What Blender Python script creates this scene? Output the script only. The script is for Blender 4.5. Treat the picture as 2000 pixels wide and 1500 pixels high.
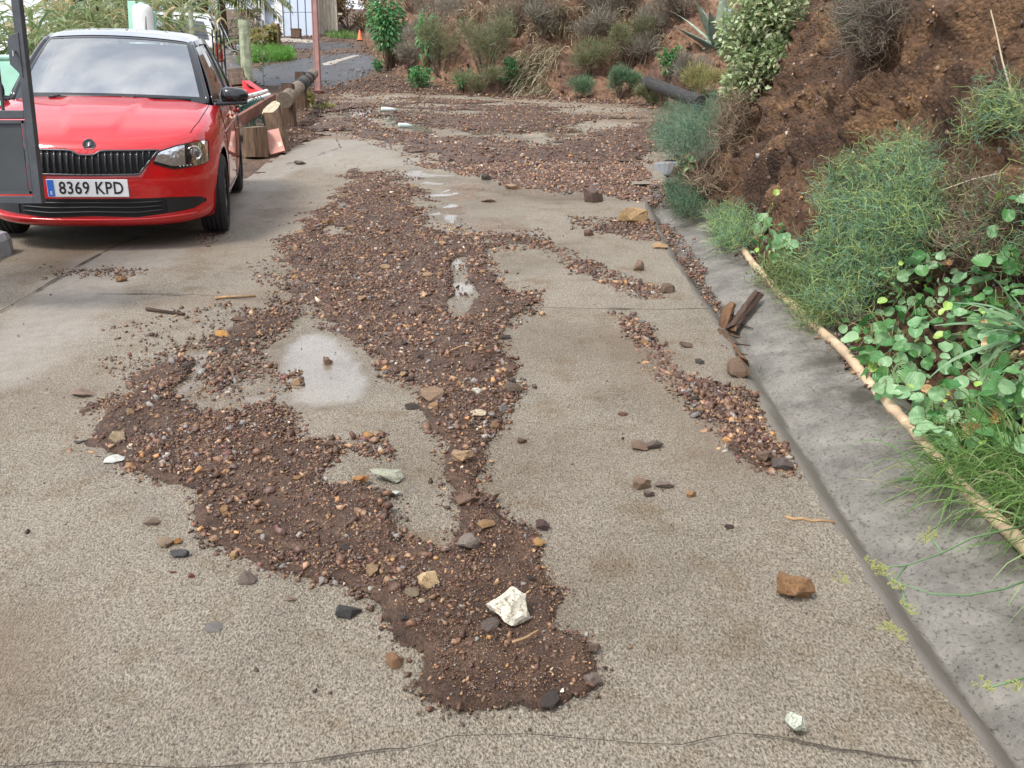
import bpy, bmesh, math, random
import numpy as np
from mathutils import Vector, Matrix, Euler
from mathutils.bvhtree import BVHTree
from mathutils.kdtree import KDTree

for o in list(bpy.data.objects):
    bpy.data.objects.remove(o)
scene = bpy.context.scene
COL = scene.collection
rad = math.radians

# ------------------------------------------------------------------ camera
F_PX, CX, CY = 1700.0, 1000.0, 750.0          # focal length and centre in photograph pixels (2000 x 1500)
PITCH = rad(12.2)
CAM = Vector((0, 0, 1.5))
cd = bpy.data.cameras.new('camera')
cam = bpy.data.objects.new('camera', cd); COL.objects.link(cam)
cam.location = CAM
cam.rotation_euler = (math.pi / 2 - PITCH, 0, 0)
cd.sensor_width = 36.0
cd.lens = 36.0 * F_PX / 2000.0
cd.clip_start = 0.05
cd.clip_end = 3000
scene.camera = cam
scene.render.resolution_x, scene.render.resolution_y = 1024, 768

# ------------------------------------------------------------------ sky and sun (overcast, bright)
SUN_EL, SUN_AZ = rad(52), rad(-142)            # azimuth measured from +Y towards +X
world = bpy.data.worlds.new('World'); scene.world = world
world.use_nodes = True
wn, wl = world.node_tree.nodes, world.node_tree.links
wn.clear()
wo = wn.new('ShaderNodeOutputWorld'); bg = wn.new('ShaderNodeBackground')
sky = wn.new('ShaderNodeTexSky'); sky.sky_type = 'NISHITA'; sky.sun_disc = False
sky.sun_elevation = SUN_EL; sky.sun_rotation = SUN_AZ
sky.air_density = 1.0; sky.dust_density = 4.0; sky.ozone_density = 1.0
hs = wn.new('ShaderNodeHueSaturation'); hs.inputs['Saturation'].default_value = 0.16
tc = wn.new('ShaderNodeTexCoord'); mp = wn.new('ShaderNodeMapping'); mp.inputs['Scale'].default_value = (1, 1, 2.2)
cn = wn.new('ShaderNodeTexNoise'); cn.inputs['Scale'].default_value = 3.2; cn.inputs['Detail'].default_value = 6
cr = wn.new('ShaderNodeValToRGB')
cr.color_ramp.elements[0].position = 0.36; cr.color_ramp.elements[0].color = (0.66, 0.70, 0.77, 1)
cr.color_ramp.elements[1].position = 0.66; cr.color_ramp.elements[1].color = (1.15, 1.13, 1.1, 1)
mx = wn.new('ShaderNodeMix'); mx.data_type = 'RGBA'; mx.blend_type = 'MULTIPLY'; mx.inputs[0].default_value = 1.0
wl.new(tc.outputs['Generated'], mp.inputs['Vector']); wl.new(mp.outputs['Vector'], cn.inputs['Vector'])
wl.new(cn.outputs['Fac'], cr.inputs['Fac'])
wl.new(sky.outputs['Color'], hs.inputs['Color'])
oc = wn.new('ShaderNodeMix'); oc.data_type = 'RGBA'; oc.inputs[0].default_value = 0.72      # even cloud cover over the clear-sky model
oc.inputs[7].default_value = (5.1, 5.35, 5.75, 1)
wl.new(hs.outputs['Color'], oc.inputs[6]); wl.new(oc.outputs[2], mx.inputs[6]); wl.new(cr.outputs['Color'], mx.inputs[7])
wl.new(mx.outputs[2], bg.inputs['Color'])
bg.inputs['Strength'].default_value = 0.14
wl.new(bg.outputs['Background'], wo.inputs['Surface'])

sd = bpy.data.lights.new('sun', 'SUN'); sd.energy = 1.5; sd.angle = rad(14); sd.color = (1.0, 0.965, 0.91)
sun = bpy.data.objects.new('sun', sd); COL.objects.link(sun)
sdir = Vector((math.sin(SUN_AZ) * math.cos(SUN_EL), math.cos(SUN_AZ) * math.cos(SUN_EL), math.sin(SUN_EL)))
sun.rotation_euler = (-sdir).to_track_quat('-Z', 'Y').to_euler()
sun.location = (0, 0, 30)

vs = scene.view_settings
vs.view_transform = 'Standard'; vs.look = 'None'; vs.gamma = 1.0; vs.use_curve_mapping = False
vs.exposure = 1.0

# ------------------------------------------------------------------ helpers
rng = np.random.default_rng(7)
random.seed(7)

def _hash(ix, iy, iz, seed):
    h = (ix.astype(np.int64) * 374761393 + iy.astype(np.int64) * 668265263 + iz.astype(np.int64) * 2147483647 + seed * 1274126177) & 0xFFFFFFFF
    h = ((h ^ (h >> 13)) * 1274126177) & 0xFFFFFFFF
    h = ((h ^ (h >> 16)) * 2246822519) & 0xFFFFFFFF
    return ((h ^ (h >> 15)) & 0xFFFFFF) / float(0xFFFFFF)

def vnoise(x, y, z=0.0, seed=0):
    x = np.asarray(x, float); y = np.asarray(y, float); z = np.asarray(z, float) + np.zeros_like(x)
    x0, y0, z0 = np.floor(x), np.floor(y), np.floor(z)
    fx, fy, fz = x - x0, y - y0, z - z0
    fx, fy, fz = [t * t * t * (t * (6 * t - 15) + 10) for t in (fx, fy, fz)]
    r = 0
    for dx in (0, 1):
        for dy in (0, 1):
            for dz in (0, 1):
                w = (fx if dx else 1 - fx) * (fy if dy else 1 - fy) * (fz if dz else 1 - fz)
                r = r + w * _hash(x0 + dx, y0 + dy, z0 + dz, seed)
    return r * 2 - 1

def fbm(x, y, z=0.0, seed=0, octv=4, gain=0.5):
    a, s, f = 1.0, 0, 1.0
    for k in range(octv):
        s = s + a * vnoise(np.asarray(x) * f, np.asarray(y) * f, np.asarray(z) * f, seed + k * 17)
        a *= gain; f *= 2.03
    return s

def sstep(a, b, t):
    t = np.clip((np.asarray(t, float) - a) / (b - a), 0, 1)
    return t * t * (3 - 2 * t)

def tag(o, label=None, cat=None, group=None, kind=None):
    if label: o['label'] = label
    if cat: o['category'] = cat
    if group: o['group'] = group
    if kind: o['kind'] = kind
    return o

def mesh_obj(name, verts, faces, mat=None, parent=None, smooth=False, cols=None, mats=None, midx=None):
    me = bpy.data.meshes.new(name)
    verts = np.asarray(verts, dtype=np.float32).reshape(-1, 3)
    if isinstance(faces, np.ndarray):
        n, k = faces.shape
        me.vertices.add(len(verts)); me.vertices.foreach_set('co', verts.ravel())
        me.loops.add(n * k); me.loops.foreach_set('vertex_index', faces.astype(np.int32).ravel())
        me.polygons.add(n); me.polygons.foreach_set('loop_start', np.arange(0, n * k, k, dtype=np.int32))
        me.update(calc_edges=True)
    else:
        me.from_pydata([tuple(map(float, v)) for v in verts], [], [tuple(int(i) for i in f) for f in faces]); me.update()
    if mats:
        for m in mats: me.materials.append(m)
        if midx is not None: me.polygons.foreach_set('material_index', np.asarray(midx, np.int32))
    elif mat: me.materials.append(mat)
    if smooth: me.polygons.foreach_set('use_smooth', np.ones(len(me.polygons), bool))
    if cols is not None:
        ca = me.color_attributes.new('Col', 'FLOAT_COLOR', 'POINT')
        c4 = np.ones((len(verts), 4), np.float32); c4[:, :3] = cols
        ca.data.foreach_set('color', c4.ravel())
    o = bpy.data.objects.new(name, me); COL.objects.link(o)
    if parent is not None: o.parent = parent
    if name in ('foliage', 'twigs', 'blades', 'leaflets', 'stems', 'crown', 'branches', 'mesh_tangle', 'umbel'): o['kind'] = 'stuff'   # too fine to pick apart
    return o

def empty(name, loc=(0, 0, 0), rot=(0, 0, 0)):
    o = bpy.data.objects.new(name, None); COL.objects.link(o)
    o.empty_display_size = 0.1
    o.location = loc; o.rotation_euler = rot
    return o

def grid_faces(nu, nv, closed_u=False):
    """quads of an array of nu x nv vertices (index = u * nv + v)"""
    u = np.arange(nu if closed_u else nu - 1); v = np.arange(nv - 1)
    U, V = np.meshgrid(u, v, indexing='ij')
    U2 = (U + 1) % nu
    return np.stack([U * nv + V, U2 * nv + V, U2 * nv + V + 1, U * nv + V + 1], -1).reshape(-1, 4)

class MB:
    """collects shapes and links them as one mesh"""
    def __init__(s): s.v = []; s.f = []; s.n = 0
    def add(s, v, f):
        v = np.asarray(v, float).reshape(-1, 3)
        s.v.append(v); s.f.extend([tuple(int(i) + s.n for i in q) for q in f]); s.n += len(v)
        return s
    def box(s, c, d, rot=None, taper=1.0):
        c = np.array(c, float); d = np.array(d, float) / 2
        p = np.array([(x, y, z) for z in (-1, 1) for y in (-1, 1) for x in (-1, 1)], float)
        p[4:, :2] *= taper
        p = p * d
        if rot is not None: p = p @ np.array(Euler(rot).to_matrix()).T
        return s.add(p + c, [(0, 2, 3, 1), (4, 5, 7, 6), (0, 1, 5, 4), (2, 6, 7, 3), (0, 4, 6, 2), (1, 3, 7, 5)])
    def bar(s, a, b, w, h=None, up=(0, 0, 1)):
        """box-section bar from a to b"""
        a, b = Vector(a), Vector(b); h = w if h is None else h
        d = (b - a).normalized(); up = Vector(up)
        x = d.cross(up)
        if x.length < 1e-4: x = d.cross(Vector((0, 1, 0)))
        x.normalize(); z = x.cross(d)
        vs = []
        for p in (a, b):
            for sx, sz in ((-1, -1), (1, -1), (1, 1), (-1, 1)):
                vs.append(p + x * (w / 2 * sx) + z * (h / 2 * sz))
        return s.add([tuple(v) for v in vs], [(0, 1, 2, 3), (7, 6, 5, 4), (0, 4, 5, 1), (1, 5, 6, 2), (2, 6, 7, 3), (3, 7, 4, 0)])
    def tube(s, pts, r, n=8, caps=True, rough=0.0, seed=0, flat=1.0):
        pts = [Vector(p) for p in pts]
        rr = r if hasattr(r, '__len__') else [r] * len(pts)
        R = random.Random(seed)
        vs = []; ref = None
        for i, p in enumerate(pts):
            d = (pts[min(i + 1, len(pts) - 1)] - pts[max(i - 1, 0)]).normalized()
            if ref is None:
                ref = d.cross(Vector((0, 0, 1)))
                if ref.length < 0.05: ref = d.cross(Vector((1, 0, 0)))
            x = (ref - d * ref.dot(d)).normalized(); ref = x; y = d.cross(x)
            for k in range(n):
                a = 2 * math.pi * k / n
                q = rr[i] * (1 + (R.random() - .5) * rough)
                vs.append(p + x * (math.cos(a) * q) + y * (math.sin(a) * q * flat))
        fs = []
        for i in range(len(pts) - 1):
            for k in range(n):
                k2 = (k + 1) % n
                fs.append((i * n + k, i * n + k2, (i + 1) * n + k2, (i + 1) * n + k))
        if caps:
            fs.append(tuple(range(n))[::-1]); fs.append(tuple(range((len(pts) - 1) * n, len(pts) * n)))
        return s.add([tuple(v) for v in vs], fs)
    def lathe(s, prof, n=32, c=(0, 0, 0), axis='z'):
        """prof: list of (radius, height)"""
        vs = []
        for r, h in prof:
            for k in range(n):
                a = 2 * math.pi * k / n
                p = (r * math.cos(a), r * math.sin(a), h)
                if axis == 'x': p = (h, r * math.cos(a), r * math.sin(a))
                vs.append((p[0] + c[0], p[1] + c[1], p[2] + c[2]))
        fs = []
        for i in range(len(prof) - 1):
            for k in range(n):
                k2 = (k + 1) % n
                fs.append((i * n + k, i * n + k2, (i + 1) * n + k2, (i + 1) * n + k))
        return s.add(vs, fs)
    def build(s, name, mat=None, parent=None, smooth=False, bevel=0):
        o = mesh_obj(name, np.concatenate(s.v), s.f, mat, parent, smooth)
        if bevel:
            b = o.modifiers.new('bevel', 'BEVEL'); b.width = bevel; b.segments = 2; b.limit_method = 'ANGLE'
        return o

# ------------------------------------------------------------------ materials
def _bsdf(name):
    m = bpy.data.materials.new(name); m.use_nodes = True
    nt = m.node_tree
    return m, nt, nt.nodes['Principled BSDF']

def mat_plain(name, col, rough=0.5, metal=0.0, coat=0.0, var=0.0, scale=8.0, bump=0.0, bscale=40.0, spec=0.5):
    m, nt, b = _bsdf(name)
    b.inputs['Roughness'].default_value = rough; b.inputs['Metallic'].default_value = metal
    b.inputs['Coat Weight'].default_value = coat; b.inputs['Coat Roughness'].default_value = 0.03
    b.inputs['Specular IOR Level'].default_value = spec
    b.inputs['Base Color'].default_value = (*col, 1)
    if var or bump:
        t = nt.nodes.new('ShaderNodeTexCoord')
    if var:
        n = nt.nodes.new('ShaderNodeTexNoise'); n.inputs['Scale'].default_value = scale; n.inputs['Detail'].default_value = 6
        r = nt.nodes.new('ShaderNodeValToRGB')
        r.color_ramp.elements[0].position = 0.3; r.color_ramp.elements[1].position = 0.7
        r.color_ramp.elements[0].color = (*[c * (1 - var) for c in col], 1)
        r.color_ramp.elements[1].color = (*[min(1, c * (1 + var)) for c in col], 1)
        nt.links.new(t.outputs['Object'], n.inputs['Vector']); nt.links.new(n.outputs['Fac'], r.inputs['Fac'])
        nt.links.new(r.outputs['Color'], b.inputs['Base Color'])
    if bump:
        n2 = nt.nodes.new('ShaderNodeTexNoise'); n2.inputs['Scale'].default_value = bscale; n2.inputs['Detail'].default_value = 5
        bp = nt.nodes.new('ShaderNodeBump'); bp.inputs['Strength'].default_value = bump; bp.inputs['Distance'].default_value = 0.01
        nt.links.new(t.outputs['Object'], n2.inputs['Vector']); nt.links.new(n2.outputs['Fac'], bp.inputs['Height'])
        nt.links.new(bp.outputs['Normal'], b.inputs['Normal'])
    return m

def mat_col(name, rough=0.7, bump=0.0, bscale=60.0, var=0.25, vscale=30.0, attr='Col', source='attr', transl=0.0, spec=0.5):
    """colour from the vertex colour attribute, or from the object's own colour, with fine grain"""
    m, nt, b = _bsdf(name)
    if source == 'attr':
        a = nt.nodes.new('ShaderNodeVertexColor'); a.layer_name = attr; src = a.outputs['Color']
    else:
        a = nt.nodes.new('ShaderNodeObjectInfo'); src = a.outputs['Color']
    t = nt.nodes.new('ShaderNodeTexCoord')
    n = nt.nodes.new('ShaderNodeTexNoise'); n.inputs['Scale'].default_value = vscale; n.inputs['Detail'].default_value = 5
    mr = nt.nodes.new('ShaderNodeMapRange'); mr.inputs['From Min'].default_value = 0.3; mr.inputs['From Max'].default_value = 0.7
    mr.inputs['To Min'].default_value = 1 - var; mr.inputs['To Max'].default_value = 1 + var
    mm = nt.nodes.new('ShaderNodeMix'); mm.data_type = 'RGBA'; mm.blend_type = 'MULTIPLY'; mm.inputs[0].default_value = 1
    nt.links.new(t.outputs['Object'], n.inputs['Vector']); nt.links.new(n.outputs['Fac'], mr.inputs['Value'])
    nt.links.new(src, mm.inputs[6]); nt.links.new(mr.outputs['Result'], mm.inputs[7])
    nt.links.new(mm.outputs[2], b.inputs['Base Color'])
    b.inputs['Roughness'].default_value = rough; b.inputs['Specular IOR Level'].default_value = spec
    if bump:
        n2 = nt.nodes.new('ShaderNodeTexNoise'); n2.inputs['Scale'].default_value = bscale; n2.inputs['Detail'].default_value = 6
        bp = nt.nodes.new('ShaderNodeBump'); bp.inputs['Strength'].default_value = bump; bp.inputs['Distance'].default_value = 0.01
        nt.links.new(t.outputs['Object'], n2.inputs['Vector']); nt.links.new(n2.outputs['Fac'], bp.inputs['Height'])
        nt.links.new(bp.outputs['Normal'], b.inputs['Normal'])
    if transl:
        tr = nt.nodes.new('ShaderNodeBsdfTranslucent'); ms = nt.nodes.new('ShaderNodeMixShader'); ms.inputs[0].default_value = transl
        nt.links.new(mm.outputs[2], tr.inputs['Color'])
        out = nt.nodes['Material Output']
        nt.links.new(b.outputs[0], ms.inputs[1]); nt.links.new(tr.outputs[0], ms.inputs[2]); nt.links.new(ms.outputs[0], out.inputs['Surface'])
    return m

def mat_glass(name, tint=(0.75, 0.85, 0.82), ior=1.9, rough=0.0):
    """thin pane: Fresnel reflection over a tinted see-through layer"""
    m = bpy.data.materials.new(name); m.use_nodes = True; nt = m.node_tree; nt.nodes.clear()
    o = nt.nodes.new('ShaderNodeOutputMaterial'); ms = nt.nodes.new('ShaderNodeMixShader')
    tr = nt.nodes.new('ShaderNodeBsdfTransparent'); tr.inputs[0].default_value = (*tint, 1)
    gl = nt.nodes.new('ShaderNodeBsdfGlossy'); gl.inputs['Roughness'].default_value = rough; gl.inputs[0].default_value = (1, 1, 1, 1)
    fr = nt.nodes.new('ShaderNodeFresnel'); fr.inputs['IOR'].default_value = ior
    nt.links.new(fr.outputs[0], ms.inputs[0]); nt.links.new(tr.outputs[0], ms.inputs[1]); nt.links.new(gl.outputs[0], ms.inputs[2])
    nt.links.new(ms.outputs[0], o.inputs['Surface'])
    return m

# ------------------------------------------------------------------ terrain shape
CAR_X, CAR_Y, CAR_Z, CAR_YAW, CAR_PITCH = -2.92, 6.19, 1.10, rad(-13.8), rad(7.6)

def gz(x, y):
    """height of the hillside lane (a ramp rising away from the camera)"""
    x = np.asarray(x, float); y = np.asarray(y, float)
    z = 0.172 * y
    t = np.maximum(0, y - 21); z = z + 0.068 * np.where(t < 3, t * t / 6, t - 1.5)
    z = z - 0.16 * np.maximum(0, y - 70)
    drop = np.maximum(0, -8.6 - np.maximum(0, y - 14) * 0.42 - x)
    z = z - 0.62 * drop
    # the flatter pad the red car stands on
    a = (x - CAR_X) * math.sin(CAR_YAW) + (y - CAR_Y) * math.cos(CAR_YAW)
    pad = CAR_Z + math.tan(CAR_PITCH) * a
    k = (1 - sstep(-2.25, -1.1, x)) * sstep(-7.5, -6.0, x) * sstep(5.0, 6.5, y) * (1 - sstep(9.9, 12.6, y))
    return z + (pad - z) * k

def gz1(x, y):
    """the same height for one point, in plain floats"""
    def ss(a, b, t):
        t = min(1.0, max(0.0, (t - a) / (b - a))); return t * t * (3 - 2 * t)
    z = 0.172 * y
    t = max(0.0, y - 21); z += 0.068 * (t * t / 6 if t < 3 else t - 1.5)
    z -= 0.16 * max(0.0, y - 70)
    z -= 0.62 * max(0.0, -8.6 - max(0.0, y - 14) * 0.42 - x)
    k = (1 - ss(-2.25, -1.1, x)) * ss(-7.5, -6.0, x) * ss(5.0, 6.5, y) * (1 - ss(9.9, 12.6, y))
    if k > 0:
        a = (x - CAR_X) * math.sin(CAR_YAW) + (y - CAR_Y) * math.cos(CAR_YAW)
        z += (CAR_Z + math.tan(CAR_PITCH) * a - z) * k
    return z

def ray(px, py):
    d = Vector(((px - CX) / F_PX, 1.0, (CY - py) / F_PX))
    c, s = math.cos(PITCH), math.sin(PITCH)
    return Vector((d.x, d.y * c + d.z * s, d.z * c - d.y * s)).normalized()

def G(px, py):
    """point of the lane seen at a photograph pixel"""
    d = ray(px, py); t0, t = 0.3, 0.3
    f = lambda t: CAM.z + d.z * t - gz1(d.x * t, d.y * t)
    while t < 300 and f(t) > 0: t0 = t; t *= 1.04
    for _ in range(40):
        m = (t0 + t) / 2
        if f(m) > 0: t0 = m
        else: t = m
    p = CAM + d * t
    return Vector((p.x, p.y, float(gz(p.x, p.y))))

def Gv(pts):
    return np.array([tuple(G(*p)) for p in pts])

def depth_of(p):
    p = Vector(p) - CAM
    return p.y * math.cos(PITCH) - p.z * math.sin(PITCH)

def inpoly(x, y, poly):
    x = np.asarray(x); y = np.asarray(y); r = np.zeros(x.shape, bool)
    n = len(poly)
    for i in range(n):
        x0, y0 = poly[i][:2]; x1, y1 = poly[(i + 1) % n][:2]
        if y0 == y1: continue
        c = ((y0 > y) != (y1 > y)) & (x < (x1 - x0) * (y - y0) / (y1 - y0) + x0)
        r ^= c
    return r

def polydist(x, y, poly, closed=True):
    """distance to the polygon's outline"""
    x = np.asarray(x, float); y = np.asarray(y, float); best = np.full(x.shape, 1e9)
    n = len(poly)
    for i in range(n if closed else n - 1):
        x0, y0 = poly[i][:2]; x1, y1 = poly[(i + 1) % n][:2]
        dx, dy = x1 - x0, y1 - y0; L = dx * dx + dy * dy + 1e-12
        t = np.clip(((x - x0) * dx + (y - y0) * dy) / L, 0, 1)
        best = np.minimum(best, (x - x0 - t * dx) ** 2 + (y - y0 - t * dy) ** 2)
    return np.sqrt(best)

def sdf(x, y, poly):
    d = polydist(x, y, poly)
    return np.where(inpoly(x, y, poly), d, -d)
# ================================================================== SETTING
def road_material():
    """rough tamped concrete; attribute 'wet' lays a water film, 'stain' earthy dirt"""
    m, nt, b = _bsdf('road_concrete'); N, L = nt.nodes, nt.links
    tc = N.new('ShaderNodeTexCoord')
    def noise(scale, det=4, rough=0.55, dist=0.0, vec=None):
        n = N.new('ShaderNodeTexNoise'); n.inputs['Scale'].default_value = scale; n.inputs['Detail'].default_value = det
        n.inputs['Roughness'].default_value = rough; n.inputs['Distortion'].default_value = dist
        L.new(vec if vec is not None else tc.outputs['Object'], n.inputs['Vector']); return n
    def ramp(src, stops):
        r = N.new('ShaderNodeValToRGB'); e = r.color_ramp.elements
        while len(e) < len(stops): e.new(0.5)
        for k, (p, c) in enumerate(stops):
            e[k].position = p; e[k].color = (*c, 1) if len(c) == 3 else c
        L.new(src, r.inputs['Fac']); return r
    def mix(a, bb, fac, mode='MIX'):
        x = N.new('ShaderNodeMix'); x.data_type = 'RGBA'; x.blend_type = mode
        if isinstance(fac, float): x.inputs[0].default_value = fac
        else: L.new(fac, x.inputs[0])
        L.new(a, x.inputs[6]); L.new(bb, x.inputs[7]); return x.outputs[2]
    mp = N.new('ShaderNodeMapping'); mp.inputs['Scale'].default_value = (1.2, 0.72, 1.0)
    L.new(tc.outputs['Object'], mp.inputs['Vector'])
    g1 = noise(150, 3, 0.60, 0.12, mp.outputs['Vector'])            # aggregate relief
    g2 = noise(260, 3, 0.6)
    big = noise(0.9, 5, 0.6); mid = noise(5.5, 5, 0.62)
    vo = N.new('ShaderNodeTexVoronoi'); vo.inputs['Scale'].default_value = 110; vo.inputs['Randomness'].default_value = 1
    L.new(mp.outputs['Vector'], vo.inputs['Vector'])
    base = ramp(g1.outputs['Fac'], [(0.33, (0.11, 0.092, 0.072)), (0.43, (0.255, 0.226, 0.184)), (0.54, (0.365, 0.333, 0.285)), (0.68, (0.51, 0.475, 0.415))])
    vcol = ramp(vo.outputs['Color'], [(0.0, (0.72, 0.70, 0.68)), (0.5, (1.0, 0.98, 0.95)), (0.86, (1.10, 1.06, 1.0)), (1.0, (1.32, 1.27, 1.2))])
    c = mix(base.outputs['Color'], vcol.outputs['Color'], 0.8, 'MULTIPLY')
    bigc = ramp(big.outputs['Fac'], [(0.32, (0.74, 0.70, 0.64)), (0.5, (1.0, 0.97, 0.93)), (0.7, (1.12, 1.09, 1.05))])
    c = mix(c, bigc.outputs['Color'], 1.0, 'MULTIPLY')
    midc = ramp(mid.outputs['Fac'], [(0.32, (0.78, 0.68, 0.55)), (0.46, (1, .98, .95)), (0.75, (1.08, 1.07, 1.06))])
    c = mix(c, midc.outputs['Color'], 0.85, 'MULTIPLY')
    # attributes
    at = N.new('ShaderNodeVertexColor'); at.layer_name = 'Col'
    sp = N.new('ShaderNodeSeparateColor'); L.new(at.outputs['Color'], sp.inputs['Color'])
    wet, stain, smooth = sp.outputs['Red'], sp.outputs['Green'], sp.outputs['Blue']
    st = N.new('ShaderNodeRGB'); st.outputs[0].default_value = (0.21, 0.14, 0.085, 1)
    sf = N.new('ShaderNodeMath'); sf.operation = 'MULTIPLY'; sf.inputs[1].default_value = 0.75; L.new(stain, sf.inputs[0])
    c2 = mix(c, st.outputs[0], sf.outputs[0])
    # smooth trowelled concrete (the parking pad and the far lip)
    sc = ramp(noise(14, 6, 0.7).outputs['Fac'], [(0.3, (0.21, 0.185, 0.158)), (0.7, (0.32, 0.295, 0.26))])
    sm = N.new('ShaderNodeMath'); sm.operation = 'MULTIPLY'; sm.inputs[1].default_value = 0.75; L.new(smooth, sm.inputs[0])
    c2 = mix(c2, sc.outputs['Color'], sm.outputs[0])
    # water film: sits lower than the grains
    wl_ = N.new('ShaderNodeMath'); wl_.operation = 'SUBTRACT'; L.new(wet, wl_.inputs[0]); L.new(g1.outputs['Fac'], wl_.inputs[1])
    wr = N.new('ShaderNodeMapRange'); wr.inputs['From Min'].default_value = -0.06; wr.inputs['From Max'].default_value = 0.06
    L.new(wl_.outputs[0], wr.inputs['Value'])
    film = wr.outputs['Result']
    dk = N.new('ShaderNodeRGB'); dk.outputs[0].default_value = (0.62, 0.61, 0.60, 1)
    damp = N.new('ShaderNodeMath'); damp.operation = 'MINIMUM'; damp.inputs[1].default_value = 1.0; L.new(wet, damp.inputs[0])
    c3 = mix(c2, mix(c2, dk.outputs[0], 1.0, 'MULTIPLY'), damp.outputs[0])
    L.new(c3, b.inputs['Base Color'])
    rr = N.new('ShaderNodeMapRange'); rr.inputs['To Min'].default_value = 0.62; rr.inputs['To Max'].default_value = 0.09
    L.new(film, rr.inputs['Value']); L.new(rr.outputs['Result'], b.inputs['Roughness'])
    L.new(film, b.inputs['Coat Weight']); b.inputs['Coat IOR'].default_value = 1.55; b.inputs['Coat Roughness'].default_value = 0.02
    # relief
    h = N.new('ShaderNodeMath'); h.operation = 'ADD'
    h2 = N.new('ShaderNodeMath'); h2.operation = 'MULTIPLY'; h2.inputs[1].default_value = 0.35
    L.new(g2.outputs['Fac'], h2.inputs[0]); L.new(g1.outputs['Fac'], h.inputs[0]); L.new(h2.outputs[0], h.inputs[1])
    bs = N.new('ShaderNodeMath'); bs.operation = 'MULTIPLY_ADD'; bs.inputs[1].default_value = -0.85; bs.inputs[2].default_value = 1.0
    mxs = N.new('ShaderNodeMath'); mxs.operation = 'MAXIMUM'; L.new(film, mxs.inputs[0]); 
    sm2 = N.new('ShaderNodeMath'); sm2.operation = 'MULTIPLY'; sm2.inputs[1].default_value = 0.7; L.new(smooth, sm2.inputs[0]); L.new(sm2.outputs[0], mxs.inputs[1])
    L.new(mxs.outputs[0], bs.inputs[0])
    bp = N.new('ShaderNodeBump'); bp.inputs['Distance'].default_value = 0.016
    L.new(h.outputs[0], bp.inputs['Height']); L.new(bs.outputs[0], bp.inputs['Strength'])
    L.new(bp.outputs['Normal'], b.inputs['Normal'])
    return m

def earth_material(name, stops, scale=3.0, bump=0.9, bscale=26.0, rough=0.85, fine=70.0, bdist=0.05):
    m, nt, b = _bsdf(name); N, L = nt.nodes, nt.links
    tc = N.new('ShaderNodeTexCoord')
    n = N.new('ShaderNodeTexNoise'); n.inputs['Scale'].default_value = scale; n.inputs['Detail'].default_value = 8; n.inputs['Roughness'].default_value = 0.68
    n.inputs['Distortion'].default_value = 0.6
    L.new(tc.outputs['Object'], n.inputs['Vector'])
    r = N.new('ShaderNodeValToRGB'); e = r.color_ramp.elements
    while len(e) < len(stops): e.new(0.5)
    for k, (p, c) in enumerate(stops): e[k].position = p; e[k].color = (*c, 1)
    L.new(n.outputs['Fac'], r.inputs['Fac'])
    v = N.new('ShaderNodeTexVoronoi'); v.inputs['Scale'].default_value = fine
    L.new(tc.outputs['Object'], v.inputs['Vector'])
    hv = N.new('ShaderNodeRGBToBW'); L.new(v.outputs['Color'], hv.inputs[0])
    mr = N.new('ShaderNodeMapRange'); mr.inputs['To Min'].default_value = 0.55; mr.inputs['To Max'].default_value = 1.5
    L.new(hv.outputs[0], mr.inputs['Value'])
    mm = N.new('ShaderNodeMix'); mm.data_type = 'RGBA'; mm.blend_type = 'MULTIPLY'; mm.inputs[0].default_value = 1
    L.new(r.outputs['Color'], mm.inputs[6]); L.new(mr.outputs['Result'], mm.inputs[7])
    L.new(mm.outputs[2], b.inputs['Base Color'])
    b.inputs['Roughness'].default_value = rough; b.inputs['Specular IOR Level'].default_value = 0.4
    n2 = N.new('ShaderNodeTexNoise'); n2.inputs['Scale'].default_value = bscale; n2.inputs['Detail'].default_value = 8; n2.inputs['Roughness'].default_value = 0.7
    L.new(tc.outputs['Object'], n2.inputs['Vector'])
    ad = N.new('ShaderNodeMath'); ad.operation = 'MULTIPLY_ADD'; ad.inputs[1].default_value = -0.35
    L.new(v.outputs['Distance'], ad.inputs[0]); L.new(n2.outputs['Fac'], ad.inputs[2])
    bp = N.new('ShaderNodeBump'); bp.inputs['Strength'].default_value = bump; bp.inputs['Distance'].default_value = bdist
    L.new(ad.outputs[0], bp.inputs['Height']); L.new(bp.outputs['Normal'], b.inputs['Normal'])
    return m

M_ROAD = road_material()
M_GROUND = earth_material('brown_earth', [(0.3, (0.055, 0.035, 0.026)), (0.5, (0.115, 0.072, 0.05)), (0.7, (0.19, 0.125, 0.085))], 2.2, 0.7, 18, 0.8, 45)
M_BANK = earth_material('bank_earth', [(0.28, (0.036, 0.020, 0.013)), (0.40, (0.112, 0.060, 0.034)), (0.50, (0.180, 0.098, 0.053)), (0.60, (0.27, 0.152, 0.075)), (0.74, (0.46, 0.27, 0.115))], 1.6, 1.0, 20, 0.62, 42, 0.09)
M_FARBANK = earth_material('far_bank_earth', [(0.28, (0.06, 0.037, 0.028)), (0.42, (0.15, 0.088, 0.06)), (0.55, (0.21, 0.118, 0.072)), (0.72, (0.31, 0.215, 0.15))], 0.7, 1.0, 9, 0.9, 14)
M_ASPH = earth_material('wet_asphalt', [(0.3, (0.025, 0.025, 0.028)), (0.55, (0.050, 0.050, 0.053)), (0.75, (0.12, 0.10, 0.085))], 2.0, 0.35, 60, 0.38, 120)

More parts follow.
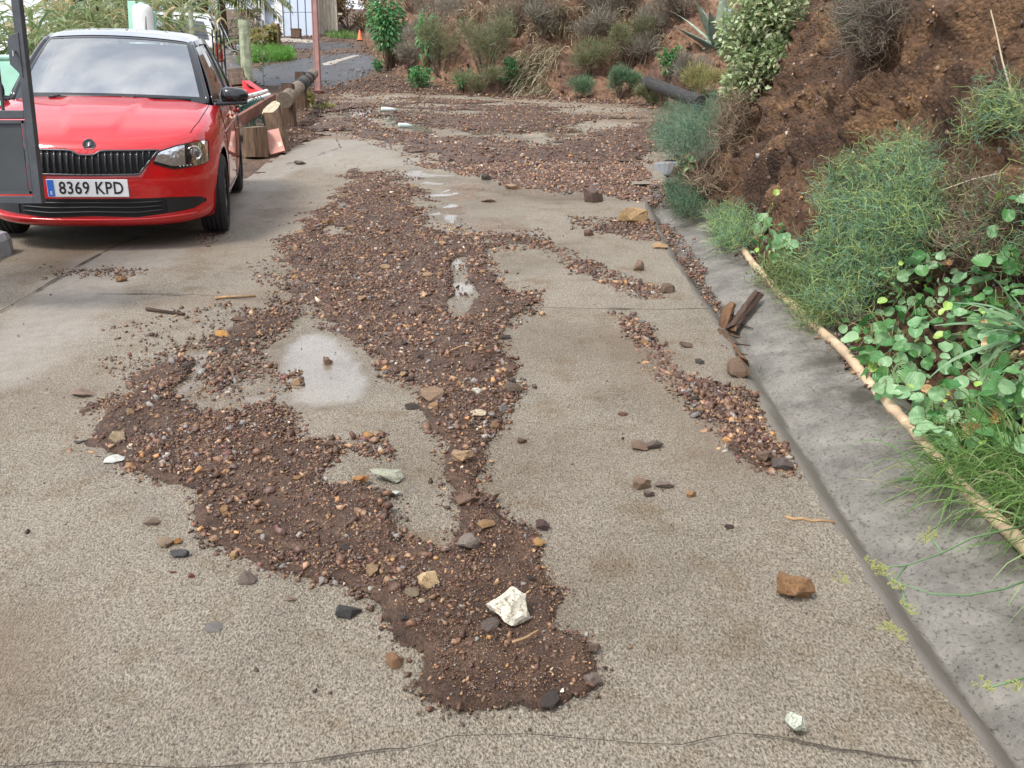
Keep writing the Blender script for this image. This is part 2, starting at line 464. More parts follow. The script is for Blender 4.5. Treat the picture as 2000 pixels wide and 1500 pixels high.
# ---- the hillside as one sheet out to the horizon
def axis(*segs):
    out = []
    for a, b_, st in segs: out.append(np.arange(a, b_, st))
    out.append([segs[-1][1]]); return np.concatenate(out)
gx = axis((-900, -120, 60), (-120, -30, 10), (-30, -9, 1.0), (-9, 5, 0.25), (5, 30, 1.0), (30, 120, 10), (120, 900, 60))
gy = axis((-200, -20, 20), (-20, -2, 2), (-2, 26, 0.25), (26, 60, 0.5), (60, 120, 5), (120, 900, 60))
X, Y = np.meshgrid(gx, gy, indexing='ij')
Z = gz(X, Y) - 0.03 + 0.02 * fbm(X * 1.5, Y * 1.5, 0, 3, 4)
Z = Z - 0.10 * sstep(0.9, 1.3, X) * (Y < 11)                    # sinks under the gutter
ground = mesh_obj('ground', np.stack([X, Y, Z], -1).reshape(-1, 3), grid_faces(len(gx), len(gy)), M_GROUND, smooth=True)
tag(ground, kind='structure')

# ---- gutter line
def xg(y):
    y = np.asarray(y, float)
    return 1.045 + 0.0085 * (y - 1.7) + 0.0036 * np.maximum(0, y - 1.7) ** 2 * 0.75 + 0.012 * np.sin(y * 1.7)

# ---- pixels outlines of wet films and smooth concrete, carried to the lane
WET_PX = [([(560, 650), (640, 640), (700, 690), (750, 745), (690, 790), (610, 800), (545, 770), (520, 720)], 0.61),
          ([(450, 660), (540, 610), (600, 600), (585, 635), (500, 680), (440, 700)], 0.58),
          ([(350, 690), (430, 690), (450, 740), (390, 790), (290, 800), (270, 750)], 0.55),
          ([(430, 780), (520, 760), (560, 800), (480, 820)], 0.57),
          ([(845, 375), (900, 350), (960, 372), (930, 410), (880, 440), (850, 420)], 0.63),
          ([(900, 420), (1010, 425), (1040, 455), (960, 475), (910, 470)], 0.58),
          ([(870, 500), (915, 495), (930, 600), (880, 620)], 0.6),
          ([(610, 205), (700, 200), (790, 220), (830, 240), (720, 232), (640, 225)], 0.72),
          ([(760, 225), (870, 235), (830, 262), (770, 250)], 0.6),
          ([(850, 225), (1020, 240), (1040, 275), (930, 262), (860, 245)], 0.5),
          ([(1040, 235), (1130, 250), (1140, 270), (1080, 275)], 0.62),
          ([(180, 890), (330, 990), (360, 1075), (430, 1110), (330, 1060), (160, 920)], 0.42),
          ([(800, 330), (1000, 360), (1180, 385), (1180, 395), (980, 385), (800, 350)], 0.5)]
WET = [(Gv(p)[:, :2], w) for p, w in WET_PX]
SMOOTH_PX = [([(-700, 640), (0, 640), (110, 545), (215, 485), (440, 465), (480, 335), (560, 300), (655, 262), (700, 290), (560, 340), (520, 400), (430, 470), (250, 560), (120, 700), (-60, 800), (-700, 800)], 0.95),
             ([(650, 262), (760, 292), (840, 322), (700, 330), (600, 330)], 0.6)]
SMOOTH = [(Gv(p)[:, :2], w) for p, w in SMOOTH_PX]
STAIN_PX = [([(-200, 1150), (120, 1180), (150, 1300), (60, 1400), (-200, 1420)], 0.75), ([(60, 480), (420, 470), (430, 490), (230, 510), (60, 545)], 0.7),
            ([(1150, 640), (1250, 650), (1400, 790), (1490, 930), (1380, 920), (1270, 800)], 0.45), ([(520, 560), (600, 560), (600, 600), (330, 590)], 0.6),
            ([(480, 335), (640, 268), (640, 290), (520, 340)], 0.75), ([(760, 1030), (850, 1080), (830, 1130), (700, 1110)], 0.5)]
STAIN = [(Gv(p)[:, :2], w) for p, w in STAIN_PX]

# ---- concrete lane
ROAD_POLY = np.array([(-9.0, -1.5), (1.6, -1.5), (1.6, 9.6), (1.75, 10.6), (2.5, 13.0), (3.3, 15.5), (3.6, 17.5), (2.75, 20.2), (1.2, 21.4), (-0.6, 22.3), (-2.6, 23.1), (-4.2, 23.6), (-4.3, 21), (-3.6, 17), (-2.95, 14.2), (-3.0, 12.2), (-3.15, 10.6), (-7.4, 9.9), (-9, 6)])
rx = axis((-9, -5, 0.2), (-5, 1.0, 0.06), (1.0, 3.8, 0.1)); ry = axis((-1.5, 1.4, 0.15), (1.4, 11, 0.065), (11, 24, 0.12))
X, Y = np.meshgrid(rx, ry, indexing='ij')
edge = xg(Y)
Xc = np.where(Y < 9.4, np.minimum(X, edge + 0.012 * fbm(X * 0, Y * 9, 0, 5, 3)), X)
Z = gz(Xc, Y) + 0.006 * fbm(Xc * 2.2, Y * 2.2, 0, 11, 3) + 0.004
wet = np.zeros_like(X); smo = np.zeros_like(X); sta = np.zeros_like(X)
wob = 0.10 * fbm(X * 3.5, Y * 3.5, 0, 21, 4)
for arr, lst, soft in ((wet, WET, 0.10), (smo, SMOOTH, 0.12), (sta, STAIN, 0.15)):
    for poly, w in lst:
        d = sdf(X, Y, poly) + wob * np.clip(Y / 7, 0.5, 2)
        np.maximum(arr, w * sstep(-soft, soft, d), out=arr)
Z = Z - 0.004 * wet
sta += 0.18 * sstep(0.1, 0.9, fbm(X * 0.8, Y * 0.8, 0, 31, 5))
sta += 0.95 * (Y > 13.5) * sstep(-0.2, 0.6, fbm(X * 0.9, Y * 0.9, 0, 33, 4))
wet += 0.34 * (Y > 13.5) * sstep(0.0, 0.8, fbm(X * 1.1, Y * 1.1, 0, 35, 4))
F = grid_faces(len(rx), len(ry))
cxv = Xc.ravel()[F].mean(1); cyv = Y.ravel()[F].mean(1)
span = Xc.ravel()[F].max(1) - Xc.ravel()[F].min(1)
keep = (sdf(cxv, cyv, ROAD_POLY) + 0.12 * fbm(cxv * 3, cyv * 3, 0, 41, 3) * (cyv > 9.5) > 0) & (span > 1e-4)
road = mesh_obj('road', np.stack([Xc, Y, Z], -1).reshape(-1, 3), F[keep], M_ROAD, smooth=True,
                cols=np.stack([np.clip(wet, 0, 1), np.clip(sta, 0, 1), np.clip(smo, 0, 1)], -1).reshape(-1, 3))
tag(road, kind='structure')

# ---- cracks and joints of the slabs, packed with dark grit
M_GRIT = mat_plain('joint_grit', (0.075, 0.058, 0.043), 0.85, var=0.4, scale=60, bump=0.6, bscale=120)
def ribbon(name, pts, w, parent, mat, lift=0.006, seed=0, jitter=0.02, step=0.03):
    P = []
    for a, b_ in zip(pts[:-1], pts[1:]):
        a, b_ = np.array(a[:2]), np.array(b_[:2]); n = max(2, int(np.linalg.norm(b_ - a) / step))
        for k in range(n): P.append(a + (b_ - a) * k / n)
    P.append(np.array(pts[-1][:2])); P = np.array(P)
    s = np.arange(len(P)) * step
    d = np.gradient(P, axis=0); d /= np.linalg.norm(d, axis=1)[:, None] + 1e-9
    nrm = np.stack([-d[:, 1], d[:, 0]], 1)
    P = P + nrm * (jitter * fbm(s * 2.2, s * 0 + seed, 0, 51 + seed, 4))[:, None]
    wl_ = w * np.clip(0.30 + 1.3 * fbm(s * 9, s * 0 + 3, 0, 61 + seed, 3), 0.05, 1.0)
    A, B = P + nrm * wl_[:, None] / 2, P - nrm * wl_[:, None] / 2
    V = np.concatenate([np.stack([q[:, 0], q[:, 1], gz(q[:, 0], q[:, 1]) + lift], 1) for q in (A, P, B)])
    V[len(P):2 * len(P), 2] -= 0.0015
    n = len(P); f = []
    for k in range(n - 1):
        f.append((k, k + 1, n + k + 1, n + k)); f.append((n + k, n + k + 1, 2 * n + k + 1, 2 * n + k))
    return mesh_obj(name, V, np.array(f), mat, parent)
ribbon('joint', [G(-60, 640), G(0, 612), G(120, 543), G(216, 488), G(300, 455)], 0.02, road, M_GRIT, 0.013, 1, 0.008)
ribbon('joint', [G(1050, 604), G(1180, 606), G(1290, 608), G(1385, 607)], 0.014, road, M_GRIT, 0.012, 2, 0.010)
ribbon('joint', [G(190, 577), G(330, 577), G(470, 583), G(600, 596)], 0.012, road, M_GRIT, 0.012, 3, 0.012)
ribbon('crack', [G(-40, 1488), G(40, 1496), G(380, 1500), G(520, 1480), G(700, 1462), G(790, 1452), G(870, 1432), G(960, 1437), G(1080, 1438), G(1200, 1444), G(1330, 1458), G(1440, 1444), G(1530, 1456), G(1640, 1482), G(1800, 1490)], 0.0055, road, M_GRIT, 0.0095, 4, 0.030, 0.010)
ribbon('crack', [G(655, 262), G(664, 290), G(600, 312), G(560, 322)], 0.016, road, M_GRIT, 0.015, 5, 0.02)

# ---- gutter: mortar fillet down to the channel, then the sloping apron
def gutter_mesh():
    ys = np.arange(-1.2, 9.75, 0.025)
    offs = np.array([-0.02, 0.005, 0.03, 0.06, 0.085, 0.10, 0.115, 0.13, 0.145, 0.17, 0.22, 0.27, 0.32, 0.37, 0.42, 0.46, 0.50, 0.56, 0.64])
    hts = np.array([-0.012, 0.002, -0.008, -0.032, -0.058, -0.072, -0.080, -0.078, -0.052, -0.042, -0.030, -0.018, -0.006, 0.006, 0.017, 0.026, 0.032, 0.028, 0.0])
    O, Yv = np.meshgrid(offs, ys, indexing='ij'); H = np.repeat(hts[:, None], len(ys), 1)
    wig = 0.010 * fbm(Yv * 4 + O * 3, O * 5, 0, 71, 4)
    Xv = xg(Yv) + O + wig * (O > 0.0)
    Zv = gz(Xv * 0 + 1.2, Yv) + H + 0.005 * fbm(Xv * 5, Yv * 5, 0, 73, 4) * (O > 0.02) + 0.004 * fbm(Xv * 30, Yv * 30, 0, 74, 4) * (O > 0.1)
    for yj, sl in ((1.95, 0.25), (2.62, 0.5), (3.35, 0.4), (4.42, 0.5), (5.3, 0.45), (6.5, 0.4), (7.8, 0.4)):
        d = np.abs(Yv - (yj - sl * (O - 0.15)) - 0.015 * fbm(O * 8, Yv * 0, 0, 75, 3))
        Zv = Zv - 0.016 * np.exp(-(d / 0.022) ** 2) * (O > 0.10)
    # attribute: water trickle along the bottom
    w = np.clip(1.1 * np.exp(-((O - 0.145) / 0.035) ** 2) * (0.55 + 0.5 * fbm(Yv * 5, O * 9, 0, 77, 3)), 0, 1)
    dirt = np.clip(sstep(0.24, 0.48, O + 0.15 * fbm(Yv * 3, O * 6, 0, 78, 4)) * 0.95 + 0.5 * sstep(5.5, 8.5, Yv), 0, 1)
    filt = ((O < 0.1) & (O > 0)) * 1.0
    cols = np.stack([w, dirt, filt], -1).reshape(-1, 3)
    f = grid_faces(len(offs), len(ys))
    return np.stack([Xv, Yv, Zv], -1).reshape(-1, 3), f, cols

def gutter_material():
    m, nt, b = _bsdf('gutter_concrete'); N, L = nt.nodes, nt.links
    tc = N.new('ShaderNodeTexCoord')
    def noise(s, d=6, r=0.65):
        n = N.new('ShaderNodeTexNoise'); n.inputs['Scale'].default_value = s; n.inputs['Detail'].default_value = d; n.inputs['Roughness'].default_value = r
        L.new(tc.outputs['Object'], n.inputs['Vector']); return n
    at = N.new('ShaderNodeVertexColor'); at.layer_name = 'Col'
    sp = N.new('ShaderNodeSeparateColor'); L.new(at.outputs['Color'], sp.inputs['Color'])
    n1, n2 = noise(5.5, 8, .7), noise(75, 6, .7)
    r = N.new('ShaderNodeValToRGB'); e = r.color_ramp.elements
    e[0].position = 0.3; e[0].color = (0.105, 0.095, 0.080, 1); e[1].position = 0.7; e[1].color = (0.265, 0.243, 0.208, 1)
    L.new(n1.outputs['Fac'], r.inputs['Fac'])
    r2 = N.new('ShaderNodeValToRGB'); e = r2.color_ramp.elements
    e[0].position = 0.36; e[0].color = (0.28, 0.26, 0.24, 1); e[1].position = 0.47; e[1].color = (1.1, 1.1, 1.1, 1)
    L.new(n2.outputs['Fac'], r2.inputs['Fac'])
    mm = N.new('ShaderNodeMix'); mm.data_type = 'RGBA'; mm.blend_type = 'MULTIPLY'; mm.inputs[0].default_value = 0.9
    L.new(r.outputs['Color'], mm.inputs[6]); L.new(r2.outputs['Color'], mm.inputs[7])
    fl = N.new('ShaderNodeMix'); fl.data_type = 'RGBA'; L.new(sp.outputs['Blue'], fl.inputs[0]); L.new(mm.outputs[2], fl.inputs[6]); fl.inputs[7].default_value = (0.165, 0.145, 0.122, 1)
    dm = N.new('ShaderNodeMath'); dm.operation = 'MULTIPLY'; n3 = noise(4.5)
    mr = N.new('ShaderNodeMapRange'); mr.inputs['From Min'].default_value = 0.4; mr.inputs['From Max'].default_value = 0.62; L.new(n3.outputs['Fac'], mr.inputs['Value'])
    L.new(mr.outputs['Result'], dm.inputs[0]); L.new(sp.outputs['Green'], dm.inputs[1])
    di = N.new('ShaderNodeMix'); di.data_type = 'RGBA'; L.new(dm.outputs[0], di.inputs[0]); L.new(fl.outputs[2], di.inputs[6]); di.inputs[7].default_value = (0.045, 0.038, 0.024, 1)
    L.new(di.outputs[2], b.inputs['Base Color'])
    rr = N.new('ShaderNodeMapRange'); rr.inputs['To Min'].default_value = 0.5; rr.inputs['To Max'].default_value = 0.07; L.new(sp.outputs['Red'], rr.inputs['Value'])
    L.new(rr.outputs['Result'], b.inputs['Roughness'])
    bp = N.new('ShaderNodeBump'); bp.inputs['Strength'].default_value = 0.55; bp.inputs['Distance'].default_value = 0.006
    ad = N.new('ShaderNodeMath'); L.new(n2.outputs['Fac'], ad.inputs[0]); L.new(noise(40).outputs['Fac'], ad.inputs[1])
    L.new(ad.outputs[0], bp.inputs['Height']); L.new(bp.outputs['Normal'], b.inputs['Normal'])
    return m
v, f, c = gutter_mesh()
gutter = mesh_obj('gutter', v, f, gutter_material(), smooth=True, cols=c)
tag(gutter, kind='structure')

# ---- near earth bank (runs along the gutter, then swings right with the lane)
def curve_pts(ctrl, step):
    c = np.array(ctrl, float); out = []
    n = len(c)
    for i in range(n - 1):
        p0, p1, p2, p3 = c[max(i - 1, 0)], c[i], c[i + 1], c[min(i + 2, n - 1)]
        m = max(2, int(np.linalg.norm(p2 - p1) / step))
        for k in range(m):
            t = k / m
            out.append(0.5 * ((2 * p1) + (-p0 + p2) * t + (2 * p0 - 5 * p1 + 4 * p2 - p3) * t * t + (-p0 + 3 * p1 - 3 * p2 + p3) * t ** 3))
    out.append(c[-1]); return np.array(out)

def cells(P, seeds, rnd):
    """index of nearest seed and distance gap to the second nearest, chunked"""
    kd = KDTree(len(seeds))
    for i, q in enumerate(seeds): kd.insert(q, i)
    kd.balance()
    r = [kd.find_n(q, 2) for q in P]
    idx = np.array([q[0][1] for q in r]); gap = np.array([q[1][2] - q[0][2] for q in r])
    return idx, gap

def bank_mesh(ctrl, step, vs_, ang_fun, seed, amp, z0=0.0, ncell=900, cellamp=0.05, below=0.3):
    B = curve_pts(ctrl, step)
    d = np.gradient(B, axis=0); d /= np.linalg.norm(d, axis=1)[:, None]
    for _ in range(30): d[1:-1] = (d[:-2] + 2 * d[1:-1] + d[2:]) / 4
    d /= np.linalg.norm(d, axis=1)[:, None]
    nrm = np.stack([d[:, 1], -d[:, 0]], 1)                       # to the right of travel = into the hill
    v = vs_; nu, nv = len(B), len(v)
    s = np.arange(nu) * step
    ang = ang_fun(s[:, None] + 0 * v[None], v[None] + 0 * s[:, None])
    dv = np.diff(v, prepend=v[0])
    lat = np.cumsum(np.cos(ang) * dv[None], 1) + v[0]
    up = np.cumsum(np.sin(ang) * dv[None], 1) - below * (v[0] < 0)
    Xv = B[:, 0:1] + nrm[:, 0:1] * lat; Yv = B[:, 1:2] + nrm[:, 1:2] * lat
    Zv = gz(B[:, 0], B[:, 1])[:, None] + up + z0
    P = np.stack([Xv, Yv, Zv], -1)
    nz = np.cos(ang); nh = np.sin(ang)
    Nn = np.stack([-nrm[:, 0:1] * nh, -nrm[:, 1:2] * nh, nz], -1)
    p = P.reshape(-1, 3)
    disp = amp * (0.9 * fbm(p[:, 0] * .7, p[:, 1] * .7, p[:, 2] * .7, seed, 5, 0.55) + 0.35 * np.abs(fbm(p[:, 0] * 2.3, p[:, 1] * 2.3, p[:, 2] * 2.3, seed + 5, 4)))
    # tilted strata ledges
    lay = p[:, 2] * 2.0 + p[:, 1] * 1.3 + 0.8 * fbm(p[:, 0], p[:, 1], p[:, 2], seed + 7, 3)
    disp += amp * 0.42 * (np.abs((lay * 1.15) % 1.0 - 0.5) * 2 - .5) + amp * .16 * (((lay * 3.7) % 1.0) - .5)
    # blocky rubble
    if ncell:
        R = np.random.default_rng(seed)
        sd_ = p[R.integers(0, len(p), ncell)] + R.normal(0, 0.05, (ncell, 3))
        hgt = R.uniform(0.0, 1.0, ncell) ** 2.2
        idx, gap = cells(p + 0.03 * np.stack([fbm(p[:, 0] * 5, p[:, 1] * 5, p[:, 2] * 5, seed + 20 + k, 3) for k in range(3)], 1), sd_, R)
        disp += cellamp * hgt[idx] * sstep(0.0, 0.06, gap) * 2 - cellamp
    fade = sstep(0.0, 0.35, np.clip(v, 0, 9))[None].repeat(nu, 0).ravel() * .85 + .15
    P = p + Nn.reshape(-1, 3) * (disp * fade)[:, None]
    return P, grid_faces(nu, nv), B

BANK_BASE = [(1.46, -2.0), (1.55, 0.0), (1.57, 2.0), (1.60, 4.0), (1.66, 6.0), (1.72, 8.0), (1.66, 9.2), (1.72, 10.2), (2.15, 11.3), (2.9, 12.4), (4.0, 13.3), (5.6, 14.0), (7.5, 14.4)]
def near_ang(s, v):
    lo = rad(30) + rad(14) * np.sin(s * 0.9)
    hi = rad(56) + rad(7) * np.sin(s * 0.6 + 1.0)
    return lo + (hi - lo) * sstep(0.25, 1.0, v)
vv = np.concatenate([[-0.12], np.arange(0, 3.6, 0.028), np.arange(3.6, 7.0, 0.12)])
v, f, BANK_B = bank_mesh(BANK_BASE, 0.04, vv, near_ang, 101, 0.24, -0.02, 3000, 0.075, 0.12)
bank = mesh_obj('earth_bank', v, f, M_BANK)
tag(bank, kind='structure')
bank_bvh = BVHTree.FromPolygons([tuple(p) for p in v], [tuple(q) for q in f.tolist()])

FAR_BASE = [(-9.6, 62), (-7.6, 48), (-6.6, 41), (-5.2, 34), (-3.9, 28.6), (-2.9, 25.0), (-1.6, 23.4), (0.4, 22.6), (2.2, 21.4), (3.6, 19.9), (5.2, 18.6), (8, 17.6), (12, 17.0)]
def far_ang(s, v):
    return rad(34) + rad(20) * sstep(0.6, 2.2, v) + rad(6) * np.sin(s * 0.5)
vv = np.concatenate([[-0.3], np.arange(0, 6, 0.09), np.arange(6, 14, 0.4)])
v, f, FAR_B = bank_mesh(FAR_BASE[::-1], 0.10, vv, far_ang, 211, 0.42, -0.05, 1400, 0.10, 0.3)
far_bank = mesh_obj('far_hillside', v, f, M_FARBANK)
tag(far_bank, kind='structure')
far_bvh = BVHTree.FromPolygons([tuple(p) for p in v], [tuple(q) for q in f.tolist()])

def H(px, py):
    """first surface seen at a photograph pixel: bank, far hillside or lane"""
    d = ray(px, py); best, bd = None, 1e9
    for t in (bank_bvh, far_bvh):
        h = t.ray_cast(CAM, d)
        if h[0] is not None and h[3] < bd and h[0].z > gz1(h[0].x, h[0].y) - 0.03: best, bd = h[0], h[3]
    return best.copy() if best is not None else G(px, py)

def below(p, span=6.0):
    """the surface under a point"""
    z = gz1(p[0], p[1])
    for t in (bank_bvh, far_bvh):
        h = t.ray_cast(Vector((p[0], p[1], p[2] + span)), Vector((0, 0, -1)))
        if h[0] is not None: z = max(z, h[0].z)
    return z

# ---- wet asphalt of the lane that climbs towards the house, and the concrete strip across it
def sheet(name, poly, mat, lift, step=0.25, amp=0.015, seed=0, edge=0.15):
    p = np.array(poly)[:, :2]; x0, y0 = p.min(0) - .3; x1, y1 = p.max(0) + .3
    X, Y = np.meshgrid(np.arange(x0, x1, step), np.arange(y0, y1, step), indexing='ij')
    d = sdf(X, Y, p) + edge * fbm(X * 1.6, Y * 1.6, 0, seed, 4)
    Z = gz(X, Y) + lift + amp * fbm(X * 1.5, Y * 1.5, 0, seed + 2, 3) * 0 - 0.05 * (1 - sstep(-0.1, step * 1.5, d))
    F = grid_faces(*X.shape); k = d.ravel()[F].max(1) > 0
    o = mesh_obj(name, np.stack([X, Y, Z], -1).reshape(-1, 3), F[k], mat, smooth=True)
    return tag(o, kind='structure')
sheet('asphalt', Gv([(482, 136), (560, 118), (640, 106), (700, 103), (742, 112), (738, 135), (700, 150), (640, 168), (560, 172), (500, 160)]), M_ASPH, 0.012, 0.2, seed=5)
sheet('asphalt', Gv([(545, 88), (620, 80), (690, 84), (690, 92), (600, 96), (548, 97)]), M_ASPH, 0.012, 0.25, seed=8)
M_PALECON = mat_plain('pale_concrete', (0.36, 0.32, 0.27), 0.75, var=0.25, scale=5, bump=0.4, bscale=30)
sheet('concrete_strip', Gv([(628, 124), (690, 108), (705, 109), (690, 113), (650, 127), (628, 130)]), M_PALECON, 0.03, 0.12, seed=6, edge=0.05)
sheet('concrete_strip', Gv([(536, 74), (590, 76), (618, 79), (618, 83), (560, 80), (536, 79)]), M_PALECON, 0.03, 0.2, seed=9, edge=0.05)
# ================================================================== CARS
M_RED = mat_plain('red_paint', (0.60, 0.002, 0.007), 0.35, coat=1.0, spec=0.15)
M_ROOFP = mat_plain('grey_roof_paint', (0.34, 0.35, 0.385), 0.22, coat=1.0)
for _m in (M_RED, M_ROOFP): _m.node_tree.nodes['Principled BSDF'].inputs['Coat IOR'].default_value = 1.75
M_BLACKG = mat_plain('gloss_black', (0.012, 0.012, 0.015), 0.12, coat=0.6)
M_BLACKP = mat_plain('black_plastic', (0.018, 0.018, 0.021), 0.42, bump=0.05, bscale=200)
M_DARKIN = mat_plain('dark_recess', (0.006, 0.006, 0.007), 0.7)
M_CHROME = mat_plain('chrome', (0.75, 0.76, 0.78), 0.12, metal=1.0)
M_SILVER = mat_plain('dull_silver', (0.38, 0.39, 0.41), 0.32, metal=0.9)
M_GAP = mat_plain('panel_gap', (0.008, 0.006, 0.006), 0.8)
M_RUBBER = mat_plain('tyre_rubber', (0.022, 0.022, 0.024), 0.75, var=0.25, scale=25, bump=0.2, bscale=90)
M_RIM = mat_plain('rim', (0.12, 0.125, 0.14), 0.35, metal=0.8)
M_SEAT = mat_plain('seat_fabric', (0.045, 0.05, 0.055), 0.85)
M_PLATEW = mat_plain('plate_white', (0.78, 0.80, 0.82), 0.35)
M_PLATEB = mat_plain('plate_blue', (0.03, 0.16, 0.62), 0.35)
M_PLATEK = mat_plain('plate_black', (0.012, 0.012, 0.014), 0.4)
M_WIND = mat_glass('windscreen_glass', (0.70, 0.85, 0.80), 6.5)
M_SIDEG = mat_glass('side_glass', (0.20, 0.24, 0.23), 2.2)
M_LENS = mat_glass('lamp_glass', (0.92, 0.94, 0.95), 1.45)
M_LAMPIN = mat_plain('lamp_reflector', (0.86, 0.88, 0.90), 0.13, metal=0.9, bump=.5, bscale=22)
M_TEAL = mat_plain('teal_sticker', (0.05, 0.36, 0.36), 0.5)
M_YELLOW = mat_plain('yellow_sticker', (0.62, 0.72, 0.05), 0.5)
M_TAIL = mat_plain('tail_lamp_red', (0.55, 0.02, 0.03), 0.2, coat=0.8)

# plan outline (side, back) of the half body, nose centre to tail centre
RING = [(0.0, 0.0), (0.20, 0.010), (0.40, 0.045), (0.56, 0.115), (0.68, 0.22), (0.775, 0.38),
        (0.825, 0.60), (0.848, 0.83), (0.852, 1.10), (0.858, 1.5), (0.862, 2.0), (0.862, 2.5), (0.858, 2.95), (0.85, 3.3), (0.82, 3.62), (0.74, 3.82), (0.55, 3.94), (0.28, 3.985), (0.0, 3.99)]
KC, KM = 5, 8                # corner index, cowl index
def car_shell(zs=1.0):
    """control cage -> smooth dense body surface; returns verts, faces (local: x side, y back, z up)"""
    rows = [(.15, .14, .16), (.175, .035, .05), (.235, .012, .02), (.34, .022, .012), (.45, .0, .0), (.545, .008, .0), (.65, .03, .002)]
    n = len(RING)
    L = np.array(RING)
    d = np.gradient(L, axis=0); d /= np.linalg.norm(d, axis=1)[:, None]
    inw = np.stack([-d[:, 1], d[:, 0]], 1)                       # points into the body
    inw[0] = (0, 1); inw[-1] = (0, -1)
    side = sstep(0.15, 0.62, L[:, 1]) * (1 - sstep(3.6, 3.9, L[:, 1]))
    def topz(a): return np.interp(a, [0, .05, .115, .22, .38, .6, .83, 1.1, 1.5, 2.5, 3.3, 3.62, 3.9, 3.99], [.722, .726, .735, .752, .785, .828, .868, .905, .925, .955, .985, .995, .985, .975])
    def topin(a): return np.interp(a, [0, .2, .38, .6, .83, 1.1, 1.5, 3.3, 3.8, 3.99], [.075, .07, .052, .042, .045, .055, .055, .06, .09, .10])
    V = []; idx = {}
    def add(k, p):
        idx[k] = len(V); V.append(p)
    for r, (z, i_f, i_s) in enumerate(rows):
        for j in range(n):
            ins = i_f + (i_s - i_f) * side[j]
            zz = z if r < 5 else z + (0.09 * side[j] if r == 6 else 0.04 * side[j])
            add(('r', r, j), (L[j, 0] + inw[j, 0] * ins, L[j, 1] + inw[j, 1] * ins, zz))
    for j in range(n):
        a = L[j, 1]; ins = float(topin(a))
        add(('r', 7, j), (L[j, 0] + inw[j, 0] * ins, a + inw[j, 1] * ins, float(topz(a))))
    for s_ in ('l',): pass
    # bonnet: columns 0..KC, rows from the front edge to the cowl
    rowsb = KM - KC + 1
    for j in range(KC):
        p0 = np.array(V[idx[('r', 7, j)]])
        lc = p0[0] / 0.73 * 0.70
        p1 = np.array((lc, 1.08 + 0.10 * (lc / 0.7) ** 2, 0.962 - 0.02 * (lc / .7) ** 2))
        for q in range(1, rowsb):
            t = (0.0, 0.26, 0.60, 1.0)[q]
            zz = p0[2] + (p1[2] - p0[2]) * (1 - (1 - t) ** 1.75)
            add(('b', q, j), (p0[0] + (p1[0] - p0[0]) * t, p0[1] + (p1[1] - p0[1]) * t, zz))
    F = []
    for r in range(7):
        for j in range(n - 1):
            F.append((idx[('r', r, j)], idx[('r', r, j + 1)], idx[('r', r + 1, j + 1)], idx[('r', r + 1, j)]))
    def bp(q, j):
        if j == KC: return idx[('r', 7, KC + q)]
        return idx[('r', 7, j)] if q == 0 else idx[('b', q, j)]
    for q in range(rowsb - 1):
        for j in range(KC):
            F.append((bp(q, j), bp(q, j + 1), bp(q + 1, j + 1), bp(q + 1, j)))
    V = np.array(V); V[:, 2] *= zs
    # mirror
    m = len(V); W = V * np.array([-1, 1, 1]); mp = {}
    allv = list(map(tuple, V)); remap = []
    for i in range(m):
        if abs(V[i, 0]) < 1e-6: remap.append(i)
        else: remap.append(len(allv)); allv.append(tuple(W[i]))
    F2 = F + [tuple(remap[i] for i in f[::-1]) for f in F]
    me = bpy.data.meshes.new('shell'); me.from_pydata(allv, [], F2); me.update()
    o = bpy.data.objects.new('shell', me); COL.objects.link(o)
    sm = o.modifiers.new('s', 'SUBSURF'); sm.levels = 3; sm.render_levels = 3
    dg = bpy.context.evaluated_depsgraph_get(); ev = o.evaluated_get(dg); em = ev.to_mesh()
    vs_ = np.array([tuple(v.co) for v in em.vertices]); fs = [tuple(p.vertices) for p in em.polygons]
    ev.to_mesh_clear(); bpy.data.objects.remove(o); bpy.data.meshes.remove(me)
    # bonnet creases
    on = (vs_[:, 2] > 0.70 * zs) & (vs_[:, 1] < 1.25) & (np.abs(vs_[:, 0]) < 0.72)
    lc = 0.13 + 0.17 * np.clip(vs_[:, 1], 0, 1.1)
    k = (1 - sstep(-0.03, 0.012, np.abs(vs_[:, 0]) - lc)) * sstep(0.74, 0.79, vs_[:, 2] / zs)
    vs_[on, 2] += (0.011 * k)[on]
    return vs_, fs

WHEELS = ((0.83, 0.745), (3.29, 0.74)); WR = 0.308; ARCH = 0.345
def cut_arches(vs_, fs, zs):
    vs_ = vs_.copy()
    for a, _ in WHEELS:
        c = np.array((a, WR + 0.012))
        r = np.hypot(vs_[:, 1] - c[0], vs_[:, 2] - c[1]); side = np.abs(vs_[:, 0]) > 0.55
        ins = (r < ARCH) & side
        keep = [f for f in fs if not all(ins[i] for i in f)]
        used = set(i for f in keep for i in f)
        for i in np.nonzero(ins)[0]:
            if i in used:
                dd = np.array((vs_[i, 1], vs_[i, 2])) - c; q = np.linalg.norm(dd) + 1e-9
                vs_[i, 1:] = c + dd / q * ARCH
        fs = keep
    return vs_, fs

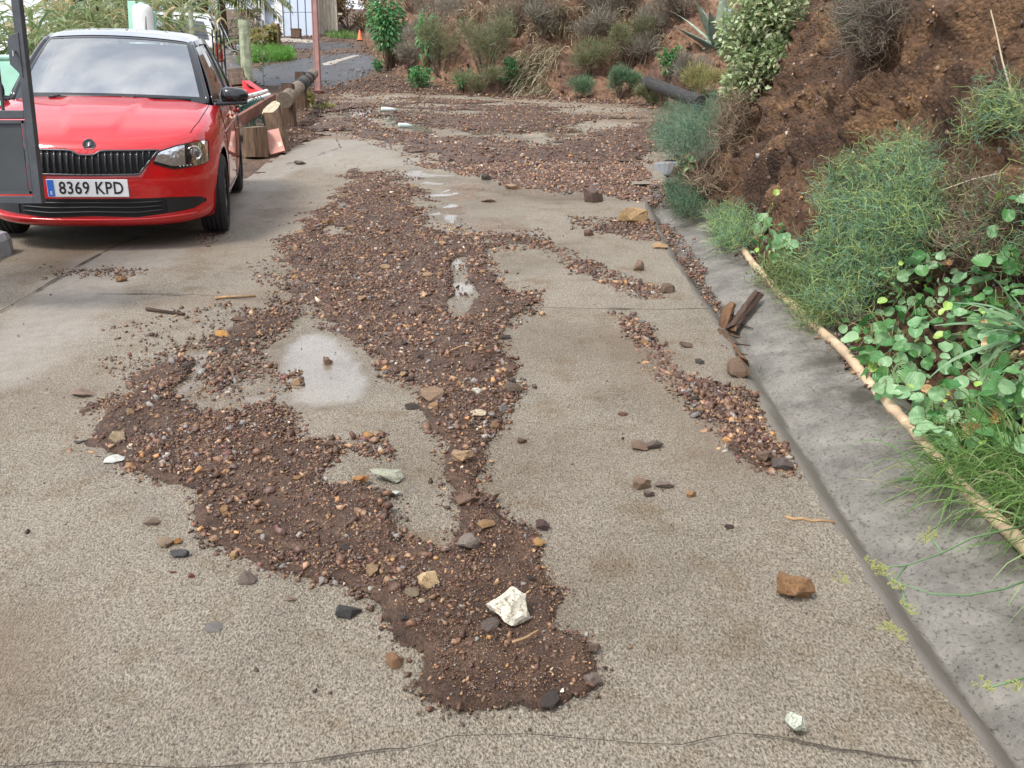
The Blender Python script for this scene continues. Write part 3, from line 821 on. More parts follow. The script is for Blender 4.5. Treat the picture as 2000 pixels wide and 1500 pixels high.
def make_wheel(root, side, a, off, rimm):
    """wheel > tyre, rim, hub"""
    w = empty('wheel'); w.parent = root; w.location = (side * off, a, WR)
    tw = 0.205; h = tw / 2
    prof = [(0.205, -h + .012), (0.235, -h), (0.275, -h + .003), (0.297, -h + .016), (0.305, -h + .034)]
    for g in (-0.052, -0.018, 0.018, 0.052):
        prof += [(WR, g - .006), (WR - .010, g - .0045), (WR - .010, g + .0045), (WR, g + .006)]
    prof += [(0.305, h - .034), (0.297, h - .016), (0.275, h - .003), (0.235, h), (0.205, h - .012)]
    MB().lathe(prof, 56, axis='x').build('tyre', M_RUBBER, w, smooth=False)
    mb = MB()
    o = side * (h - 0.02)
    mb.lathe([(0.212, o), (0.205, o - side * .015), (0.198, o - side * .03), (0.195, -o)], 48, axis='x')
    for k in range(5):
        t = 2 * math.pi * k / 5 + .3
        for dt in (-.13, .13):
            mb.bar((o - side * .03, 0.03 * math.cos(t), 0.03 * math.sin(t)), (o - side * .014, 0.2 * math.cos(t + dt), 0.2 * math.sin(t + dt)), 0.028, 0.03, up=(1, 0, 0))
    mb.build('rim', rimm, w, bevel=0.004)
    MB().lathe([(0.001, o - side * .004), (0.035, o - side * .006), (0.055, o - side * .02), (0.06, o - side * .05)], 24, axis='x').build('hub', rimm, w, smooth=True)
    MB().lathe([(0.001, -o * .4), (0.19, -o * .4)], 32, axis='x').build('brake_disc', M_DARKIN, w)
    return w

class CarBody:
    def __init__(s, name, M, paint, roof, zs=1.0, rimm=None):
        s.root = empty(name); s.root.matrix_world = M; s.M = M; s.Mi = M.inverted(); s.zs = zs
        vs_, fs = car_shell(zs)
        s.bvh = BVHTree.FromPolygons([tuple(v) for v in vs_], fs)
        v2, f2 = cut_arches(vs_, fs, zs)
        mesh_obj('body', v2, f2, paint, s.root, smooth=True)
        # black wheel housings and underbody
        mb = MB()
        for a, off in WHEELS:
            for sd_ in (-1, 1):
                vs3 = []
                for x in (0.50, 0.80):
                    for k in range(25):
                        t = math.pi * (k / 24 * 1.3 - .15)
                        vs3.append((sd_ * x, a + ARCH * 1.005 * math.cos(t), WR + .012 + ARCH * 1.005 * math.sin(t)))
                mb.add(vs3, [(k, k + 1, 26 + k, 25 + k) for k in range(24)])
        mb.box((0, 2.0, 0.21), (1.30, 3.3, 0.06)); mb.box((0, 0.83, 0.42), (1.0, 0.8, 0.30)); mb.box((0, 3.3, 0.45), (1.0, .9, .3))
        mb.build('underbody', M_DARKIN, s.root)
        for a, off in WHEELS:
            for sd_ in (-1, 1): make_wheel(s.root, sd_, a, off, rimm or M_RIM)
        s.paint = paint; s.roofm = roof
    # ---- surface lookups
    def front(s, l, z):
        h = s.bvh.ray_cast(Vector((l, -1, z)), Vector((0, 1, 0))); return h[0]
    def top(s, l, a):
        h = s.bvh.ray_cast(Vector((l, a, 3)), Vector((0, 0, -1))); return h[0]
    def sidep(s, a, z, sd_=1):
        h = s.bvh.ray_cast(Vector((2 * sd_, a, z)), Vector((-sd_, 0, 0))); return h[0]
    def pix(s, px, py):
        """body point seen at a photograph pixel"""
        o = s.Mi @ CAM; d = (s.Mi.to_3x3() @ ray(px, py)).normalized()
        h = s.bvh.ray_cast(o, d); return h[0]
    def fill(s, name, top, bot, mat, lift, nl=40, nz=8, parent=None, xs=None, thick=0.0):
        """patch between two (side, height) curves laid on the nose"""
        t = np.array(sorted(top)); b = np.array(sorted(bot))
        l0, l1 = max(t[0, 0], b[0, 0]), min(t[-1, 0], b[-1, 0])
        ls = np.linspace(l0, l1, nl); V = []
        for l in ls:
            zt, zb = np.interp(l, t[:, 0], t[:, 1]), np.interp(l, b[:, 0], b[:, 1])
            for k in range(nz):
                z = zb + (zt - zb) * k / (nz - 1); h = s.front(l, z)
                if h is None: h = Vector((l, V[-1][1] + lift if V else 0, z))
                V.append((l, h.y - lift, z))
        V = np.array(V); f = grid_faces(nl, nz)
        # never leave a crinkle: smooth the depth a little
        D = V[:, 1].reshape(nl, nz).copy()
        for _ in range(2): D[1:-1] = (D[:-2] + 2 * D[1:-1] + D[2:]) / 4
        V[:, 1] = D.ravel()
        o = mesh_obj(name, V, f[:, ::-1], mat, parent or s.root, smooth=True)
        if thick:
            m = o.modifiers.new('solid', 'SOLIDIFY'); m.thickness = thick; m.offset = -1
        return o
    def line(s, name, pts, mat, w, lift, mode='front', parent=None, step=0.02, sd_=1, h=None):
        """rounded strip laid on the body along points; mode says which way it is dropped on"""
        P = []
        for p, q in zip(pts[:-1], pts[1:]):
            n = max(1, int(math.dist(p, q) / step))
            for k in range(n): P.append([p[i] + (q[i] - p[i]) * k / n for i in range(2)])
        P.append(list(pts[-1])); Q = []
        for u, v in P:
            hh = s.front(u, v) if mode == 'front' else s.top(u, v) if mode == 'top' else s.sidep(u, v, sd_)
            if hh is None: continue
            Q.append(hh + {'front': Vector((0, -lift, 0)), 'top': Vector((0, 0, lift)), 'side': Vector((sd_ * lift, 0, 0))}[mode])
        return MB().tube(Q, w / 2, 6).build(name, mat, parent or s.root, smooth=True)
    # ---- cabin
    def cabin(s, glass=None):
        zs = s.zs; R_ = s.root
        A0 = lambda t: (0.715 * t, 1.05 + 0.20 * abs(t) ** 2.2, (0.955 - 0.018 * t * t) * zs)                    # windscreen foot, t = -1..1
        A1 = lambda t: (0.565 * t, 1.83 + 0.085 * abs(t) ** 2.2, (1.405 - 0.028 * t * t) * zs)                  # header
        def wsc(t, v, grow=0.0):
            p, q = np.array(A0(t)), np.array(A1(t)); r = p + (q - p) * v
            b = 0.028 * 4 * v * (1 - v); r = r + np.array((0, -b * 0.5, b)); return r + np.array((0, -grow, grow * .8))
        nt_, nv = 33, 14
        V = [wsc(t, v) for t in np.linspace(-.955, .955, nt_) for v in np.linspace(.05, .965, nv)]
        ws = mesh_obj('windscreen', V, grid_faces(nt_, nv), glass or M_WIND, R_, smooth=True)
        # black ceramic border of the pane
        mb = MB()
        def strip(fun):
            n = 30; vs3 = [fun(k / (n - 1), e) for k in range(n) for e in (0, 1)]
            mb.add(vs3, [(2 * k, 2 * k + 1, 2 * k + 3, 2 * k + 2) for k in range(n - 1)])
        strip(lambda q, e: wsc(-1 + 2 * q, -0.02 + .08 * e, .002)); strip(lambda q, e: wsc(-1 + 2 * q, .955 + .05 * e, .002))
        for sd_ in (-1, 1): strip(lambda q, e: wsc(sd_ * (.935 + .05 * e), q, .002))
        mb.build('windscreen_border', M_BLACKG, ws, smooth=True)
        # A pillars
        for sd_ in (-1, 1):
            pts = [Vector(wsc(sd_ * 1.005, v)) + Vector((0, .005, 0)) for v in np.linspace(-.03, 1.0, 12)]
            MB().tube(pts, 0.021, 8, flat=0.9).build('pillar', M_BLACKG, R_, smooth=True)
        # roof
        nu, nw = 40, 25
        V = []
        for i in range(nu):
            q = i / (nu - 1)
            for j in range(nw):
                t = -1 + 2 * j / (nw - 1)
                x1, y1, z1 = A1(t); ye = 3.62 - 0.05 * t * t
                y = y1 + (ye - y1) * q
                hw = np.interp(q, [0, .25, .7, 1], [.575, .60, .585, .545])
                x = hw * t
                z = np.interp(q, [0, .12, .35, .6, .85, 1], [1.412, 1.452, 1.486, 1.484, 1.446, 1.400]) * zs
                z -= 0.030 * zs * t * t + 0.05 * max(0, abs(t) - .9) / .1 * (.2 + .8 * min(1, q * 5))
                V.append((x, y, z))
        roof = mesh_obj('roof', V, grid_faces(nu, nw)[:, ::-1], s.roofm, R_, smooth=True)
        s.roof = roof
        # sides
        rail = lambda q, sd_: np.array((sd_ * np.interp(q, [0, .25, .7, 1], [.572, .602, .588, .55]), 1.92 + (3.58 - 1.92) * q, np.interp(q, [0, .12, .35, .6, .85, 1], [1.372, 1.396, 1.418, 1.416, 1.386, 1.35]) * zs))
        belt = lambda q, sd_: np.array((sd_ * np.interp(q, [0, .1, .5, .9, 1], [.755, .795, .805, .79, .76]), 1.24 + (3.72 - 1.24) * q, np.interp(q, [0, .4, .8, 1], [.905, .925, .965, .985]) * zs))
        def S(q, v, sd_, out=0.0):
            p, r = belt(q, sd_), rail(q, sd_); c = p + (r - p) * v; c[0] += sd_ * (0.022 * 4 * v * (1 - v) + out); return c
        for sd_ in (-1, 1):
            for q0, q1 in ((.10, .475), (.505, .80)):
                V = [S(q, v, sd_) for q in np.linspace(q0, q1, 16) for v in np.linspace(.03, .94, 8)]
                mesh_obj('side_window', V, grid_faces(16, 8), M_SIDEG, R_, smooth=True)
            def band(name, q0, q1, v0, v1, mat, out=0.004, n=16):
                V = [S(q, v, sd_, out) for q in np.linspace(q0, q1, n) for v in np.linspace(v0, v1, 6)]
                o = mesh_obj(name, V, grid_faces(n, 6), mat, R_, smooth=True)
                m = o.modifiers.new('solid', 'SOLIDIFY'); m.thickness = 0.02; m.offset = 0
            band('pillar', .0, .105, .0, .97, M_BLACKG); band('pillar', .465, .515, .0, .97, M_BLACKG); band('pillar', .79, 1.0, .0, 1.0, M_BLACKG)
            band('window_rail', .0, 1.0, .925, 1.02, M_BLACKG); band('belt_strip', .0, .9, -.06, .05, M_BLACKG)
        # tailgate with window
        V = []
        for i in range(12):
            q = i / 11
            for j in range(15):
                t = -1 + 2 * j / 14
                V.append((t * (.55 + (.74 - .55) * q), 3.60 + (3.93 - 3.60) * q - .05 * t * t, ((1.385 - .03 * t * t) + (.955 - 1.385) * q) * zs))
        tg = mesh_obj('tailgate', V, grid_faces(12, 15)[:, ::-1], s.roofm if s.paint is not M_RED else M_RED, R_, smooth=True)
        V = []
        for i in range(8):
            q = .12 + .62 * i / 7
            for j in range(13):
                t = (-1 + 2 * j / 12) * .8
                V.append((t * (.55 + (.74 - .55) * q), 3.60 + (3.93 - 3.60) * q - .05 * t * t + .012, ((1.385 - .03 * t * t) + (.955 - 1.385) * q) * zs + .008))
        mesh_obj('rear_window', V, grid_faces(8, 13)[:, ::-1], M_SIDEG, tg, smooth=True)
        # interior
        mb = MB(); mb.box((0, 2.4, 0.42), (1.5, 2.6, .05)); mb.box((-.78, 2.4, .66), (.03, 2.6, .5)); mb.box((.78, 2.4, .66), (.03, 2.6, .5)); mb.box((0, 3.7, .66), (1.5, .03, .55)); mb.box((0, 1.12, .6), (1.5, .03, .6))
        mb.build('interior', M_SEAT, R_)
        V = []
        for i in range(9):
            q = i / 8
            for j in range(17):
                t = -1 + 2 * j / 16
                V.append((.70 * t, 1.14 + .16 * t * t + .55 * q, (.915 + .03 * math.sin(q * 2.6) - .35 * max(0, q - .75) / .25 * .8) * zs))
        mesh_obj('dashboard', V, grid_faces(9, 17)[:, ::-1], mat_plain('dashboard', (.035, .037, .04), .6), R_, smooth=True)
        for sx in (-.36, .36):
            st = empty('seat'); st.parent = R_; st.location = (sx, 2.25, .45)
            MB().box((0, 0, .08), (.5, .52, .18)).build('cushion', M_SEAT, st, bevel=.05)
            MB().box((0, .26, .42), (.48, .14, .62), rot=(-.25, 0, 0)).build('backrest', M_SEAT, st, bevel=.06)
            MB().box((0, .36, .80), (.26, .10, .19), rot=(-.1, 0, 0)).build('headrest', M_SEAT, st, bevel=.05)
        MB().box((0, 3.15, .78), (1.2, .16, .6), rot=(-.2, 0, 0)).build('rear_bench', M_SEAT, R_, bevel=.06)
        # steering wheel on the car's left (picture right)
        c = Vector((.36, 1.72, .93 * zs)); mb = MB(); e1 = Vector((1, 0, 0)); e2 = Vector((0, .40, .92)).normalized()
        ring = [c + e1 * (.185 * math.cos(k / 36 * 2 * math.pi)) + e2 * (.185 * math.sin(k / 36 * 2 * math.pi)) for k in range(37)]
        mb.tube(ring, .016, 8, caps=False); mb.bar(c - e1 * .18, c + e1 * .18, .03, .02); mb.bar(c, c - e2 * .18, .035, .02); mb.box(tuple(c), (.13, .04, .10))
        mb.build('steering_wheel', mat_plain('wheel_grey', (.16, .165, .175), .4), R_, smooth=True)
        MB().box((0.0, 1.86, 1.315 * zs), (.25, .035, .075)).box((0, 1.88, 1.37 * zs), (.03, .03, .06)).build('inside_mirror', M_BLACKP, R_, bevel=.012)
        # door mirrors
        for sd_ in (-1, 1):
            m = empty('door_mirror'); m.parent = R_; m.location = (sd_ * .80, 1.40, .985 * zs)
            V = []; nu2, nv2 = 20, 11
            for i in range(nu2):
                a = 2 * math.pi * i / nu2
                for j in range(nv2):
                    b = -math.pi / 2 + math.pi * j / (nv2 - 1)
                    sx, sy, sz = (abs(math.cos(b)) ** .55 * np.sign(math.cos(b)) * abs(math.cos(a)) ** .6 * np.sign(math.cos(a)), math.cos(b) * math.sin(a), abs(math.sin(b)) ** .8 * np.sign(math.sin(b)))
                    V.append((sd_ * .125 + .112 * sx, (.075 * sy if sy < 0 else .035 * sy), .0 + .068 * sz * (1.0 - .16 * sd_ * sx)))
            mesh_obj('mirror_cap', V, grid_faces(nu2, nv2, True), M_BLACKG, m, smooth=True)
            MB().box((sd_ * .125, .035, 0), (.19, .012, .10)).build('mirror_glass', M_CHROME, m, bevel=.004)
            MB().box((sd_ * .10, -.012, -.058), (.25, .10, .030), rot=(0, sd_ * -.08, 0)).build('mirror_foot', M_BLACKP, m, bevel=.01)
            MB().bar((sd_ * -.02, 0, -.06), (sd_ * .08, 0, -.055), .05, .035).build('mirror_arm', M_BLACKP, m, bevel=.008)
        # wipers
        for l0, l1 in ((-.42, .10), (.12, .60)):
            mb = MB(); pts = [Vector(wsc(t, .005 + .01 * i / 7, .010)) for i, t in enumerate(np.linspace(l0 / .715, l1 / .715, 8))]
            mb.tube(pts, .006, 6); mb.tube([Vector((l0, 1.05, .950 * zs)), pts[1] + Vector((0, 0, .006)), pts[5]], [.011, .007, .005], 6)
            mb.build('wiper', M_BLACKP, R_)
        return wsc
# ---- the red hatchback
def pose(x, y, z, yaw, pitch):
    back = Vector((math.sin(yaw) * math.cos(pitch), math.cos(yaw) * math.cos(pitch), math.sin(pitch)))
    right = Vector((math.cos(yaw), -math.sin(yaw), 0)); up = right.cross(back)
    M = Matrix((right, back, up)).transposed().to_4x4(); M.translation = (x, y, z); return M

def text_mesh(name, body, size, mat, parent, mw, depth=0.001, bold=0.0, sx=1.0, spacing=1.0):
    cu = bpy.data.curves.new(name, 'FONT'); cu.body = body; cu.size = size; cu.extrude = depth; cu.offset = bold
    cu.align_x = 'CENTER'; cu.align_y = 'CENTER'; cu.resolution_u = 3; cu.space_character = spacing
    t = bpy.data.objects.new(name, cu); COL.objects.link(t)
    dg = bpy.context.evaluated_depsgraph_get(); me = bpy.data.meshes.new_from_object(t.evaluated_get(dg))
    bpy.data.objects.remove(t); bpy.data.curves.remove(cu)
    me.materials.clear(); me.materials.append(mat)
    co = np.empty(len(me.vertices) * 3, np.float32); me.vertices.foreach_get('co', co); co = co.reshape(-1, 3); co[:, 0] *= sx; me.vertices.foreach_set('co', co.ravel())
    o = bpy.data.objects.new(name, me); COL.objects.link(o); o.parent = parent; o.matrix_local = mw
    return o

CARM = pose(CAR_X, CAR_Y, CAR_Z + 0.012, CAR_YAW, CAR_PITCH)
red = CarBody('parked_car', CARM, M_RED, M_ROOFP, 1.045)
rc = red.root
tag(rc, 'shiny red hatchback with grey roof parked behind the dark gate', 'car')
WSC = red.cabin()

def lz(pts): return [(p.x, p.z) for p in (red.pix(*q) for q in pts) if p is not None]
def mir(pts): return [(-a, b_) for a, b_ in pts]
def smooth_line(pts, n=6):
    c = curve_pts([p for p in pts], 0.02); return [tuple(p) for p in c]

# grille
g_top = lz([(211, 294), (230, 294), (309, 293)]); g_bot = lz([(200, 341), (272, 341)])
z_mid = lz([(175, 303)])[0][1]; z_side = g_top[0][1]; z_tip = g_top[-1][1]; l_tip = g_top[-1][0]
z_bot = lz([(190, 341)])[0][1]; l_bot = g_bot[-1][0]
top = [(-l_tip, z_tip), (-.13, z_side), (-.09, z_side - .004), (-.05, z_mid + .003), (0, z_mid), (.05, z_mid + .003), (.09, z_side - .004), (.13, z_side), (l_tip, z_tip)]
bot = [(-l_tip, z_tip - .004), (-l_bot, z_bot + .004), (-l_bot * .9, z_bot), (0, z_bot - .002), (l_bot * .9, z_bot), (l_bot, z_bot + .004), (l_tip, z_tip - .004)]
gr = empty('grille'); gr.parent = rc
red.fill('grille_mesh', top, bot, M_DARKIN, 0.004, 60, 8, gr)
tt, bb = np.array(top), np.array(bot)
for k in range(21):
    l = -l_tip * .88 + 2 * l_tip * .88 * k / 20
    zt = np.interp(l, tt[:, 0], tt[:, 1]) - .006; zb = np.interp(l, bb[:, 0], bb[:, 1]) + .006
    if zt - zb < .02: continue
    pts = []
    for q in range(6):
        z = zb + (zt - zb) * q / 5; h = red.front(l, z); pts.append(Vector((l, h.y - .010 - .008 * math.sin(q / 5 * math.pi), z)))
    MB().tube(pts, .0062, 6, flat=1.6).build('slat', M_SILVER if False else M_BLACKG, gr, smooth=True)
M_FRAME = mat_plain('grille_frame', (0.10, 0.105, 0.115), 0.3, metal=0.6)
loop = top + bot[::-1] + [top[0]]
red.line('grille_frame', loop, M_FRAME, .015, .010, 'front', gr, .012)

# headlamps
h_top = lz([(300, 318), (309, 296), (345, 284), (380, 277), (402, 273.5), (408, 276)])
h_bot = lz([(300, 319), (320, 325), (340, 329.5), (375, 325), (400, 318), (408, 313)])
proj = lz([(379, 299)])[0]; proj2 = lz([(349, 300)])[0]
for sd_ in (1, -1):
    T = h_top if sd_ == 1 else mir(h_top); B = h_bot if sd_ == 1 else mir(h_bot)
    hl = empty('headlight'); hl.parent = rc
    red.fill('lamp_housing', T, B, M_BLACKG, 0.003, 30, 10, hl)
    # bright reflector on the inner half
    t = np.array(sorted(h_top)); b_ = np.array(sorted(h_bot))
    li = np.linspace(t[0, 0] + .008, proj[0] - .055, 10)
    Tt = [(l * sd_, np.interp(l, t[:, 0], t[:, 1]) - .006) for l in li]; Bb = [(l * sd_, np.interp(l, b_[:, 0], b_[:, 1]) + .018) for l in li]
    red.fill('reflector', Tt, Bb, M_LAMPIN, 0.008, 16, 8, hl)
    c = red.front(proj[0] * sd_, proj[1])
    mb = MB(); nrm = Vector((0.28 * sd_, -1, .12)).normalized(); e1 = nrm.cross(Vector((0, 0, 1))).normalized(); e2 = e1.cross(nrm)
    def ringpts(r, d): return [c + nrm * d + e1 * (r * math.cos(k / 28 * 2 * math.pi)) + e2 * (r * math.sin(k / 28 * 2 * math.pi)) for k in range(29)]
    mb.tube(ringpts(.047, .016), .0055, 6, caps=False); mb.build('bezel', M_CHROME, hl, smooth=True)
    V = [tuple(c + nrm * (.010 + .016 * math.cos(b2)) + (e1 * math.cos(a2) + e2 * math.sin(a2)) * (.036 * math.sin(b2))) for b2 in np.linspace(0.02, math.pi / 2, 7) for a2 in np.linspace(0, 2 * math.pi, 25)]
    mesh_obj('projector_lens', V, grid_faces(7, 25), mat_plain('projector', (.16, .17, .19), .06, coat=1.0, metal=.5), hl, smooth=True)
    for k in range(7):                                               # running-light beads along the lower edge
        l = proj[0] - .09 + .022 * k; zb = np.interp(l, b_[:, 0], b_[:, 1]) + .012; h = red.front(l * sd_, zb)
        MB().box((h.x, h.y - .008, h.z), (.013, .008, .010)).build('bead', M_CHROME, hl, bevel=.003)
    red.fill('lamp_cover', T, B, M_LENS, 0.030, 30, 10, hl)
    edge_ = [tuple(p) for p in (T + B[::-1] + [T[0]])]
    red.line('lamp_seal', edge_, M_GAP, .007, .004, 'front', hl, .015)

# lower intake with bars, side pockets
i_top = lz([(90, 380), (254, 388), (331, 385), (394, 382), (404, 388)]); i_bot = lz([(180, 422), (270, 424), (315, 418), (382, 405), (404, 392)])
t = dict(); L_ = sorted([p for p in i_top if p[0] > -.02]); Bt = sorted([p for p in i_bot if p[0] > -.05])
zt0 = L_[0][1]; zb0 = Bt[0][1]
T = mir(L_)[::-1] + [(0, zt0)] + L_; B = mir([p for p in Bt if p[0] > 0])[::-1] + [(0, zb0)] + [p for p in Bt if p[0] > 0]
lm = min(max(p[0] for p in T), max(p[0] for p in B))
it = empty('lower_intake'); it.parent = rc
red.fill('intake_mesh', T, B, M_DARKIN, 0.003, 60, 6, it)
t_, b_ = np.array(sorted(T)), np.array(sorted(B))
for q in (.22, .48, .74):
    pts = []
    for l in np.linspace(-lm * .62, lm * .62, 30):
        zt, zb = np.interp(l, t_[:, 0], t_[:, 1]), np.interp(l, b_[:, 0], b_[:, 1])
        pts.append((l, zt + (zb - zt) * q))
    red.line('bar', pts, M_BLACKP, .013, .008, 'front', it, .03)
for sd_ in (-1, 1):
    ls = np.linspace(lm * .66, lm * .985, 12)
    red.fill('side_pocket', [(sd_ * l, np.interp(l, t_[:, 0], t_[:, 1]) - .003) for l in ls], [(sd_ * l, np.interp(l, b_[:, 0], b_[:, 1]) + .003) for l in ls], M_BLACKP, 0.010, 14, 6, it)
red.line('bumper_lip', [(l, zb0 - .028 + .05 * max(0, abs(l) - .35) ** 1.0) for l in np.linspace(-.66, .66, 24)], M_RED, .022, .002, 'front', None, .03)

# number plate
pc = [red.pix(*q) for q in ((94, 347), (253, 352), (252, 387), (94, 379))]
ctr = sum(pc, Vector()) / 4
wdt = ((pc[1] - pc[0]).length + (pc[2] - pc[3]).length) / 2; hgt = ((pc[3] - pc[0]).length + (pc[2] - pc[1]).length) / 2
pl = empty('number_plate'); pl.parent = rc
yb = min(p.y for p in pc); yb = min(yb, red.front(ctr.x, ctr.z).y) - .012
pl.location = (ctr.x, yb, ctr.z); pl.rotation_euler = (0.03, 0, 0)
MB().box((0, 0, 0), (wdt, .008, hgt)).build('plate', M_PLATEW, pl, bevel=.003)
MB().box((-wdt / 2 + .024, -.0048, 0), (.042, .003, hgt - .008)).build('country_band', M_PLATEB, pl)
MM = Matrix.Translation((.022, -.0052, -.002)) @ Matrix.Rotation(math.pi / 2, 4, 'X')
text_mesh('plate_number', '8369 KPD', hgt * .98, M_PLATEK, pl, MM, .0008, .0016, .80, 1.06)
text_mesh('country_letter', 'E', .030, M_PLATEW, pl, Matrix.Translation((-wdt / 2 + .024, -.0068, -hgt * .27)) @ Matrix.Rotation(math.pi / 2, 4, 'X'), .0006, .0008)

# round winged-arrow emblem on the nose
ec = red.pix(174, 283); en = Vector((0, -.93, .36)).normalized()
em = empty('emblem'); em.parent = rc
em.matrix_local = Matrix.Translation(ec + en * .004) @ en.to_track_quat('Z', 'Y').to_matrix().to_4x4()
MB().lathe([(.0005, .004), (.034, .004), (.036, .0), (.036, -.01)], 32).build('emblem_disc', M_PLATEK, em, smooth=False)
MB().tube([(.037 * math.cos(k / 32 * 2 * math.pi), .037 * math.sin(k / 32 * 2 * math.pi), .003) for k in range(33)], .0042, 6, caps=False).build('emblem_ring', M_FRAME, em, smooth=True)
mb = MB()
for k, (y0, ln) in enumerate(((.017, .030), (.008, .036), (-.001, .036))):
    mb.tube([(-.004 - .001 * k, y0 - .012, .0055), (.004, y0 - .004, .0055), (.010 + ln * .3, y0 + .004, .0055)], [.0035, .0034, .0012], 5)
mb.tube([(-.022, -.020, .0055), (-.010, -.010, .0055), (-.008, .008, .0055), (-.012, .020, .0055)], [.0015, .0042, .0040, .0012], 5)
mb.build('winged_arrow', M_FRAME, em)

# panel gaps: bonnet shut lines, doors, fuel-side details
for sd_ in (-1, 1):
    red.line('panel_gap', [(sd_ * .655, .34), (sd_ * .70, .55), (sd_ * .722, .8), (sd_ * .733, 1.10), (sd_ * .725, 1.24)], M_GAP, .006, .0005, 'top', None, .03)
    for pts in ([(1.22, .30), (1.20, .55), (1.22, .80), (1.27, .92)], [(2.28, .28), (2.30, .60), (2.29, .93)], [(1.22, .30), (2.28, .28)], [(2.28, .28), (2.85, .30), (2.98, .55), (3.12, .72), (3.16, .96)]):
        red.line('panel_gap', pts, M_GAP, .006, .0004, 'side', None, .03, sd_)
    red.line('side_crease', [(1.05, .755), (2.0, .78), (3.0, .80), (3.7, .80)], M_RED, .014, -.001, 'side', None, .06, sd_)
    for a, b2 in ((1.98, 2.17), (2.98, 3.15)):
        red.line('door_handle', [(a, .845), (a + .04, .85), (b2 - .04, .852), (b2, .848)], M_RED, .028, .022, 'side', None, .03, sd_)
    ring = [(WHEELS[0][0] + (ARCH + .002) * math.cos(q), WR + .012 + (ARCH + .002) * math.sin(q)) for q in np.linspace(-.28, math.pi + .28, 40)]
    red.line('bonnet_vent', [(1.02, .86), (1.14, .88)], M_GAP, .008, .0, 'side', None, .03, sd_)
red.line('bonnet_edge', [(l, z_side + .012 + (.016 if abs(l) < .09 else 0) * 0) for l in np.linspace(-.20, -.12, 5)], M_GAP, .004, .0, 'front')
# aerial and stickers
AE = MB(); AE.tube([(0.02, 3.30, 1.435 * 1.045), (0.02, 3.42, 1.70)], [.010, .004], 6); AE.build('aerial', M_BLACKP, rc)
def on_screen(name, t0, t1, v0, v1, mat, off=-.006):
    V = [WSC(t, v, off) for t in np.linspace(t0, t1, 6) for v in np.linspace(v0, v1, 4)]
    return mesh_obj(name, V, grid_faces(6, 4), mat, rc)
on_screen('inspection_sticker', -.91, -.79, .875, .94, M_YELLOW)
V = [WSC(-.80 + .055 * math.cos(q) * r, .22 + .055 * math.sin(q) * r, -.006) for r in (0.01, 1) for q in np.linspace(0, 2 * math.pi, 21)]
mesh_obj('emission_sticker', V, grid_faces(2, 21), M_TEAL, rc)
# ================================================================== DEBRIS: washed-down sediment, gravel and stones
# outlines in photograph pixels, (density, stone size in metres)
MAIN = [(690, 330), (760, 335), (810, 360), (850, 415), (905, 455), (960, 490), (1000, 530), (1050, 570), (1050, 605), (1005, 650), (1000, 720), (1015, 770), (985, 840), (965, 905), (975, 970), (1010, 1005), (1070, 1030), (1085, 1090), (1115, 1150), (1120, 1220), (1165, 1260), (1185, 1310), (1160, 1360), (1080, 1395), (1000, 1412), (900, 1424), (845, 1402), (815, 1350), (820, 1290), (745, 1255), (725, 1205), (640, 1160), (540, 1118), (380, 1070), (350, 1010), (340, 980), (180, 905), (140, 865), (150, 785), (235, 745), (335, 690), (395, 700), (370, 770), (440, 795), (540, 765), (590, 790), (612, 850), (690, 872), (690, 905), (650, 935), (720, 920), (775, 970), (815, 1045), (860, 1075), (875, 1020), (830, 930), (795, 850), (765, 760), (700, 690), (610, 630), (585, 570), (540, 520), (545, 470), (600, 420), (650, 380), (665, 345)]
HOLES = [[(875, 505), (915, 498), (935, 580), (905, 630), (872, 610), (885, 550)], [(640, 440), (700, 455), (690, 470), (630, 460)]]
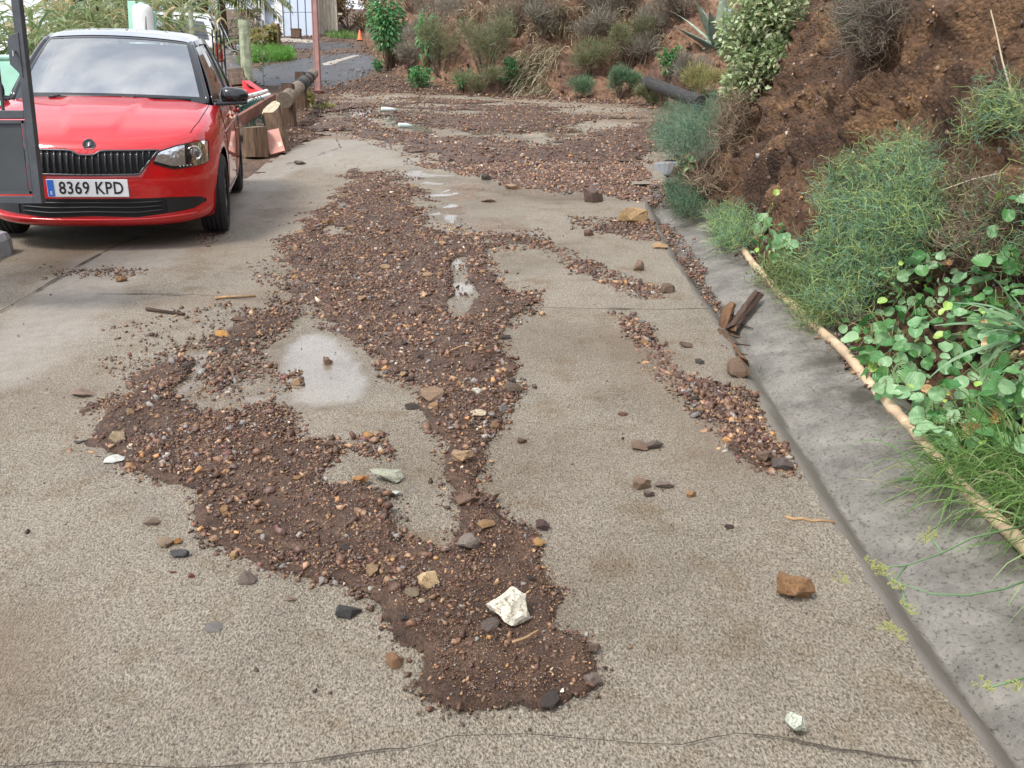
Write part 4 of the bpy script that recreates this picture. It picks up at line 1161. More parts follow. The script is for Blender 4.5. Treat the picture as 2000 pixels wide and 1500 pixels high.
ZONES = [  # polygon, sediment weight, pebble density, mean size
    (MAIN, 1.0, 1.0, 0.013),
    ([(240, 740), (400, 640), (480, 610), (580, 600), (600, 625), (545, 655), (500, 690), (525, 720), (475, 770), (540, 765), (440, 800), (370, 780), (395, 700), (335, 690)], 0.42, 0.5, 0.015),
    ([(420, 690), (500, 690), (520, 720), (460, 770), (400, 775), (390, 740)], 0.6, 0.75, 0.016),
    ([(545, 735), (580, 730), (590, 755), (550, 760)], 0.6, 0.8, 0.016),
    ([(700, 850), (745, 850), (770, 890), (750, 898), (715, 880)], 0.5, 0.7, 0.018),
    ([(560, 262), (620, 232), (700, 228), (760, 250), (870, 268), (960, 268), (1060, 282), (1150, 262), (1240, 240), (1330, 236), (1325, 265), (1290, 300), (1265, 330), (1270, 395), (1190, 382), (1080, 372), (960, 352), (870, 330), (810, 312), (760, 290), (690, 266), (640, 262), (560, 285)], 1.0, 1.0, 0.034),
    ([(700, 192), (820, 188), (1000, 200), (1180, 208), (1310, 222), (1330, 240), (1150, 262), (1000, 262), (880, 258), (780, 240), (700, 226), (600, 224), (560, 246), (590, 215), (640, 200)], 0.48, 0.72, 0.034),
    ([(480, 152), (560, 140), (620, 170), (700, 165), (800, 178), (700, 192), (600, 205), (560, 180), (480, 170)], 0.25, 0.7, 0.04),
    ([(720, 130), (800, 145), (1000, 175), (1200, 195), (1300, 205), (1310, 222), (1180, 206), (1000, 194), (800, 182), (700, 165)], 0.2, 0.75, 0.045),
    ([(1220, 615), (1262, 632), (1290, 680), (1330, 730), (1400, 752), (1470, 770), (1490, 850), (1545, 905), (1545, 925), (1480, 915), (1420, 885), (1365, 805), (1300, 745), (1235, 665)], 0.65, 0.85, 0.018),
    ([(1080, 485), (1130, 508), (1200, 535), (1280, 568), (1270, 582), (1190, 560), (1100, 515)], 0.3, 0.7, 0.020),
    ([(920, 462), (1060, 448), (1070, 478), (1000, 492), (930, 492)], 0.35, 0.6, 0.020),
    ([(1120, 425), (1200, 432), (1290, 432), (1300, 468), (1200, 462), (1130, 445)], 0.5, 0.7, 0.022),
    ([(1275, 330), (1300, 300), (1345, 300), (1390, 350), (1360, 405), (1322, 415), (1292, 390)], 0.8, 0.9, 0.022),
    ([(1285, 440), (1303, 428), (1345, 490), (1402, 565), (1418, 610), (1395, 600), (1340, 515)], 0.0, 0.7, 0.013),
    ([(500, 520), (560, 500), (585, 560), (540, 600), (520, 560)], 0.15, 0.35, 0.016),
    ([(230, 640), (420, 590), (480, 600), (400, 690), (300, 720), (180, 760)], 0.0, 0.16, 0.013),
    ([(380, 470), (430, 450), (440, 470), (400, 482)], 0.0, 0.5, 0.012),
    ([(100, 520), (280, 528), (280, 538), (100, 540)], 0.2, 0.4, 0.012),
]
ZG = [(Gv(p)[:, :2], a, b_, c_) for p, a, b_, c_ in ZONES]
HG = [Gv(p)[:, :2] for p in HOLES]

def fields(x, y):
    """sediment cover 0..1, pebble density, mean pebble size"""
    near = np.clip(y / 6.0, 0.35, 2.2)
    wob = 0.055 * near * fbm(x * 5.5 / np.sqrt(near), y * 5.5 / np.sqrt(near), 0, 131, 4)
    per = 0.06 * fbm(x * 7, y * 7, 0, 137, 3) - 0.085 * sstep(-.15, .45, fbm(x * 1.9, y * 1.9, 0, 139, 3)) * sstep(2.2, 3.2, y)
    cov = np.zeros_like(x); den = np.zeros_like(x); size = np.full_like(x, 0.014)
    for poly, a, b_, c_ in ZG:
        d = sdf(x, y, poly) + wob
        k = sstep(0.0, 0.12 * near, d - 0.035 * near + per * near)
        k2 = sstep(-0.06 * near, 0.10 * near, d + per * .9 * near) if len(poly) > 50 else sstep(-0.09 * near, 0.05 * near, d)
        if c_ > 0.03 and a < 0.5:                                 # streaky sheets on the upper lane
            wx = 0.9 * fbm(x * .45, y * .45, 0, 143, 3); st = sstep(-0.62, 0.30, fbm(x * 0.8 + y * .3 + wx, y * 1.3 - x * .25 + wx * 1.6, 0, 141, 5)); k = k * st; k2 = k2 * (0.25 + .75 * st)
        size = np.where(b_ * k2 > den, c_, size)
        den = np.maximum(den, b_ * k2); cov = np.maximum(cov, a * k)
    for p in HG:
        d = sdf(x, y, p) + wob
        h = 1 - sstep(-0.03, 0.05, d); cov = cov * h; den = den * (0.1 + .9 * h)
    return cov, den, size

M_SED = earth_material('wet_sediment', [(0.3, (0.050, 0.028, 0.019)), (0.46, (0.092, 0.054, 0.036)), (0.6, (0.145, 0.087, 0.057)), (0.75, (0.23, 0.148, 0.092))], 9.0, 1.0, 170, 0.45, 165, 0.012)
def thin_out(m):
    """the silt breaks up into grains and gaps where it thins out"""
    nt = m.node_tree; N, L = nt.nodes, nt.links; b = N['Principled BSDF']
    a = N.new('ShaderNodeVertexColor'); a.layer_name = 'Col'; t = N.new('ShaderNodeTexCoord'); n = N.new('ShaderNodeTexNoise'); n.inputs['Scale'].default_value = 55; n.inputs['Detail'].default_value = 6; n.inputs['Roughness'].default_value = .75
    L.new(t.outputs['Object'], n.inputs['Vector']); ad = N.new('ShaderNodeMath'); L.new(a.outputs['Color'], ad.inputs[0]); L.new(n.outputs['Fac'], ad.inputs[1])
    mr = N.new('ShaderNodeMapRange'); mr.inputs['From Min'].default_value = .78; mr.inputs['From Max'].default_value = .92; L.new(ad.outputs[0], mr.inputs['Value']); L.new(mr.outputs['Result'], b.inputs['Alpha'])
thin_out(M_SED)
SED = {}
def sediment(x0, x1, y0, y1, st, hmax, seed):
    X, Y = np.meshgrid(np.arange(x0, x1, st), np.arange(y0, y1, st), indexing='ij')
    cov, den, size = fields(X, Y)
    lump = 0.5 + 0.5 * fbm(X * 4, Y * 4, 0, seed, 4)
    h = cov ** 0.8 * hmax * (0.35 + 0.65 * np.clip(lump, 0, 1.2))
    Z = gz(X, Y) + 0.004 + np.where(cov > 0.02, h, -0.02)
    F = grid_faces(*X.shape); k = cov.ravel()[F].max(1) > 0.05
    SED[(x0, x1, y0, y1, st)] = np.where(cov > .05, h, 0)
    return np.stack([X, Y, Z], -1).reshape(-1, 3), F[k], np.repeat(cov.reshape(-1, 1), 3, 1)
v1, f1, c1 = sediment(-3.4, 1.6, 1.55, 10.9, 0.025, 0.024, 151)
o = mesh_obj('sediment', v1, f1, M_SED, smooth=True, cols=c1); tag(o, 'dark brown wet gritty sediment fanned down the concrete lane', 'sediment', kind='stuff')
v2, f2, c2 = sediment(-6.0, 3.8, 10.9, 26.0, 0.08, 0.05, 152)
o = mesh_obj('sediment', v2, f2, M_SED, smooth=True, cols=c2); tag(o, 'brown sediment spread over the upper bend of the lane', 'sediment', kind='stuff')
def sed_h(x, y):
    r = np.zeros_like(x)
    for (x0, x1, y0, y1, st), h in SED.items():
        i = np.clip(((x - x0) / st).astype(int), 0, h.shape[0] - 1); j = np.clip(((y - y0) / st).astype(int), 0, h.shape[1] - 1)
        ok = (x >= x0) & (x < x1) & (y >= y0) & (y < y1)
        r = np.where(ok, h[i, j], r)
    return r

# ---- stone shapes: angular hulls
def hull(seed, n=14, dims=(1, .75, .5), boxy=0.5):
    R = np.random.default_rng(seed)
    p = R.normal(0, 1, (n, 3)); p /= np.linalg.norm(p, axis=1)[:, None]
    m = np.abs(p).max(1)[:, None]; p = p * (1 - boxy) + p / m * boxy * 0.8
    p *= R.uniform(.8, 1.05, (n, 1))
    p *= np.array(dims) * .5
    bm = bmesh.new()
    for q in p: bm.verts.new(q)
    r = bmesh.ops.convex_hull(bm, input=bm.verts)
    bmesh.ops.delete(bm, geom=[g for g in r['geom_interior'] if isinstance(g, bmesh.types.BMVert)], context='VERTS')
    bmesh.ops.triangulate(bm, faces=bm.faces)
    bm.verts.index_update()
    V = np.array([tuple(v.co) for v in bm.verts]); F = np.array([[v.index for v in f.verts] for f in bm.faces])
    bm.free(); return V, F

PAL = np.array([(0.055, 0.029, 0.019), (0.080, 0.042, 0.028), (0.110, 0.058, 0.036), (0.078, 0.046, 0.038), (0.145, 0.083, 0.050), (0.205, 0.122, 0.072), (0.27, 0.165, 0.092), (0.30, 0.155, 0.062), (0.18, 0.16, 0.14), (0.13, 0.115, 0.105), (0.42, 0.35, 0.27), (0.10, 0.042, 0.036)])
PW = np.array([.17, .19, .17, .12, .12, .08, .045, .02, .03, .05, .008, .02]); PW = PW / PW.sum()
M_PEB = mat_col('pebble', 0.42, 0.5, 130, 0.3, 60)
VAR = [hull(900 + k, 9, (1, .76 + .03 * (k % 6), .52 + .05 * (k % 5)), .4) for k in range(12)]

def rotmats(n, R, tilt=0.5):
    a = R.uniform(0, 2 * math.pi, n); b_ = R.normal(0, tilt, n); c = R.normal(0, tilt, n)
    ca, sa, cb, sb, cc, sc_ = np.cos(a), np.sin(a), np.cos(b_), np.sin(b_), np.cos(c), np.sin(c)
    M = np.empty((n, 3, 3))
    M[:, 0] = np.stack([ca * cb, ca * sb * sc_ - sa * cc, ca * sb * cc + sa * sc_], 1)
    M[:, 1] = np.stack([sa * cb, sa * sb * sc_ + ca * cc, sa * sb * cc - ca * sc_], 1)
    M[:, 2] = np.stack([-sb, cb * sc_, cb * cc], 1)
    return M

def pebble_mesh(name, P, S, C, R, label, tilt=0.5, mat=None):
    V, F, Cc, n0 = [], [], [], 0
    which = R.integers(0, len(VAR), len(P))
    for k, (v, f) in enumerate(VAR):
        s = np.nonzero(which == k)[0]
        if not len(s): continue
        M = rotmats(len(s), R, tilt)
        q = np.einsum('nij,vj->nvi', M, v) * S[s][:, None, None] + P[s][:, None, :]
        V.append(q.reshape(-1, 3)); F.append((f[None] + (np.arange(len(s)) * len(v))[:, None, None] + n0).reshape(-1, 3))
        Cc.append(np.repeat(C[s], len(v), 0)); n0 += len(s) * len(v)
    o = mesh_obj(name, np.concatenate(V), np.concatenate(F), mat or M_PEB, cols=np.concatenate(Cc))
    return tag(o, label, 'gravel', kind='stuff')

def scatter(x0, x1, y0, y1, per_m2, R, dmin=0.02, sfun=None, halo=0.0):
    n = int((x1 - x0) * (y1 - y0) * per_m2)
    x = R.uniform(x0, x1, n); y = R.uniform(y0, y1, n)
    cov, den, size = fields(x, y)
    clump = 0.35 + 0.9 * sstep(-0.5, 0.5, fbm(x * 3.2, y * 3.2, 0, 161, 3))
    keep = R.uniform(0, 1, n) < np.maximum(den * clump, halo)
    keep &= (x < xg(y) - 0.01) | (y > 9.3) | (den > .3)
    return x[keep], y[keep], cov[keep], den[keep], size[keep]

def colours(n, R, light=1.0):
    c = PAL[R.choice(len(PAL), n, p=PW)] * R.uniform(.75, 1.3, (n, 1)) * light
    return c
def lay(x, y, S, sink=0.12):
    base = gz(x, y) + 0.004 + sed_h(x, y)
    gut = (x > xg(y)) & (y < 9.6)
    base = np.where(gut, gz(x, y) - 0.03 + 0.3 * np.maximum(0, x - xg(y) - .13), base)
    return np.stack([x, y, base + S * (0.22 - sink)], 1)

R = np.random.default_rng(77)
# fine gravel near
x, y, cov, den, size = scatter(-3.3, 1.55, 1.6, 10.9, 11000, R)
k = R.uniform(0, 1, len(x)) < np.minimum(1, (3.4 / y) ** 1.15); x, y, size = x[k], y[k], size[k]
S = np.clip(size * R.lognormal(-0.32, 0.45, len(x)) * np.clip(y / 3.4, 0.75, 3) ** .3, 0.004, 0.030)
pebble_mesh('gravel', lay(x, y, S), S * 1.25, colours(len(x), R, 1.4), R, 'fine brown gravel of the washed-down fan on the lane')
# grit of the fan's toe
n = 52000
x = R.uniform(-.75, .55, n); y = R.uniform(1.6, 3.3, n); cov, den, size = fields(x, y)
k = (cov > .25) & (R.uniform(0, 1, n) < .75); x, y = x[k], y[k]
S = R.uniform(.0030, .0065, len(x))
pebble_mesh('gravel', lay(x, y, S, .06), S * 1.25, colours(len(x), R, 1.5), R, 'sand-sized brown grit in the toe of the gravel fan')
# coarser chips near
x, y, cov, den, size = scatter(-3.3, 1.55, 1.6, 10.9, 780, R)
tipdark = (y < 2.5) & (x > -.25) & (R.uniform(0, 1, len(x)) < .7)
x, y, size = x[~tipdark], y[~tipdark], size[~tipdark]
S = np.clip(size * R.lognormal(0.62, 0.38, len(x)), 0.016, 0.055)
pebble_mesh('gravel', lay(x, y, S), S * 1.2, colours(len(x), R, 1.75), R, 'coarse brown and tan stone chips in the fan')
# stray crumbs on the bare concrete
x, y, cov, den, size = scatter(-3.6, 1.0, 1.5, 12.0, 150, R, halo=0.12)
near = polydist(x, y, ZG[0][0]) < .5
k = near | (R.uniform(0, 1, len(x)) < .35); x, y = x[k], y[k]
S = np.clip(0.009 * R.lognormal(0, .45, len(x)), .004, .026)
pebble_mesh('gravel', lay(x, y, S), S * 1.2, colours(len(x), R, .9), R, 'stray dark crumbs strewn over the bare concrete')
# upper bend
x, y, cov, den, size = scatter(-6.0, 3.7, 10.9, 27.0, 400, R)
S = np.clip(size * R.lognormal(-0.15, 0.40, len(x)), 0.012, 0.085)
pebble_mesh('gravel', lay(x, y, S), S * 1.3, colours(len(x), R, 1.7), R, 'brown rubble covering the upper bend of the lane')
# leaf-like litter and rubble under the far hillside and on the climbing track
n = 5200
x = R.uniform(-10, -3.8, n); y = R.uniform(23, 44, n)
k = (fbm(x * .6, y * .6, 0, 171, 4) > -.25) & (x > -4.6 - (y - 23) * .33) | (R.uniform(0, 1, n) < .12); x, y = x[k], y[k]
S = np.clip(.05 * R.lognormal(0, .4, len(x)), .02, .13)
pebble_mesh('gravel', np.stack([x, y, gz(x, y) + .012], 1), S * 1.2, colours(len(x), R, 1.3), R, 'loose rubble on the earth track below the house')

# ---- single stones
M_STONE = mat_col('stone', 0.5, 0.8, 75, 0.38, 28, source='object')
M_SPECK = mat_col('speckled_stone', 0.9, 0.35, 60, 0.15, 9, source='object', spec=0.2)
def speckle(m):
    nt = m.node_tree; b = nt.nodes['Principled BSDF']; src = b.inputs['Base Color'].links[0].from_socket
    v = nt.nodes.new('ShaderNodeTexNoise'); v.inputs['Scale'].default_value = 11; v.inputs['Detail'].default_value = 8; v.inputs['Roughness'].default_value = .8
    t = nt.nodes.new('ShaderNodeTexCoord'); nt.links.new(t.outputs['Object'], v.inputs['Vector'])
    r = nt.nodes.new('ShaderNodeValToRGB'); r.color_ramp.elements[0].position = .40; r.color_ramp.elements[0].color = (.30, .27, .23, 1); r.color_ramp.elements[1].position = .50; r.color_ramp.elements[1].color = (1, 1, 1, 1)
    nt.links.new(v.outputs['Fac'], r.inputs['Fac'])
    x = nt.nodes.new('ShaderNodeMix'); x.data_type = 'RGBA'; x.blend_type = 'MULTIPLY'; x.inputs[0].default_value = 1
    nt.links.new(src, x.inputs[6]); nt.links.new(r.outputs['Color'], x.inputs[7]); nt.links.new(x.outputs[2], b.inputs['Base Color'])
speckle(M_SPECK)
SHAPES = []
def rough_rock(seed, dims, boxy, cuts=1):
    """angular hull, split and roughened"""
    V, F = hull(seed, 15, dims, boxy)
    bm = bmesh.new(); vs_ = [bm.verts.new(v) for v in V]
    for f in F: bm.faces.new([vs_[i] for i in f])
    bmesh.ops.subdivide_edges(bm, edges=bm.edges, cuts=cuts, use_grid_fill=True)
    bm.verts.index_update()
    P = np.array([tuple(v.co) for v in bm.verts])
    nz = .045 * np.stack([fbm(P[:, 0] * 5 + k * 9, P[:, 1] * 5, P[:, 2] * 5, seed + k, 3) for k in range(3)], 1)
    for v, d in zip(bm.verts, nz): v.co += Vector(d)
    bmesh.ops.triangulate(bm, faces=bm.faces)
    me = bpy.data.meshes.new('stone'); bm.to_mesh(me); bm.free(); return me
for k in range(16):
    me = rough_rock(3000 + k, (1, .66 + .06 * (k % 5), .46 + .07 * (k % 4)), .25 + .1 * (k % 4)); me.materials.append(M_STONE); SHAPES.append(me)
BLOCKY = rough_rock(3117, (1, .52, .56), .85, 2); BLOCKY.materials.append(M_STONE)
WEDGE = rough_rock(3108, (1, .78, .75), .15, 3); WEDGE.materials.append(M_SPECK)
def stone_at(px, py, wpx, col, label, group, shape=None, rz=None, hs_=None, tall=1.0, seed=0, pos=None, size=None, sink=.28):
    R2 = random.Random(int(seed * 31 + px * 7 + py))
    p = Vector(pos) if pos else G(px, py)
    w = size if size else wpx * depth_of(p) / F_PX
    o = bpy.data.objects.new('stone', shape or SHAPES[R2.randrange(len(SHAPES))]); COL.objects.link(o)
    o.scale = (w, w, w * tall)
    zz = max((v.co.z for v in o.data.vertices)) * w * tall
    h = float(sed_h(np.array([p.x]), np.array([p.y]))[0])
    o.location = (p.x, p.y, p.z + .004 + h + zz * (1 - 2 * sink) * .9)
    o.rotation_euler = (R2.uniform(-.16, .16), R2.uniform(-.16, .16), rz if rz is not None else R2.uniform(0, 6.28))
    o.color = (*col, 1)
    tag(o, label, 'stone', group); return o
WHT_, CRM, ORG, TAN, BRN, DRK, GRY, RED_, GRN, PUR = (.72, .72, .66), (.58, .46, .32), (.40, .19, .065), (.34, .22, .12), (.15, .09, .06), (.06, .045, .038), (.20, .18, .165), (.14, .05, .038), (.36, .36, .27), (.10, .058, .055)
HERO = [
    (990, 1222, 108, (.58, .54, .44), 'large white speckled rock standing at the toe of the gravel fan', WEDGE, .55, .85),
    (834, 1162, 54, (.62, .44, .24), 'rounded cream and orange stone beside the white speckled rock', None, .3, 1.0),
    (806, 1180, 48, (.20, .15, .10), 'flat brown slab leaning on the cream and orange stone', SHAPES[1], 2.3, .7),
    (824, 1196, 20, CRM, 'tiny cream pebble at the foot of the cream and orange stone', None, None, .9),
    (958, 1240, 46, (.13, .10, .085), 'dark grey wedge tucked under the white speckled rock', None, .2, .8),
    (1550, 1170, 104, (.23, .125, .058), 'big rusty orange brick-shaped rock alone near the gutter', BLOCKY, -.12, 1.0),
    (1553, 1440, 58, (.42, .44, .36), 'pale greenish grey stone lying on the crack', WEDGE, 1.7, 1.1),
    (678, 1206, 64, (.055, .050, .050), 'dark slate shard left of the fan toe', SHAPES[2], .05, .75),
    (772, 1305, 46, (.27, .145, .075), 'half orange half dark stone beside the fan toe', None, .4, 1.1),
    (420, 1236, 48, GRY, 'flat grey stone alone on the bare concrete', SHAPES[4], -.3, .55),
    (481, 1144, 46, (.16, .125, .10), 'brown block lying just off the fan edge', None, .1, 1.0),
    (456, 1096, 32, (.44, .27, .14), 'upright orange sliver at the lower edge of the left fan', BLOCKY, 1.7, .9),
    (322, 1072, 40, (.28, .20, .13), 'tan stone of the small cluster beside the left fan', None, None, 1.0),
    (346, 1066, 26, ORG, 'orange stone of the small cluster beside the left fan', None, None, 1.1),
    (352, 1093, 50, (.075, .07, .072), 'dark grey shard below the small stone cluster', SHAPES[5], .0, .6),
    (296, 1032, 34, (.24, .18, .13), 'small buff stone above the small stone cluster', None, None, .9),
    (905, 918, 60, (.36, .24, .14), 'squarish tan stone in the neck of the main fan', BLOCKY, .1, .9),
    (757, 942, 80, GRN, 'flat mossy greenish grey rock between the two fan arms', SHAPES[0], .1, .75),
    (705, 953, 40, ORG, 'orange stone touching the mossy grey rock', None, .2, .9),
    (772, 972, 34, (.60, .60, .54), 'pale chip below the mossy grey rock', None, .4, .7),
    (935, 822, 40, CRM, 'flat cream stone in the middle of the fan', None, .2, .7),
    (932, 778, 26, (.66, .60, .50), 'whitish pebble above the flat cream stone', None, None, .9),
    (845, 792, 58, (.26, .17, .11), 'brown slab at the left rim of the main channel', SHAPES[3], .35, .8),
    (805, 806, 36, DRK, 'dark chunk beside the brown slab of the main channel', None, .2, 1.0),
    (1003, 772, 46, (.12, .085, .06), 'dark brown rock on the right rim of the main channel', None, .8, 1.1),
    (970, 846, 30, (.28, .16, .09), 'rusty stone below the dark brown rim rock', None, .5, 1.1),
    (1250, 880, 46, (.20, .13, .09), 'brown stone of the lone pair on open concrete', None, .1, .8),
    (1278, 880, 40, (.13, .095, .08), 'dark flat stone of the lone pair on open concrete', SHAPES[6], .3, .7),
    (1254, 958, 50, (.24, .16, .11), 'tan brown stone of the lone cluster nearer the crack', None, .2, .8),
    (1297, 956, 42, (.20, .15, .12), 'greyish brown stone of the lone cluster nearer the crack', None, .0, .8),
    (1268, 974, 30, (.15, .11, .09), 'low flat stone in front of the lone cluster', None, .1, .6),
    (1350, 976, 26, (.42, .24, .12), 'small orange stone right of the lone cluster', None, .2, .9),
    (1424, 1040, 22, (.08, .05, .045), 'tiny dark stone alone on open concrete', None, .2, 1.0),
    (1490, 912, 48, (.17, .115, .08), 'brown block at the tail of the right trickle', BLOCKY, .2, 1.0),
    (1528, 922, 52, (.11, .085, .075), 'dark slab at the tail of the right trickle', SHAPES[7], -.1, .8),
    (1437, 738, 64, (.15, .095, .06), 'brown boulder lodged against the gutter edge', None, .1, 1.15),
    (1160, 400, 50, (.10, .065, .05), 'dark brown boulder at the lower rim of the rubble sheet', None, .3, 1.25),
    (1234, 438, 66, (.34, .22, .11), 'big tan and ochre boulder beside the gutter head', None, .2, 1.15),
    (1290, 490, 38, (.36, .23, .12), 'tan rock on the gutter edge', None, .1, 1.0),
    (1248, 534, 30, (.20, .13, .085), 'upright brown rock below the ochre boulder', None, .6, 1.3),
    (1303, 577, 44, (.15, .10, .07), 'brown lump on the joint near the gutter', None, .3, 1.0),
    (1003, 374, 42, (.28, .18, .11), 'flat tan rock on wet concrete below the rubble sheet', None, .0, .7),
    (950, 357, 26, DRK, 'small dark rock above the flat tan rock', None, .0, .8),
    (955, 400, 34, (.22, .15, .10), 'low brown rock beside the upper puddle', None, .1, .7),
    (640, 716, 24, (.20, .12, .075), 'lone brown stone standing in the puddle', None, .2, 1.1),
    (435, 664, 32, (.50, .26, .07), 'bright ochre rock above the left fan', None, .2, 1.1),
    (365, 732, 22, (.10, .075, .065), 'dark pyramid stone on the left fan', None, .3, 1.2),
    (717, 860, 26, (.46, .25, .09), 'bright orange chip between the fan arms', None, .2, .9),
    (165, 778, 62, (.22, .15, .11), 'flat reddish slab at the outer tip of the left fan', SHAPES[8], .1, .5),
    (222, 906, 52, (.66, .64, .58), 'long white flake on the outer rim of the left fan', SHAPES[9], .2, .4),
    (228, 876, 40, (.42, .32, .20), 'buff stone above the long white flake', None, .2, .9),
    (256, 924, 28, (.40, .22, .11), 'orange stone below the long white flake', None, .2, .9),
    (586, 326, 28, (.10, .075, .06), 'dark clod on the pale concrete lip', None, .2, .9),
    (1160, 1284, 36, (.17, .115, .085), 'cube-shaped brown stone on the right rim of the fan toe', BLOCKY, .5, 1.1),
    (1156, 1348, 46, (.20, .155, .13), 'cracked grey brown slab at the toe of the fan', SHAPES[10], .4, .6),
    (915, 1082, 66, (.21, .17, .14), 'broad grey brown slab above the white speckled rock', SHAPES[11], .3, .7),
    (950, 1040, 46, (.30, .175, .085), 'orange brown slab behind the broad grey slab', SHAPES[12], .9, .9),
    (1050, 1074, 32, (.42, .24, .09), 'ochre stone on the right rim of the lower fan', None, .4, .9),
    (1060, 1042, 34, PUR, 'purple brown stone above the ochre rim stone', None, .2, 1.0),
    (790, 1290 - 60, 20, DRK, 'small dark stone inside the fan toe', None, .2, .9),
    (238, 556, 30, (.27, .15, .075), 'rusty broken clod below the car bumper', BLOCKY, .2, .9),
    (338, 1128, 16, RED_, 'small red stone below the left fan', None, .2, 1.0),
    (375, 1136, 18, (.16, .045, .03), 'deep red pebble beside the small red stone', None, .2, .9),
    (1340, 684, 32, (.15, .10, .075), 'low brown stone pair above the right trickle', None, .1, .7),
    (1368, 718, 26, (.075, .06, .058), 'dark lump right of the trickle', None, .3, 1.0),
    (1215, 817, 22, (.18, .10, .065), 'small brown stone alone between trickle and fan', None, .2, .9),
    (1020, 872, 26, BRN, 'small brown stone just right of the main channel', None, .2, .8),
    (568, 1180, 26, (.24, .17, .12), 'small tan stone in front of the fan edge', None, .2, .8),
    (1150, 466, 26, BRN, 'brown stone in the short upper trickle', None, .2, .9),
]
STONES = []
for i, (px, py, w, c, lab, shp, rz, tall) in enumerate(HERO):
    STONES.append(stone_at(px, py - 5, w, tuple(min(.8, q * 1.25) for q in c), lab, None, shp, rz, tall=tall * 1.2, seed=i, sink=.2))
hero_xy = np.array([(s.location.x, s.location.y) for s in STONES])
# the next largest stones of the debris, told apart only by where they lie
ALIKE = [('tan angular stone among the washed-down gravel', 'tan stones in the gravel', TAN), ('brown angular stone among the washed-down gravel', 'brown stones in the gravel', BRN),
         ('dark wet stone among the washed-down gravel', 'dark stones in the gravel', DRK), ('ochre orange stone among the washed-down gravel', 'ochre stones in the gravel', (.33, .19, .09)),
         ('grey stone among the washed-down gravel', 'grey stones in the gravel', GRY), ('purplish brown stone among the washed-down gravel', 'purplish stones in the gravel', PUR)]
x, y, cov, den, size = scatter(-3.2, 1.3, 1.8, 9.4, 240, R)
ok = den > .45
x, y = x[ok], y[ok]; n_ = 0
order = R.permutation(len(x)); taken = list(hero_xy)
for i in order:
    if n_ >= 300 - len(HERO): break
    p = np.array((x[i], y[i]))
    if y[i] < 2.25 and x[i] < .12 and R.uniform() < .8: continue
    if min(np.hypot(*(p - q)) for q in taken) < .075: continue
    k = R.choice(6, p=[.24, .30, .16, .10, .10, .10]); lab, grp, c = ALIKE[k]
    sz = float(np.clip(.052 * R.lognormal(0, .28), .034, .10)) * (1 + .05 * max(0, y[i] - 4))
    cc = tuple(float(q) for q in np.array(c) * R.uniform(.95, 1.5))
    v_ = Vector((x[i], y[i], float(gz(x[i], y[i])))) - CAM; pxx = CX + F_PX * v_.x / depth_of(v_ + CAM); pyy = CY - F_PX * (v_.z * math.cos(PITCH) + v_.y * math.sin(PITCH)) / depth_of(v_ + CAM)
    zone = ('in the rubble sheet at the gutter head' if pxx > 1100 and pyy < 480 else 'in the thin trickle beside the gutter' if pxx > 1070 and pyy < 940 else 'in the toe of the gravel fan around the white rock' if pyy > 1050 and pxx > 560 else
            'in the outer half of the left fan' if pxx < 420 else 'in the inner half of the left fan' if pyy > 700 and pxx < 800 and pxx < 560 + (pyy - 700) * .9 else 'in the narrow neck of the main channel' if pyy > 740 else
            'in the middle stretch of the main channel' if pyy > 540 else 'at the upper end of the main channel')
    word = lab.split(' among')[0]; word = ('large ' if sz > .064 else 'small ' if sz < .046 else 'middling ') + word
    stone_at(x[i] * 100, y[i] * 100, 0, cc, word + ' ' + zone, 'loose stones ' + zone, seed=i, pos=(x[i], y[i], float(gz(x[i], y[i]))), size=sz, tall=R.uniform(.7, 1.1))
    taken.append(p); n_ += 1
# ================================================================== PROPS
def at(px, py, Y):
    """point on a pixel's ray at a given forward distance (used for tops of things whose foot fixes Y)"""
    d = ray(px, py); t = Y / d.y; return CAM + d * t
def gp(x, y, dz=0.0): return Vector((x, y, float(gz(x, y)) + dz))

# rock chips lying on the bank face and at its foot
Rb = np.random.default_rng(5)
bco = np.empty(len(bank.data.vertices) * 3, np.float32); bank.data.vertices.foreach_get('co', bco); bco = bco.reshape(-1, 3)
sel = bco[Rb.integers(0, len(bco), 13000)]
sel = sel[(sel[:, 1] > 0.5) & (sel[:, 1] < 15)]
S = np.clip(.020 * Rb.lognormal(0, .55, len(sel)), .007, .07)
pebble_mesh('bank_rubble', sel + Rb.normal(0, .006, sel.shape), S * 1.4, colours(len(sel), Rb, 1.7), Rb, 'brown rock chips sticking out of the earth bank', 1.2)
fco = np.empty(len(far_bank.data.vertices) * 3, np.float32); far_bank.data.vertices.foreach_get('co', fco); fco = fco.reshape(-1, 3)
sel = fco[Rb.integers(0, len(fco), 7000)]
S = np.clip(.05 * Rb.lognormal(0, .5, len(sel)), .02, .2)
pebble_mesh('bank_rubble', sel + Rb.normal(0, .02, sel.shape), S * 1.4, colours(len(sel), Rb, 1.6), Rb, 'rock chips and dry litter on the far hillside', 1.2)
